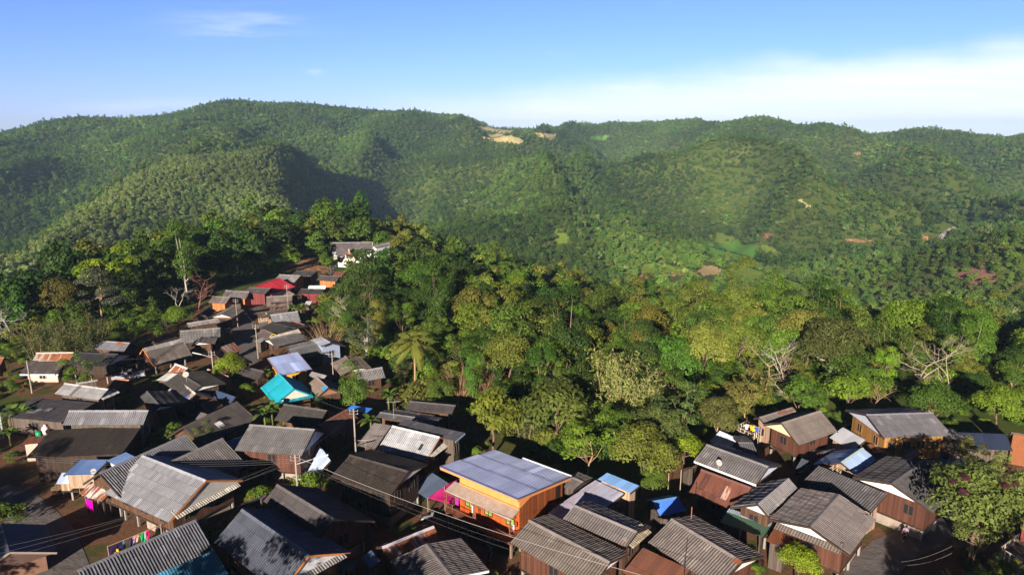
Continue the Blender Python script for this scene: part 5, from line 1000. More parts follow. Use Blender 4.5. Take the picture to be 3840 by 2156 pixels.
bare('V6', 1300, 1170, 7, 0, (.34, .2, .13), 'low branching tan tree behind the biggest roof'); bare('L5', 30, 1080, 11, 3, (.38, .33, .33), 'grey leafless tree at the picture edge'); bare('V4', 240, 680, 8, 1, 'pale', 'slim pale tree with bare forks above the dry bamboo'); bare('V6', 1180, 370, 10, 0, (.32, .22, .2), 'cluster like bare trunk in the far clearing', base=250); bare('L5', 330, 1290, 6.5, 2, (.42, .2, .12), 'broken reddish trunk sticking out of the bamboo')
# ---------------------------------------------------------------- fields, roads and clearings draped over the land
RAG = 16.0
def inside(poly, u, v):
    p = np.array(poly); n = len(p); r = np.zeros(np.shape(u), bool); j = n-1; u0_ = u; u = u+RAG*(vnoise(np.asarray(u0_)/9., np.asarray(v)/6., 71)-.5); v = v+RAG*.6*(vnoise(np.asarray(u0_)/7., np.asarray(v)/5., 72)-.5)
    for i in range(n):
        c = ((p[i, 1] > v) != (p[j, 1] > v)) & (u < (p[j, 0]-p[i, 0])*(v-p[i, 1])/(p[j, 1]-p[i, 1]+1e-9)+p[i, 0]); r ^= c; j = i
    return r
PATCH = []; GRASSY = []
def sheet_mat(name, a, b, sc, st=(1, 1, 1)):
    m, nt, o = newmat(name); t = NT(nt); g = t.n('ShaderNodeNewGeometry'); n = t.noise(t.vscale(g.outputs['Position'], st), sc, 5, .65); n2 = t.noise(g.outputs['Position'], sc*.13, 3)
    t.l(t.bsdf(t.mix(t.math('MULTIPLY_ADD', n2, .7, t.math('MULTIPLY', n, .6)), a, b), .95, .1, normal=t.bump(n, .6, .3)), o.inputs[0]); return m
SM = {'gold': sheet_mat('dry_rice', (.32, .24, .09), (.54, .45, .22), .12), 'green': sheet_mat('young_crop', (.07, .17, .02), (.11, .25, .03), .3), 'grass': sheet_mat('rough_grass', (.07, .125, .015), (.20, .26, .035), .12), 'bank': sheet_mat('reddish_scrub_bank', (.16, .07, .05), (.30, .15, .11), .4), 'earth': sheet_mat('red_earth', (.20, .10, .05), (.36, .19, .11), .3), 'asphalt': sheet_mat('worn_road', (.16, .15, .15), (.24, .22, .22), .5), 'terrace': sheet_mat('terraced_soil', (.35, .23, .10), (.52, .38, .2), .5), 'concrete': sheet_mat('lane_concrete', (.10, .085, .085), (.17, .145, .14), .6)}
def patch(k, pts, mat, name, label=None, cat=None, lift=.35, step=None, clear=True, kind='structure', flat=False):
    poly = [px(k, *p) for p in pts]; us = [p[0] for p in poly]; vs = [p[1] for p in poly]; w = max(us)-min(us); h = max(vs)-min(vs); su = step or max(2.0, w/40); sv = step or max(1.2, h/30)
    nu = int(w/su)+2; nv = int(h/sv)+2; idx = {}; V, Fc = [], []; dist = []
    def vert(i, j):
        if (i, j) not in idx:
            u, v = min(us)+i*su, min(vs)+j*sv; p = at(u, v, 0) if flat else hit(u, v)
            idx[i, j] = None if p is None else len(V)
            if p is not None: V.append((p.x, p.y, p.z+lift)); dist.append(math.hypot(p.x, p.y))
        return idx[i, j]
    for i in range(nu):
        for j in range(nv):
            if inside(poly, np.array(min(us)+(i+.5)*su), np.array(min(vs)+(j+.5)*sv)):
                q = [vert(i, j), vert(i, j+1), vert(i+1, j+1), vert(i+1, j)]
                if None in q: continue
                d = [dist[a] for a in q]
                if max(d)-min(d) > .06*max(d)+4: continue
                Fc.append(q)
    if not Fc: return None
    me = bpy.data.meshes.new(name); me.from_pydata(V, [], Fc); me.materials.append(SM[mat]); me.polygons.foreach_set('use_smooth', np.full(len(Fc), True)); me.update()
    o = link(name, me); tag(o, label, cat, kind=kind)
    if clear and mat != 'grass': PATCH.append((poly, max(dist)+6))
    elif clear: GRASSY.append((poly, max(dist)+6))
    return o
patch('H2', [(1160, 185), (1260, 190), (1330, 200), (1420, 195), (1480, 210), (1430, 235), (1350, 240), (1250, 222), (1165, 200)], 'gold', 'field'); patch('H2', [(1240, 243), (1320, 245), (1420, 262), (1520, 290), (1500, 325), (1420, 320), (1330, 300), (1200, 278)], 'gold', 'field'); patch('H2', [(1560, 235), (1650, 238), (1770, 245), (1720, 290), (1640, 270), (1600, 255)], 'gold', 'field'); patch('H2', [(2005, 270), (2180, 260), (2100, 292), (2010, 288)], 'green', 'field')
patch('H3', [(450, 915), (530, 930), (660, 895), (680, 930), (790, 930), (780, 1030), (700, 1040), (620, 1020), (540, 1000), (460, 980)], 'green', 'field'); patch('H3', [(470, 855), (560, 850), (650, 880), (580, 925), (520, 922), (450, 905)], 'grass', 'field'); patch('H3', [(790, 940), (850, 930), (910, 965), (900, 1015), (790, 1010)], 'grass', 'field'); patch('H3', [(380, 1115), (430, 1070), (500, 1075), (550, 1100), (530, 1130), (430, 1140)], 'terrace', 'field')
patch('H3', [(590, 1045), (860, 1050), (890, 1150), (750, 1125), (640, 1090)], 'grass', 'field'); patch('H2', [(1725, 960), (1790, 945), (1850, 1010), (1830, 1070), (1770, 1065), (1715, 1010)], 'grass', 'field'); patch('H3', [(1060, 628), (1090, 628), (1150, 675), (1130, 682), (1075, 655)], 'gold', 'field')
patch('H3', [(1995, 898), (2015, 865), (2050, 832), (2090, 812), (2115, 818), (2075, 852), (2042, 885), (2028, 898)], 'asphalt', 'road'); patch('H3', [(2192, 758), (2225, 752), (2222, 788), (2188, 788)], 'asphalt', 'road'); patch('H3', [(2125, 750), (2168, 770), (2160, 790), (2130, 775)], 'earth', 'earth_bank'); patch('H3', [(1880, 865), (1925, 870), (1965, 905), (1900, 900)], 'earth', 'earth_bank'); patch('H3', [(830, 858), (890, 855), (880, 885), (835, 890)], 'earth', 'earth_bank'); patch('H3', [(1430, 310), (1470, 308), (1475, 325), (1430, 328)], 'earth', 'earth_bank'); patch('H3', [(1770, 280), (1810, 278), (1815, 295), (1770, 297)], 'earth', 'earth_bank'); patch('H3', [(1845, 262), (1868, 262), (1866, 285), (1845, 287)], 'earth', 'earth_bank')
patch('H3', [(0, 1128), (200, 1128), (380, 1112), (380, 1128), (200, 1146), (0, 1146)], 'earth', 'dirt_path'); patch('H3', [(1380, 893), (1570, 905), (1570, 920), (1380, 908)], 'earth', 'dirt_path')
patch('M4', [(1215, 330), (1300, 275), (1500, 265), (1660, 255), (1720, 350), (1800, 400), (1790, 465), (1650, 460), (1420, 420), (1330, 430), (1230, 440)], 'earth', 'clearing', lift=.05); patch('T', [(640, 790), (660, 830), (560, 960), (420, 1110), (280, 1110), (420, 960), (520, 860)], 'concrete', 'path', lift=.09)
patch('H3', [(2010, 1080), (2100, 1050), (2200, 1085), (2380, 1115), (2390, 1190), (2200, 1200), (2150, 1160), (2030, 1125)], 'bank', 'bare_bank', clear=False); patch('H3', [(2205, 1212), (2350, 1220), (2350, 1230), (2205, 1222)], 'asphalt', 'road')
PATCH.append(([px('T', *q) for q in ((360, 210), (1640, 205), (1660, 620), (1480, 860), (600, 980), (360, 800))], 240)); PATCH.append(([px('M4', *q) for q in ((400, 660), (1200, 450), (1650, 420), (1990, 430), (1960, 560), (1760, 640), (1720, 680), (1600, 740), (1390, 790), (1440, 880), (1430, 980), (1620, 1090), (1640, 1180), (1960, 1290), (1780, 1370), (1500, 1500), (0, 1500), (0, 1130), (160, 1000))], 230))
patch('M4', [(1890, 350), (2050, 380), (2250, 360), (2330, 300), (2200, 270), (1860, 300)], 'grass', 'garden_lawn', lift=.05)
patch('V5', [(840, 70), (1000, 92), (1200, 62), (1450, 55), (1440, 66), (1200, 76), (1000, 110)], 'earth', 'dirt_path', step=1.5); patch('V5', [(950, 20), (1200, 15), (1420, 10), (1480, 30), (1300, 55), (1100, 55), (900, 65)], 'grass', 'meadow'); patch('V5', [(1660, 25), (1900, 20), (2000, 80), (1950, 120), (1750, 90), (1640, 75)], 'grass', 'meadow'); patch('H3', [(880, 1040), (1000, 1100), (1100, 1180), (1020, 1200), (900, 1150)], 'grass', 'meadow'); patch('H3', [(1250, 1040), (1420, 1050), (1440, 1090), (1330, 1110), (1240, 1080)], 'grass', 'meadow'); patch('H3', [(0, 1060), (120, 1050), (330, 1090), (280, 1115), (0, 1120)], 'grass', 'meadow')
def strip(name, pts, w, mat, z):
    m = MB(); P = [Vector(p) for p in pts]
    for i in range(len(P)-1):
        d0 = (P[min(i+1, len(P)-1)]-P[max(i-1, 0)]).normalized(); d1 = (P[min(i+2, len(P)-1)]-P[i]).normalized(); n0 = Vector((d0.y, -d0.x, 0))*w/2; n1 = Vector((d1.y, -d1.x, 0))*w/2
        m.quad(P[i]-n0+Vector((0, 0, z)), P[i]+n0+Vector((0, 0, z)), P[i+1]+n1+Vector((0, 0, z)), P[i+1]-n1+Vector((0, 0, z)))
    me = bpy.data.meshes.new(name); me.from_pydata(m.v, [], [f[::-1] for f in m.f]); me.materials.append(SM[mat]); o = link(name, me); tag(o, kind='structure'); return o
strip('lane', [at(*px('K1', x, y)) for x, y in ((560, 1500), (500, 1330), (420, 1120), (290, 980), (150, 850), (-80, 760))], 4.2, 'concrete', .03)
strip('lane', [at(*px('M4', x, y)) for x, y in ((850, 1500), (850, 1400), (830, 1250), (800, 1090), (840, 980), (900, 880), (960, 830))], 4.0, 'concrete', .03)
strip('lane', [at(*px('K5', x, y)) for x, y in ((560, 1560), (640, 1400), (800, 1240), (1050, 1130), (1200, 1000), (1320, 800), (1330, 600))], 4.0, 'concrete', .03)
# bare trodden earth round the houses and lanes, green ground elsewhere
nv = len(V); dmin = np.full(nv, 99.)
near_v = np.hypot(V[:, 0], V[:, 1]) < 300
vx, vy = V[near_v, 0], V[near_v, 1]; dm = np.full(len(vx), 99.)
for (mx, my, rz, hl, y0, y1) in FOOT:
    c_, s_ = math.cos(rz), math.sin(rz); dx, dy = vx-mx, vy-my; lx = np.abs(dx*c_+dy*s_); ly = -dx*s_+dy*c_; yy2 = max(abs(y0), y1); dm = np.minimum(dm, np.hypot(np.maximum(lx-hl, 0), np.maximum(np.abs(ly)-yy2, 0)))
dmin[near_v] = dm
vv_ = np.zeros(nv, np.float32); terrain.data.attributes['village'].data.foreach_get('value', vv_)
terrain.data.attributes['village'].data.foreach_set('value', (vv_*np.clip((8-dmin)/4, .0, 1)).astype(np.float32))
# ---------------------------------------------------------------- the wood: individuals near by, one mass beyond
def in_patch(x, y, z, hgt):
    bad = np.zeros(len(x), bool); r = np.hypot(x, y)
    for poly, rm in PATCH:
        for dz in (0.0, hgt*.5, hgt):
            w = y*CP-(z+dz-CAMZ)*SP; u = CX+F*x/w; v = CY-F*(y*SP+(z+dz-CAMZ)*CP)/w
            bad |= inside(poly, u, v) & (r < rm)
    for poly, rm in GRASSY:
        w = y*CP-(z+hgt*.3-CAMZ)*SP; u = CX+F*x/w; v = CY-F*(y*SP+(z+hgt*.3-CAMZ)*CP)/w
        bad |= inside(poly, u, v) & (r < rm) & (np.modf(np.abs(np.sin(x*12.9898+y*78.233))*43758.5)[0] < .8)
    return bad
def clear_of(x, y, pad, placed_f=1.0):
    ok = np.ones(len(x), bool)
    for (mx, my, rz, hl, y0, y1) in FOOT:
        c, s = math.cos(rz), math.sin(rz); dx, dy = x-mx, y-my; lx = dx*c+dy*s; ly = -dx*s+dy*c
        ok &= ~((np.abs(lx) < hl+pad) & ((ly > min(y0, -max(abs(y0), y1))-pad) & (ly < max(abs(y0), y1)+pad)))
    if placed_f:
        for (mx, my, rr_) in PLACED: ok &= (x-mx)**2+(y-my)**2 > (rr_*placed_f)**2
    return ok
def grid_pts(r0, r1, sp, jit, amax=.93):
    xm = r1*math.sin(amax); n = int(2*xm/sp); m_ = int(r1/sp); gx, gy = np.meshgrid(np.arange(-n//2, n//2)*sp, np.arange(0, m_)*sp)
    gx = gx.ravel()+(np.repeat(np.arange(m_) % 2, gx.shape[1])*.5*sp); gy = gy.ravel(); x = gx+rng.normal(size=len(gx))*jit*sp; y = gy+rng.normal(size=len(gx))*jit*sp
    r = np.hypot(x, y); a = np.arctan2(x, y); k = (r > r0) & (r < r1) & (np.abs(a) < amax); return x[k], y[k]
def uof(x, y): return np.interp(np.arctan2(x, y), AZ, UU)
x, y = grid_pts(60, 335, 5.5, .27, .98); r = np.hypot(x, y); re = np.interp(np.arctan2(x, y), AZ, REDGE); k = (r > re+1.5); x, y = x[k], y[k]; z = H(x, y)
k = clear_of(x, y, 2.2) & ~in_patch(x, y, z, 9); x, y, z = x[k], y[k], z[k]; r = np.hypot(x, y)
w_ = y*CP-(z+6-CAMZ)*SP; uu_ = CX+F*x/w_; vis = (uu_ > -120) & (uu_ < 3960); order = np.lexsort((r, ~vis)); NIND = 225
kinds_ = ['round', 'tier', 'loose', 'tall']; wordk = {'round': 'round crowned', 'tier': 'tier branched', 'loose': 'open branched', 'tall': 'tall narrow'}
pal = [('dark', 'dark green', .24), ('deep', 'deep green', .26), ('mid', 'mid green', .2), ('olive', 'olive', .17), ('bright', 'fresh green', .08), ('brown', 'brownish', .015)]
NEAR = []
def pick(x, y, r):
    u = uof(x, y); p = np.array([q[2] for q in pal])
    if u < 900: p = p*np.array([2.6, 1.6, .7, .7, .25, .4])
    elif r < 170: p = p*np.array([.45, .8, 1.2, 1.5, 1.5, .8])
    elif u > 2250: p = p*np.array([.7, .9, 1, 1.2, 1, 3])
    n1 = vnoise(np.array([x/38.]), np.array([y/38.]), 12)[0]; p[0] *= .4+1.6*(1-n1); p[3] *= .4+1.6*n1
    return pal[rng.choice(6, p=p/p.sum())]
def jitter(c): return tuple(np.clip(np.array(c)*(1+.16*rng.normal())*(1+.08*rng.normal(size=3)), .01, .5))
for i_, i in enumerate(order):
    X, Y, Zg, rr1 = x[i], y[i], z[i], r[i]; ck, cn, _ = pick(X, Y, rr1); kd = kinds_[rng.choice(4, p=[.42, .22, .16, .20] if uof(X, Y) > 900 else [.3, .36, .08, .26])]; q = int(rng.integers(NVAR[kd])); u = uof(X, Y)
    edge_ = rr1-float(np.interp(math.atan2(X, Y), AZ, REDGE))
    s = (.44+.78*rng.random()**1.25)*(1.25 if u < 900 else 1.0)*(1.0 if edge_ > 14 else .6)
    if u > 900 and edge_ > 14: s *= 1.08
    if rr1 > 165 and u > 900: s *= .84
    c = jitter(GRN[ck])
    if i_ < NIND:
        zone = 'in the wood beyond the upper lane' if u < 900 else ('in the wood just below the houses' if edge_ < 32 else ('on the upper wooded slope past the village' if rr1 < 185 else 'midway down the wooded slope'))
        lab = '%s %s tree %s' % (cn, wordk[kd], zone); rt = plant('broadleaf_tree', 'tree', lab, (X, Y, Zg), [('crown', CROWN[kd, q], c), ('trunk', TRUNK[kd, q], BARKC['tan' if rng.random() < .3 else 'brown'])], s, group=lab+'s', sz=.9+.35*rng.random())
    else: NEAR.append((X, Y, Zg, s, ['round', 'tier', 'loose', 'tall'].index(kd), c))
# instanced masses
def source(name, meshes):
    col = bpy.data.collections.new(name)
    for i, me in enumerate(meshes): o = bpy.data.objects.new('%s_%02d' % (name, i), me); col.objects.link(o)
    return col
def scatter(name, label, cat, pts, scl, rot, idx, tint, col):
    me = bpy.data.meshes.new(name); me.vertices.add(len(pts)); me.vertices.foreach_set('co', np.asarray(pts, np.float32).ravel())
    for an, ty, key, d in (('scl', 'FLOAT_VECTOR', 'vector', np.asarray(scl, np.float32)), ('rot', 'FLOAT_VECTOR', 'vector', np.asarray(rot, np.float32)), ('idx', 'INT', 'value', np.asarray(idx, np.int32)), ('tint', 'FLOAT_COLOR', 'color', np.concatenate([np.asarray(tint, np.float32), np.ones((len(pts), 1), np.float32)], 1))):
        me.attributes.new(an, ty, 'POINT').data.foreach_set(key, d.ravel())
    o = link(name, me); tag(o, label, cat, kind='stuff')
    ng = bpy.data.node_groups.new(name, 'GeometryNodeTree'); ng.interface.new_socket('Geometry', in_out='INPUT', socket_type='NodeSocketGeometry'); ng.interface.new_socket('Geometry', in_out='OUTPUT', socket_type='NodeSocketGeometry')
    N = ng.nodes.new; gi, go, ip, ci, er = N('NodeGroupInput'), N('NodeGroupOutput'), N('GeometryNodeInstanceOnPoints'), N('GeometryNodeCollectionInfo'), N('FunctionNodeEulerToRotation')
    ci.inputs[0].default_value = col; ci.inputs['Separate Children'].default_value = True; ci.inputs['Reset Children'].default_value = True; ip.inputs['Pick Instance'].default_value = True
    def na(n, dt): q = N('GeometryNodeInputNamedAttribute'); q.data_type = dt; q.inputs['Name'].default_value = n; return q.outputs[0]
    l = ng.links.new; l(gi.outputs[0], ip.inputs['Points']); l(ci.outputs[0], ip.inputs['Instance']); l(na('idx', 'INT'), ip.inputs['Instance Index']); l(na('rot', 'FLOAT_VECTOR'), er.inputs[0]); l(er.outputs[0], ip.inputs['Rotation']); l(na('scl', 'FLOAT_VECTOR'), ip.inputs['Scale']); l(ip.outputs[0], go.inputs[0])
    o.modifiers.new('scatter', 'NODES').node_group = ng; return o
def far_crowns(n, nl, ls, kinds):
    out = []
    for i in range(n):
        g = np.random.default_rng(600+i+nl); kd = kinds[i % len(kinds)]; c, rc, P, N, tn = crown_np(g, kd, nl); me, at = leaves_mesh('canopy', P, N, ls, .75, g, M['leaf_far']); clump_tone(me, at, .5+(tn-.5)*(.9 if ls < .7 else .6)); out.append(me)
    return out
src_near = source('near_source', far_crowns(8, 1500, .62, ['round', 'tier', 'loose', 'tall'])); src_mid = source('mid_source', far_crowns(6, 560, .85, ['round', 'tier', 'round', 'tall', 'round', 'tier'])); src_far = source('far_source', far_crowns(6, 260, 1.2, ['round', 'tier', 'round', 'tall', 'round', 'round']))
def rots(n): return np.stack([rng.normal(size=n)*.05, rng.normal(size=n)*.05, rng.random(n)*6.283], -1)
nn = np.array([n[:4] for n in NEAR]); tint = np.array([n[5] for n in NEAR]); ix = np.array([n[4]+4*int(rng.integers(2)) for n in NEAR])
if len(nn): scatter('woodland', 'close packed mixed trees filling the slope between village and valley', 'woodland', nn[:, :3], np.stack([nn[:, 3], nn[:, 3], nn[:, 3]*1.05], -1), rots(len(nn)), ix, tint, src_near)
def tints(x, y, z, r):
    n = len(x); P = np.array([GRN['dark'], GRN['deep'], GRN['mid'], GRN['olive'], GRN['bright'], GRN['brown'], GRN['pale']]); u = uof(x, y)
    lo = vnoise(x/90, y/90, 21); wt = np.stack([.30*(1.5-lo), .30+0*lo, .18+0*lo, .13*(.4+1.3*lo), .06+.05*lo, .005+0*lo, .04*(.3+1.5*lo)], -1)
    spur = (u < 780) & (r > 430) & (r < np.interp(u, *PL(0, 540, 200, 670, 400, 820, 560, 890, 700, 880, 780, 820)))
    wt[spur] *= np.array([.12, .3, .6, 2.2, .6, .6, 22.0]); e = (u > 2250) & (r < 520); wt[e] *= np.array([.7, .8, 1, 1.5, 1.2, 14, 1]); v_ = (u > 1450) & (u < 2300) & (r < 640); wt[v_] *= np.array([.6, 1, 1.5, 1.3, 2.0, 1, 1.2])
    wt /= wt.sum(1, keepdims=True); cs = wt.cumsum(1); k = (rng.random((n, 1)) > cs).sum(1).clip(0, 6); mean_ = (wt[:, :, None]*P[None]).sum(1); t_ = (P[k]*.55+mean_*.45)*(1+.09*rng.normal(size=(n, 1))).clip(.6, 1.5)*(1+.06*rng.normal(size=(n, 3)))*np.array([.92, 1.04, 1.1]); t_[v_] *= 1.12; t_ *= ((.62+.76*vnoise(x/48, y/70, 51))*(.72+.56*vnoise(x/150, y/190, 52)))[:, None]; return t_.clip(.008, .4)
x, y = grid_pts(320, 640, 4.5, .3); z = H(x, y); r = np.hypot(x, y); u = uof(x, y)
valley = (u > 1380) & (u < 2260) & (r > 440) & (r < 640); keep = ~in_patch(x, y, z, 6.5) & ~(valley & (rng.random(len(x)) < .3*(vnoise(x/45, y/45, 30) > .5))); keep &= ~((r < 335) & (np.hypot(x, y) < 335))
x, y, z, r = x[keep], y[keep], z[keep], r[keep]; s = (.50+.50*rng.random(len(x)))*np.where(((uof(x, y) > 1380) & (r > 430)) | ((uof(x, y) < 780) & (r > 430)), .75, 1.0)
scatter('valley_forest', 'dense green forest covering the valley and the nearer spurs', 'forest', np.stack([x, y, z-.6], -1), np.stack([s, s, s*(.85+.3*rng.random(len(x)))], -1), rots(len(x)), rng.integers(0, 6, len(x)), tints(x, y, z, r), src_mid)
x, y = grid_pts(640, 2350, 5.7, .3); r = np.hypot(x, y); rm = np.interp(uof(x, y), UU, r7); k = r < rm+130; x, y, r = x[k], y[k], r[k]; z = H(x, y); k = ~in_patch(x, y, z, 4.5); x, y, z, r = x[k], y[k], z[k], r[k]; s = (.50+.55*rng.random(len(x))**1.5)*np.where((uof(x, y) < 780) & (r < np.interp(uof(x, y), *PL(0, 540, 200, 670, 400, 820, 560, 890, 700, 880, 780, 820))), .62, 1.0)
xs2, ys2 = grid_pts(445, 900, 4.0, .3); u2 = uof(xs2, ys2); r2 = np.hypot(xs2, ys2); q2 = (u2 < 770) & (r2 < np.interp(u2, *PL(0, 540, 200, 670, 400, 820, 560, 890, 700, 880, 780, 820))); x = np.concatenate([x, xs2[q2]]); y = np.concatenate([y, ys2[q2]]); z = H(x, y); r = np.hypot(x, y); s = np.concatenate([s, .34+.22*rng.random(int(q2.sum()))])
scatter('mountain_forest', 'unbroken jungle canopy over the mountain slopes', 'forest', np.stack([x, y, z-1.0], -1), np.stack([s, s, s*(.8+.35*rng.random(len(x)))], -1), rots(len(x)), rng.integers(0, 6, len(x)), tints(x, y, z, r), src_far)
# undergrowth on the near slope and weeds among the houses
bsh = []
for q in range(3):
    me = CROWN['bush', q].copy(); me.materials.clear(); me.materials.append(M['leaf_far']); bsh.append(me)
src_bush = source('bush_source', bsh)
x, y = grid_pts(55, 335, 3.0, .3, .98); r = np.hypot(x, y); re = np.interp(np.arctan2(x, y), AZ, REDGE); k = (r > re-1) & clear_of(x, y, .8, 0); x, y = x[k], y[k]; z = H(x, y); k = ~in_patch(x, y, z, 1.2); x, y, z = x[k], y[k], z[k]; n = len(x); s = .7+.9*rng.random(n)
pt = np.array([GRN['deep'], GRN['mid'], GRN['olive'], GRN['dark'], GRN['bright']])[rng.integers(0, 5, n)]*(1+.15*rng.normal(size=(n, 1)))
scatter('undergrowth', 'tangled bushes and saplings on the floor of the near wood', 'undergrowth', np.stack([x, y, z], -1), np.stack([s, s, s], -1), rots(n), rng.integers(0, 3, n), pt.clip(.01, .4), src_bush)
x, y = grid_pts(52, 250, 2.4, .35, .98); r = np.hypot(x, y); re = np.interp(np.arctan2(x, y), AZ, REDGE); k = (r < re-1) & clear_of(x, y, .7, 0); x, y, r = x[k], y[k], r[k]; dn = vnoise(x/6, y/6, 40); ed_ = np.interp(np.arctan2(x, y), AZ, REDGE)-r; k = (dn > .38) | ((ed_ < 14) & (dn > .2)); x, y = x[k], y[k]; z = H(x, y); k = ~in_patch(x, y, z, 1.0)
def off_lane(x, y, pts, w):
    d = np.full(len(x), 1e9); P = [at(*p) for p in pts]
    for a, b in zip(P[:-1], P[1:]):
        ab = np.array([b.x-a.x, b.y-a.y]); t_ = (((x-a.x)*ab[0]+(y-a.y)*ab[1])/(ab@ab)).clip(0, 1); d = np.minimum(d, np.hypot(x-a.x-t_*ab[0], y-a.y-t_*ab[1]))
    return d > w
k &= off_lane(x, y, [px('K1', *q) for q in ((560, 1500), (500, 1330), (420, 1120), (290, 980), (150, 850), (-80, 760))], 5.5) & off_lane(x, y, [px('M4', *q) for q in ((850, 1500), (850, 1400), (830, 1250), (800, 1090), (840, 980), (900, 880), (960, 830))], 3.5) & off_lane(x, y, [px('K5', *q) for q in ((560, 1560), (640, 1400), (800, 1240), (1050, 1130), (1200, 1000), (1320, 800), (1330, 600))], 3.2)
x, y, z = x[k], y[k], z[k]; n = len(x); s = .22+.5*rng.random(n)**2
pt = np.array([GRN['deep'], GRN['mid'], GRN['olive'], GRN['bright']])[rng.integers(0, 4, n)]*(1+.15*rng.normal(size=(n, 1)))
scatter('weeds', 'weeds and low garden bushes growing between the houses', 'weeds', np.stack([x, y, z], -1), np.stack([s, s, s], -1), rots(n), rng.integers(0, 3, n), pt.clip(.01, .4), src_bush)
print('TREES', len(order), 'near stuff', len(NEAR))
# ---------------------------------------------------------------- poles, cables and small things
POLE = {}
def pole_at(k, x, y, h, label, arm=None, r=.13, cross=True, col=(.30, .26, .23), name='utility_pole'):
    p = at(*px(k, x, y), h); rt = empty(name, (p.x, p.y, 0), 0); tag(rt, label, 'pole'); MB().tube([(0, 0, -.5), (0, 0, h)], [r, r*.75], 8).build('shaft', M['concrete'], rt, col)
    if cross:
        for z in (h-.35, h-.75): MB().bar((-.55, 0, z), (.55, 0, z), .07).build('crossarm', M['wood'], rt, (.2, .16, .14))
        for z in (h-.35, h-.75):
            for q in (-.5, .5): MB().lathe((q, 0, z), [(.03, 0), (.05, .05), (.03, .1), (.05, .15), (.02, .2)], 8).build('insulator', M['gloss'], rt, (.4, .4, .42))
    if arm:
        ax, ay, l = arm; d = Vector((ax, ay, 0)).normalized(); z = h-1.2
        a = MB().tube([(0, 0, z), tuple(d*l*.6+Vector((0, 0, z+.35))), tuple(d*l+Vector((0, 0, z+.55)))], .035, 6).build('lamp_arm', M['gloss'], rt, (.5, .5, .52)); q0 = d*l*.75+Vector((0, 0, z+.47)); q1 = d*(l+.9)+Vector((0, 0, z+.75)); MB().bar(q0, q1, .16, .09).build('lamp_head', M['gloss'], a, (.8, .8, .8))
    POLE[label] = Vector((p.x, p.y, h)); return POLE[label]
P1 = pole_at('K2', 455, 448, 7.2, 'street lamp pole with many cables in front of the gable shadowed roof', (1.0, .25, 2.6)); P2 = pole_at('M2', 845, 330, 6.6, 'street lamp pole with its arm pointing to the brick red house', (-1, .1, 2.4)); P3 = pole_at('M1', 268, 460, 5.6, 'plain dark pole before the pink lean-to', cross=False); P4 = pole_at('K2', 938, 70, 7.2, 'power pole beside the red brown tin roof')
P5 = pole_at('M4', 1305, 572, 6.6, 'thin pole at the corner of the crimson roof', r=.09); P6 = pole_at('M4', 1806, 345, 6.5, 'slender dark pole on the temple path', r=.08, cross=False, col=(.12, .11, .11)); P7 = pole_at('M4', 945, 1030, 6.8, 'pale pole with a white lamp by the lane tree', (.3, -1, .8), r=.1); P8 = pole_at('M3', 905, 450, 6.4, 'pole behind the brownish grey gabled roof', r=.1); P9 = pole_at('M4', 715, 738, 6.4, 'pole in front of the glowing orange walls', r=.09)
pole_at('K4', 590, 1270, 6.5, 'thin dark antenna pipe against the wide grey brown roof', r=.045, cross=False, col=(.06, .06, .06), name='antenna_mast'); pole_at('K4', 650, 880, 6.3, 'rusty antenna pipe with a red tip by the blue hut', r=.05, cross=False, col=(.35, .12, .08), name='antenna_mast'); pole_at('K4', 562, 575, 4.6, 'bamboo pole beside the striped tin platform', r=.05, cross=False, col=(.4, .32, .22), name='bamboo_pole'); pole_at('K4', 460, 600, 3.6, 'shorter bamboo pole before the olive tree', r=.05, cross=False, col=(.4, .32, .22), name='bamboo_pole')
def cable(a, b, sag, label, r=.022, n=24, col=(.25, .23, .23)):
    a, b = Vector(a), Vector(b); pts = []
    for i in range(n+1): s = i/n; p = a.lerp(b, s); p.z -= sag*4*s*(1-s); pts.append(p)
    tag(MB().tube(pts, r, 4).build('power_cable', M['gloss'], None, col), label, 'cable', 'cables strung between the village poles')
def pt(k, x, y, z): return at(*px(k, x, y), z)
END = pt('K3', 2300, 1560, 6.6)
cable(P1+Vector((.2, 0, -.35)), END, .9, 'bright thick cable crossing the picture below the orange house', .018, 40, (.38, .35, .35))
for i, dz in enumerate((-.75, -1.0)): cable(P1+Vector((.3, 0, dz)), END+Vector((-.6-.25*i, -.5*i, dz*.9)), 1.0+.1*i, 'thin cable running under the bright thick one', .004, 40)
for i, (x, y) in enumerate(((-60, 1280), (-60, 1330), (-60, 1230))): cable(P1+Vector((-.3, 0, -.4-.3*i)), pt('K1', x, y, 6.2), .7, 'thin cable from the lamp pole towards the navy sheet roof', .006, 36)
for i in range(3): cable(P1+Vector((-.2, 0, -.5-.25*i)), pt('K1', -40, 430+18*i, 5.0), .8, 'cable from the lamp pole over the wide black lean-to', .006, 36)
cable(P1+Vector((0, 0, -.3)), P4+Vector((0, 0, -.3)), .5, 'cable between the lamp pole and the power pole', .009); cable(P4+Vector((.3, 0, -.5)), P8, .6, 'cable between the power pole and the pole by the forest edge', .006); cable(P2+Vector((0, 0, -.4)), P3, .5, 'cable between the two poles near the pink lean-to', .006); cable(P2+Vector((0, 0, -.4)), P7+Vector((0, 0, -.5)), .4, 'cable along the lane from lamp pole to pale pole', .006); cable(P7, P9, .4, 'cable along the upper lane', .006); cable(P2+Vector((0, 0, -.6)), P4+Vector((0, 0, -.6)), .5, 'cable over the teal house', .006)
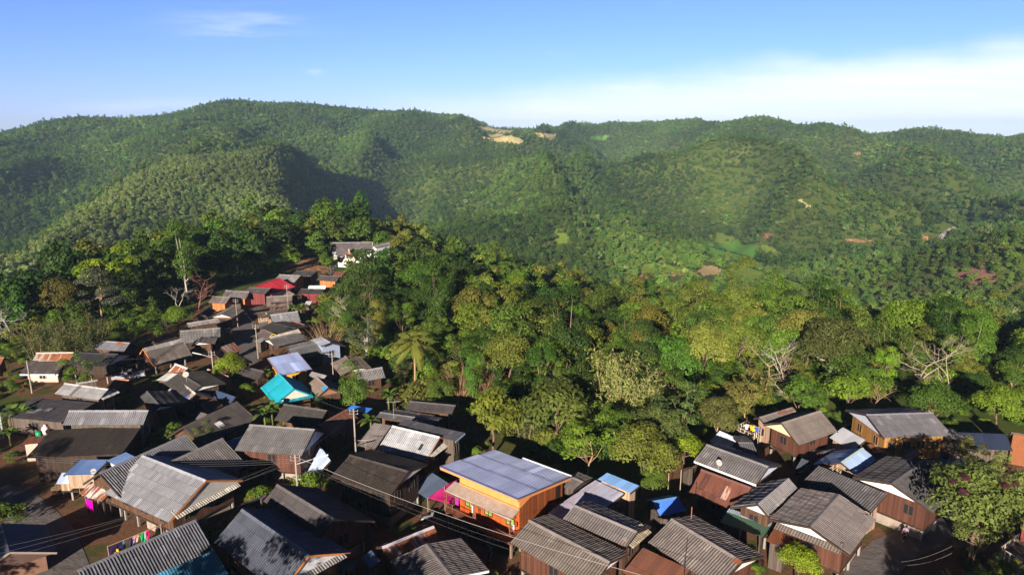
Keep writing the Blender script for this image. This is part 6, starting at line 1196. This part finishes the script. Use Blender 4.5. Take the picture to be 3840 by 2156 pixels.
cable(pt('K5', 880, 1335, 4.0), pt('K5', 1300, 1205, 4.4), .3, 'cable over the road into the flowering tree', .009); cable(pt('K5', 930, 1362, 3.8), pt('K5', 1300, 1262, 4.2), .3, 'second cable over the road into the flowering tree', .009); cable(pt('K5', 1130, 520, 5.0), pt('K5', 1900, 560, 5.5), .5, 'cable passing behind the flowering tree', .009)
# lattice mast at the picture edge
def mast():
    p = at(*px('K1', 25, 320), 0); h = 17; rt = empty('lattice_mast', (p.x, p.y, 0)); tag(rt, 'white steel lattice mast at the picture edge among bananas', 'mast'); w = .42; c = [(-w/2, -w/2), (w/2, -w/2), (0, w/2)]
    for a in c: MB().tube([(a[0], a[1], -.3), (a[0], a[1], h)], .03, 5).build('leg', M['gloss'], rt, (.7, .7, .72))
    m = MB(); k = 34
    for i in range(k):
        for j in range(3): a, b = c[j], c[(j+1) % 3]; m.bar((a[0], a[1], i*h/k), (b[0], b[1], (i+1)*h/k), .018)
    m.build('lattice', M['gloss'], rt, (.65, .65, .67))
mast()
def dish(k, x, y, z, label, d=.75, az=200):
    p = at(*px(k, x, y), z); rt = empty('satellite_dish', tuple(p)); tag(rt, label, 'dish'); m = MB(); n = 16
    prof = [(d/2*q, .16*d*q*q) for q in (0.02, .3, .6, .85, 1.0)]; m.lathe((0, 0, 0), prof, n); b = m.build('bowl', M['gloss'], rt, (.42, .40, .37)); b.modifiers.new('t', 'SOLIDIFY').thickness = .02; b.rotation_euler = (R(55), 0, R(az-180)); b.location = (0, 0, .5); MB().tube([(0, 0, -.6), (0, 0, .5)], .03, 6).build('mount', M['gloss'], rt, (.3, .3, .3)); MB().bar((0, 0, .45), (.05, -.42, .75), .025).build('feed_arm', M['gloss'], rt, (.3, .3, .3))
dish('K4', 868, 552, 4.7, 'small white satellite dish on the grey ribbed roof above the maroon one'); dish('M2', 572, 625, 4.9, 'satellite dish on the charcoal roof', .9); dish('K1', 778, 622, 4.1, 'beige satellite dish over the granary roof', .6)
def tv_aerial(k, x, y, z, label, h=1.5):
    p = at(*px(k, x, y), z); rt = empty('aerial', (p.x, p.y, z-h)); tag(rt, label, 'aerial'); MB().tube([(0, 0, -.6), (0, 0, h)], .025, 5).build('mast_pipe', M['gloss'], rt, (.4, .3, .25)); m = MB(); m.bar((-.9, 0, h), (.9, .3, h), .03)
    for i in range(6): m.bar((-.8+.3*i, -.35+.05*i, h), (-.8+.3*i, .35+.05*i, h), .015)
    m.build('antenna_rods', M['gloss'], rt, (.5, .45, .42))
tv_aerial('K1', 640, 628, 5.2, 'spidery aerial by the granary roof'); tv_aerial('M6', 630, 390, 6.4, 'long horizontal aerial above the stepped roofs', 2.2); tv_aerial('M6', 248, 910, 5.0, 'aerial beside the light ribbed wing', 1.4)
# barrel, sack, firewood, splints
p = pt('K1', 325, 290, 1.3); rt = empty('water_barrel', (p.x, p.y, 0)); tag(rt, 'green plastic water barrel behind the tiny rusty hut', 'barrel'); MB().lathe((0, 0, .9), [(.36, 0), (.42, .15), (.42, .75), (.36, .95)], 14).build('drum', M['gloss'], rt, (.01, .26, .10), smooth=True); MB().lathe((0, 0, 1.85), [(.3, 0), (.3, .06), (.1, .1)], 14).build('lid', M['gloss'], rt, (.01, .2, .08)); MB().box((0, 0, .4), (.9, .9, 1.0)).build('stand', M['concrete'], rt, (.3, .25, .22))
p = pt('K1', 378, 252, 1.2); g = np.random.default_rng(4); m = MB(); m.lathe((0, 0, 0), [(.3, -.5), (.48, -.2), (.5, .2), (.4, .55), (.15, .75), (.2, .9)], 12); o = m.build('sack', M['cloth'], None, (.72, .62, .60), tuple(p), True); tag(o, 'pale pink stuffed sack standing by the green barrel', 'sack'); 
p = pt('K1', 378, 252, 0); o = MB().box((0, 0, .3), (1.1, .8, 1.0)).build('crate', M['wood'], None, (.2, .14, .1), (p.x*.995, p.y*.995, -.05)); tag(o, 'wooden crate under the pale pink sack', 'crate'); o.location = (bpy.data.objects['sack'].location.x, bpy.data.objects['sack'].location.y, -.1)
p = pt('K1', 520, 745, .5); m = MB(); g = np.random.default_rng(5)
for i in range(46): a = R(35)+g.normal()*.12; q = Vector((g.normal()*.35, g.normal()*.35, .1+1.1*g.random())); d = Vector((math.cos(a), math.sin(a), g.normal()*.1))*.55; m.tube([q-d, q+d], .045, 5)
tag(m.build('firewood', M['bark'], None, (.30, .19, .12), (p.x, p.y, 0)), 'pile of split firewood leaning at the granary', 'firewood')
def splints(k, pts, z0, z1, label, n):
    q = [at(*px(k, *p), z) for p, z in zip(pts, (z0, z0, z1, z1))]; g = np.random.default_rng(n); m = MB(); c = q[0]
    for i in range(n): a = g.random(); b0 = .0+.3*g.random(); b1 = .65+.4*g.random(); u = q[0].lerp(q[1], a).lerp(q[3].lerp(q[2], a+g.normal()*.05), b0); v = q[0].lerp(q[1], a).lerp(q[3].lerp(q[2], a+g.normal()*.06), b1); m.bar(u-c+Vector((0, 0, .1+.05*g.random())), v-c+Vector((0, 0, .1+.05*g.random())), .05, .03)
    tag(m.build('bamboo_splints', M['bark'], None, (.62, .46, .30), tuple(c)), label, 'bamboo splints')
splints('K5', [(330, 608), (450, 655), (425, 725), (275, 660)], 4.05, 3.75, 'fan of pale bamboo splints drying on the dark ribbed roof', 30); splints('K5', [(300, 545), (390, 580), (375, 612), (262, 565)], 4.3, 4.15, 'smaller bundle of bamboo splints under the royal blue roof', 16)
# ---------------------------------------------------------------- laundry
def garment(name, label, cat, p, yaw, outline, col, wave=.04, nz=14, thick=.015):
    """a hanging cloth: outline gives half widths (left, right) from top to hem"""
    V, Fc = [], []; nx = 9; zs = [q[0] for q in outline]
    for i in range(nz+1):
        z = zs[0]+(zs[-1]-zs[0])*i/nz; a = np.interp(-z, [-q for q in zs], [q[1] for q in outline]); b = np.interp(-z, [-q for q in zs], [q[2] for q in outline])
        for j in range(nx): s = j/(nx-1); V.append((a+(b-a)*s, wave*math.sin(s*9+i*.35)*(i/nz+.2), z))
    for i in range(nz):
        for j in range(nx-1): n = i*nx+j; Fc.append((n, n+nx, n+nx+1, n+1))
    me = bpy.data.meshes.new(name); me.from_pydata(V, [], Fc); me.materials.append(M['cloth']); me.polygons.foreach_set('use_smooth', np.full(len(Fc), True)); me.update(); o = link(name, me, None, col, tuple(p)); o.rotation_euler[2] = yaw; o.modifiers.new('t', 'SOLIDIFY').thickness = thick; tag(o, label, cat)
SHIRT = [(0, -.22, .22), (-.05, -.42, .42), (-.22, -.44, .44), (-.27, -.27, .27), (-.75, -.26, .26)]; RECT = lambda w, h: [(0, -w/2, w/2), (-h, -w/2*1.05, w/2*.97)]
LA, LB = pt('Q', 190, 950, 2.1), pt('Q', 1790, 300, 2.1); d = (LB-LA); yaw = math.atan2(d.y, d.x)
rt = empty('clothes_pole', (LA.x, LA.y, 0)); tag(rt, 'bamboo clothes pole on an upright beside the dark ribbed ridge', 'clothes pole'); MB().tube([Vector((0, 0, 2.1)), LB-LA+Vector((0, 0, 2.1))], .035, 6).build('rail', M['bark'], rt, (.50, .28, .14)); MB().tube([(0, 0, -.3), (0, 0, 2.2)], .045, 6).build('upright', M['bark'], rt, (.3, .22, .16)); MB().tube([(LB-LA)+Vector((0, 0, -.3)), (LB-LA)+Vector((0, 0, 2.2))], .045, 6).build('upright', M['bark'], rt, (.3, .22, .16))
def on(s): q = LA.lerp(LB, s); return Vector((q.x, q.y, 2.06))
for (s, nm, lab, ct, ol, c) in ((.16, 'sheet', 'dark indigo sheet at the upright end of the clothes pole', 'sheet', RECT(1.5, .9), (.03, .02, .07)), (.29, 'towel', 'tiny turquoise cloth on the clothes pole', 'cloth', RECT(.2, .4), (.05, .35, .5)), (.43, 'trousers', 'navy trousers on the clothes pole', 'trousers', [(0, -.2, .2), (-1.15, -.26, .24)], (.03, .03, .10)), (.51, 'shirt', 'pale pink shirt on the clothes pole', 'shirt', SHIRT, (.55, .36, .34)), (.655, 'shirt', 'bright green shirt on the clothes pole', 'shirt', [(0, -.2, .2), (-.3, -.3, .3), (-1.1, -.22, .2)], (.01, .36, .10)), (.70, 'towel', 'white and violet striped cloth on the clothes pole', 'cloth', RECT(.25, 1.1), (.5, .42, .6)), (.735, 'skirt', 'hot pink cloth on the clothes pole', 'skirt', RECT(.4, .9), (.6, .01, .16))): garment(nm, lab, ct, on(s), yaw, ol, c)
p = pt('K1', 706, 812, 2.3); q = pt('K1', 762, 838, 2.3); garment('sheet', 'magenta cloth hung between the white posts of the tin lean-to', 'sheet', (p+q)/2, math.atan2(q.y-p.y, q.x-p.x), RECT((q-p).length, 1.15), (.62, .0, .34))
for i, (x, c, lab) in enumerate(((1105, (.55, .5, .5), 'white'), (1150, (.6, .35, .03), 'orange'), (1165, (.55, .5, .02), 'yellow'), (1190, (.06, .08, .4), 'blue'))):
    garment('shirt', '%s shirt drying over the railed deck' % lab, 'shirt', pt('K4', x, 200+8*i, 3.6), .3, SHIRT, c)
rt_ = empty('clothes_pole', tuple(pt('K4', 1095, 205, 0))); a_ = pt('K4', 1095, 196, 3.65); b_ = pt('K4', 1205, 226, 3.65); rt_.location = (a_.x, a_.y, 0); tag(rt_, 'thin drying pole over the railed deck', 'clothes pole'); MB().tube([(0, 0, 3.65), (b_.x-a_.x, b_.y-a_.y, 3.65)], .03, 5).build('rail', M['bark'], rt_, (.4, .3, .2)); MB().tube([(0, 0, 0), (0, 0, 3.7)], .035, 5).build('upright', M['bark'], rt_, (.4, .3, .2)); MB().tube([(b_.x-a_.x, b_.y-a_.y, 0), (b_.x-a_.x, b_.y-a_.y, 3.7)], .035, 5).build('upright', M['bark'], rt_, (.4, .3, .2))
# ---------------------------------------------------------------- people
def skin_mesh(name, vs, es, rs, m, root=0, sub=2):
    me = bpy.data.meshes.new(name); me.from_pydata(vs, es, []); o = bpy.data.objects.new(name, me); COL.objects.link(o); me.materials.append(m)
    md = o.modifiers.new('skin', 'SKIN'); md.use_smooth_shade = True
    for i, r in enumerate(rs): v = me.skin_vertices[0].data[i]; v.radius = r if hasattr(r, '__len__') else (r, r); v.use_root = (i == root)
    o.modifiers.new('sub', 'SUBSURF').levels = sub; o.modifiers['sub'].render_levels = sub
    dg = bpy.context.evaluated_depsgraph_get(); me2 = bpy.data.meshes.new_from_object(o.evaluated_get(dg)); me2.materials.clear(); me2.materials.append(m); bpy.data.objects.remove(o); me2.name = name; return me2
def person(loc, rz, label, shirt, trousers, stride=.0, arms='down'):
    rt = empty('person', loc, rz); tag(rt, label, 'person'); s = stride
    hip, kn, an = .90, .48, .08
    if arms == 'folded': Ar = [(.19, 0, 1.36), (.25, -.03, 1.10), (.02, -.24, 1.10), (-.07, -.25, 1.11)]; Al = [(-.19, 0, 1.36), (-.25, -.03, 1.10), (-.02, -.22, 1.15), (.07, -.24, 1.16)]
    else: Ar = [(.19, 0, 1.36), (.23, .10*s*2, 1.10), (.22, .02-.2*s, .86), (.22, -.02-.26*s, .78)]; Al = [(-.19, 0, 1.36), (-.23, -.10*s*2, 1.10), (-.22, -.2*s-.05, .86), (-.22, -.26*s-.08, .79)]
    Lr = [(.10, 0, .86), (.10, -.28*s, kn), (.10, -.42*s, an), (.10, -.42*s-.15, .04)]; Ll = [(-.10, 0, .86), (-.10, .22*s, kn), (-.10, .5*s, an+.03*s), (-.10, .5*s-.15, .04)]
    tor = [(0, 0, .93), (0, 0, 1.10), (0, .01, 1.30), (0, .0, 1.42), (0, -.01, 1.50), (0, -.03, 1.60), (0, -.03, 1.68)]
    vs = list(tor); rs = [(.15, .11), (.135, .10), (.16, .11), (.11, .08), (.055, .055), (.085, .10), (.075, .085)]; es = [(i, i+1) for i in range(6)]
    for pts, r, j in ((Ar, (.055, .045, .035, .03), 2), (Al, (.055, .045, .035, .03), 2), (Lr, (.085, .06, .042, .035), 0), (Ll, (.085, .06, .042, .035), 0)):
        n = len(vs); vs += pts; rs += list(r); es += [(j, n)]+[(n+i, n+i+1) for i in range(len(pts)-1)]
    body = link('body', skin_mesh('body', vs, es, rs, M['skin']), rt, (.36, .19, .12))
    k = 1.16; n = 4; v2 = tor[:4]; r2 = [(.18, .135), (.165, .125), (.185, .135), (.12, .09)]; e2 = [(0, 1), (1, 2), (2, 3)]
    for pts in (Ar, Al): m = Vector(pts[0]).lerp(Vector(pts[1]), .85); n = len(v2); v2 = list(v2)+[pts[0], tuple(m)]; r2 += [.08, .066]; e2 += [(2, n), (n, n+1)]
    link('shirt', skin_mesh('shirt', v2, e2, r2, M['cloth']), rt, shirt)
    v3 = [(0, 0, .95), (0, 0, .9)]; r3 = [(.165, .125), (.165, .13)]; e3 = [(0, 1)]
    for pts in (Lr, Ll): n = len(v3); v3 += pts[:3]; r3 += [.105, .078, .062]; e3 += [(1, n), (n, n+1), (n+1, n+2)]
    link('trousers', skin_mesh('trousers', v3, e3, r3, M['cloth']), rt, trousers)
    m = MB(); m.lathe((0, .0, 1.62), [(.10, -.08), (.118, 0), (.115, .08), (.08, .135), (.02, .155)], 12); link('hair', m.mesh('hair', M['cloth'], True), rt, (.012, .01, .01))
    m = MB(); m.tube([(0, -.115, 1.64), (0, -.145, 1.615), (0, -.12, 1.60)], [.012, .018, .012], 6); link('nose', m.mesh('nose', M['skin'], True), body, (.36, .19, .12))
    for q in (-.032, .032): link('eye', MB().lathe((q, -.118, 1.645), [(.004, -.012), (.014, 0), (.004, .012)], 8).mesh('eye', M['gloss'], True), body, (.03, .02, .02))
    link('mouth', MB().box((0, -.112, 1.57), (.045, .015, .012)).mesh('mouth', M['skin']), body, (.25, .08, .07))
    for sg, arm in ((1, Ar), (-1, Al)):
        w, h = Vector(arm[2]), Vector(arm[3]); d = (h-w).normalized(); sd = d.cross(Vector((0, 1, 0)) if abs(d.y) < .8 else Vector((1, 0, 0))).normalized(); m = MB()
        m.tube([w, h, h+d*.03], [.03, .038, .034], 8)
        for i, ln in enumerate((.065, .075, .07, .055)): o = sd*(-.028+.019*i); cv = d.cross(sd)*.02; m.tube([h+d*.02+o, h+d*(.03+ln*.5)+o, h+d*(.03+ln)+o+cv], [.009, .0065, .007], 6)
        m.tube([w+d*.02+sd*.03, w+d*.05+sd*.06, w+d*.08+sd*.07], [.011, .010, .006], 6); link('hand', m.mesh('hand', M['skin'], True), body, (.36, .19, .12))
    link('shoe', MB().box((.10, -.42*s-.08, .03), (.09, .24, .08)).mesh('shoe', M['cloth']), rt, (.02, .02, .02)); link('shoe', MB().box((-.10, .5*s-.08, .03), (.09, .24, .08)).mesh('shoe', M['cloth']), rt, (.02, .02, .02))
p = pt('P5', 2255, 905, 1.45); person((p.x, p.y, 0), R(-20), 'person in a yellow shirt with folded arms beside the laundry', (.52, .38, .01), (.04, .04, .06), 0, 'folded')
p = pt('K5', 908, 1158, 0); person((p.x, p.y, 0), R(-75), 'person in a lilac shirt walking along the dark road', (.42, .28, .55), (.015, .015, .02), .7)
# ---------------------------------------------------------------- vehicles
def pickup(p, rz, label, col):
    rt = empty('pickup_truck', (p.x, p.y, 0), rz); tag(rt, label, 'pickup truck'); m = MB()
    prof = [(-2.5, .5), (-2.5, 1.0), (-2.35, 1.05), (.0, 1.05), (.0, 1.0), (2.3, .98), (2.5, .85), (2.55, .5)]
    m.box((1.3, 0, .73), (2.4, 1.7, .48)); m.box((-1.25, -.8, .8), (2.5, .1, .6)); m.box((-1.25, .8, .8), (2.5, .1, .6)); m.box((-2.45, 0, .8), (.1, 1.5, .6)); m.box((-1.25, 0, .55), (2.3, 1.5, .1)); m.build('body', M['gloss'], rt, col)
    m = MB(); a = [(.95, -.8, .97), (.95, .8, .97), (-.1, .8, .97), (-.1, -.8, .97)]; b = [(.55, -.66, 1.62), (.55, .66, 1.62), (-.02, .68, 1.62), (-.02, -.68, 1.62)]; m.quad(*b)
    for i in range(4): m.quad(a[i], a[(i+1) % 4], b[(i+1) % 4], b[i])
    m.quad(*a[::-1]); cb = m.build('cab', M['gloss'], rt, col)
    MB().quad((.94, -.68, 1.02), (.94, .68, 1.02), (.60, .60, 1.57), (.60, -.60, 1.57)).build('windscreen', M['glass'], cb, (.02, .025, .03)); MB().quad((-.115, .6, 1.08), (-.115, -.6, 1.08), (-.05, -.58, 1.55), (-.05, .58, 1.55)).build('rear_window', M['glass'], cb, (.02, .025, .03))
    for s in (-1, 1):
        MB().quad((.8, s*.80, 1.06), (0, s*.80, 1.06), (.05, s*.70, 1.54), (.52, s*.69, 1.54)).build('side_window', M['glass'], cb, (.02, .025, .03)); MB().box((2.5, s*.62, .78), (.06, .3, .16)).build('headlight', M['gloss'], rt, (.7, .7, .7)); MB().box((-2.51, s*.72, .8), (.04, .16, .3)).build('tail_light', M['gloss'], rt, (.4, .02, .02))
        for x in (-1.6, 1.55):
            w = MB().tube([(x, s*.66, .34), (x, s*.88, .34)], .34, 16).build('wheel', M['cloth'], rt, (.015, .015, .015)); MB().tube([(x, s*.87, .34), (x, s*.895, .34)], .2, 12).build('rim', M['gloss'], w, (.45, .45, .47))
    MB().box((2.58, 0, .5), (.12, 1.7, .2)).build('bumper', M['gloss'], rt, (.2, .2, .2))
pickup(pt('M1', 1290, 612, .6), R(25), 'pale pickup truck parked in the dark yard', (.35, .36, .42)); pickup(pt('K5', 1270, 505, .6), R(-28), 'blue pickup truck parked beside the biggest roof', (.05, .10, .28))
def motorbike(p, rz, label, col):
    rt = empty('motorcycle', (p.x, p.y, 0), rz); tag(rt, label, 'motorcycle')
    for x in (-.6, .62): w = MB().tube([(x, -.05, .29), (x, .05, .29)], .29, 16).build('wheel', M['cloth'], rt, (.015, .015, .015)); MB().tube([(x, -.055, .29), (x, .055, .29)], .18, 12).build('rim', M['gloss'], w, (.4, .4, .4))
    m = MB(); m.bar((-.5, 0, .55), (.45, 0, .5), .2, .28); m.bar((.42, 0, .45), (.58, 0, 1.0), .18, .22); m.box((.05, 0, .4), (.5, .2, .25)); m.build('body', M['gloss'], rt, col); MB().box((-.3, 0, .76), (.75, .24, .1)).build('seat', M['cloth'], rt, (.02, .02, .02)); m = MB(); m.bar((.52, -.33, 1.03), (.52, .33, 1.03), .04); m.bar((.6, 0, .3), (.5, 0, 1.0), .06); m.build('handlebar', M['gloss'], rt, (.05, .05, .05)); MB().lathe((.66, 0, .86), [(.02, 0), (.09, .02), (.09, .1), (.03, .14)], 10).build('headlight', M['gloss'], rt, (.6, .6, .6))
motorbike(pt('K2', 1842, 1080, .5), R(70), 'blue motorcycle parked under the orange house', (.04, .12, .4)); motorbike(pt('K2', 1552, 962, .5), R(20), 'motorcycle with a grey cover by the slate canopy', (.16, .17, .19)); motorbike(pt('K3', 612, 1280, .5), R(80), 'dark motorcycle with a blue tank below the cables', (.03, .09, .25))
# ---------------------------------------------------------------- tall trees just outside the view that shade the nearest roofs
for i, (x_, y_, h_, kd) in enumerate(((-33, 33, 14, 'round'), (-27, 30, 12, 'tall'), (-21, 29, 14.5, 'round'), (-17, 26, 15.5, 'round'), (-55, 42, 11, 'round'), (-72, 50, 12, 'round'), (-67, 46, 12, 'tall'), (-80, 58, 12, 'round'), (-88, 66, 13, 'round'), (-30, 27, 14, 'round'), (-24, 25, 14.5, 'round'), (33, 33, 13, 'round'), (41, 37, 12, 'tall'))): plant('shade_tree', 'tree', 'tall tree just outside the edge of the picture that shades the lane', (x_, y_, 0), [('crown', CROWN[kd, i % 3], GRN['mid']), ('trunk', TRUNK[kd, i % 3], BARKC['brown'])], h_/11.5, group='tall trees just outside the edge of the picture')
# ---------------------------------------------------------------- air
def haze():
    m, nt, o = newmat('air'); t = NT(nt); v = t.n('ShaderNodeVolumePrincipled'); v.inputs['Color'].default_value = (.50, .74, 1.0, 1); v.inputs['Density'].default_value = HAZE; v.inputs['Anisotropy'].default_value = .0; nt.links.new(v.outputs[0], o.inputs['Volume'])
    lo = min(float(ZF.min()), -400)-1; hi = max(float(Z.max()), CAMZ)+25; b = MB().box((0, 0, (lo+hi)/2), (13000, 13000, hi-lo)); ob = b.build('haze', m); tag(ob, 'thin blue air between the village and the mountains', 'haze', kind='stuff'); ob.display_type = 'WIRE'
HAZE = .00010
haze()
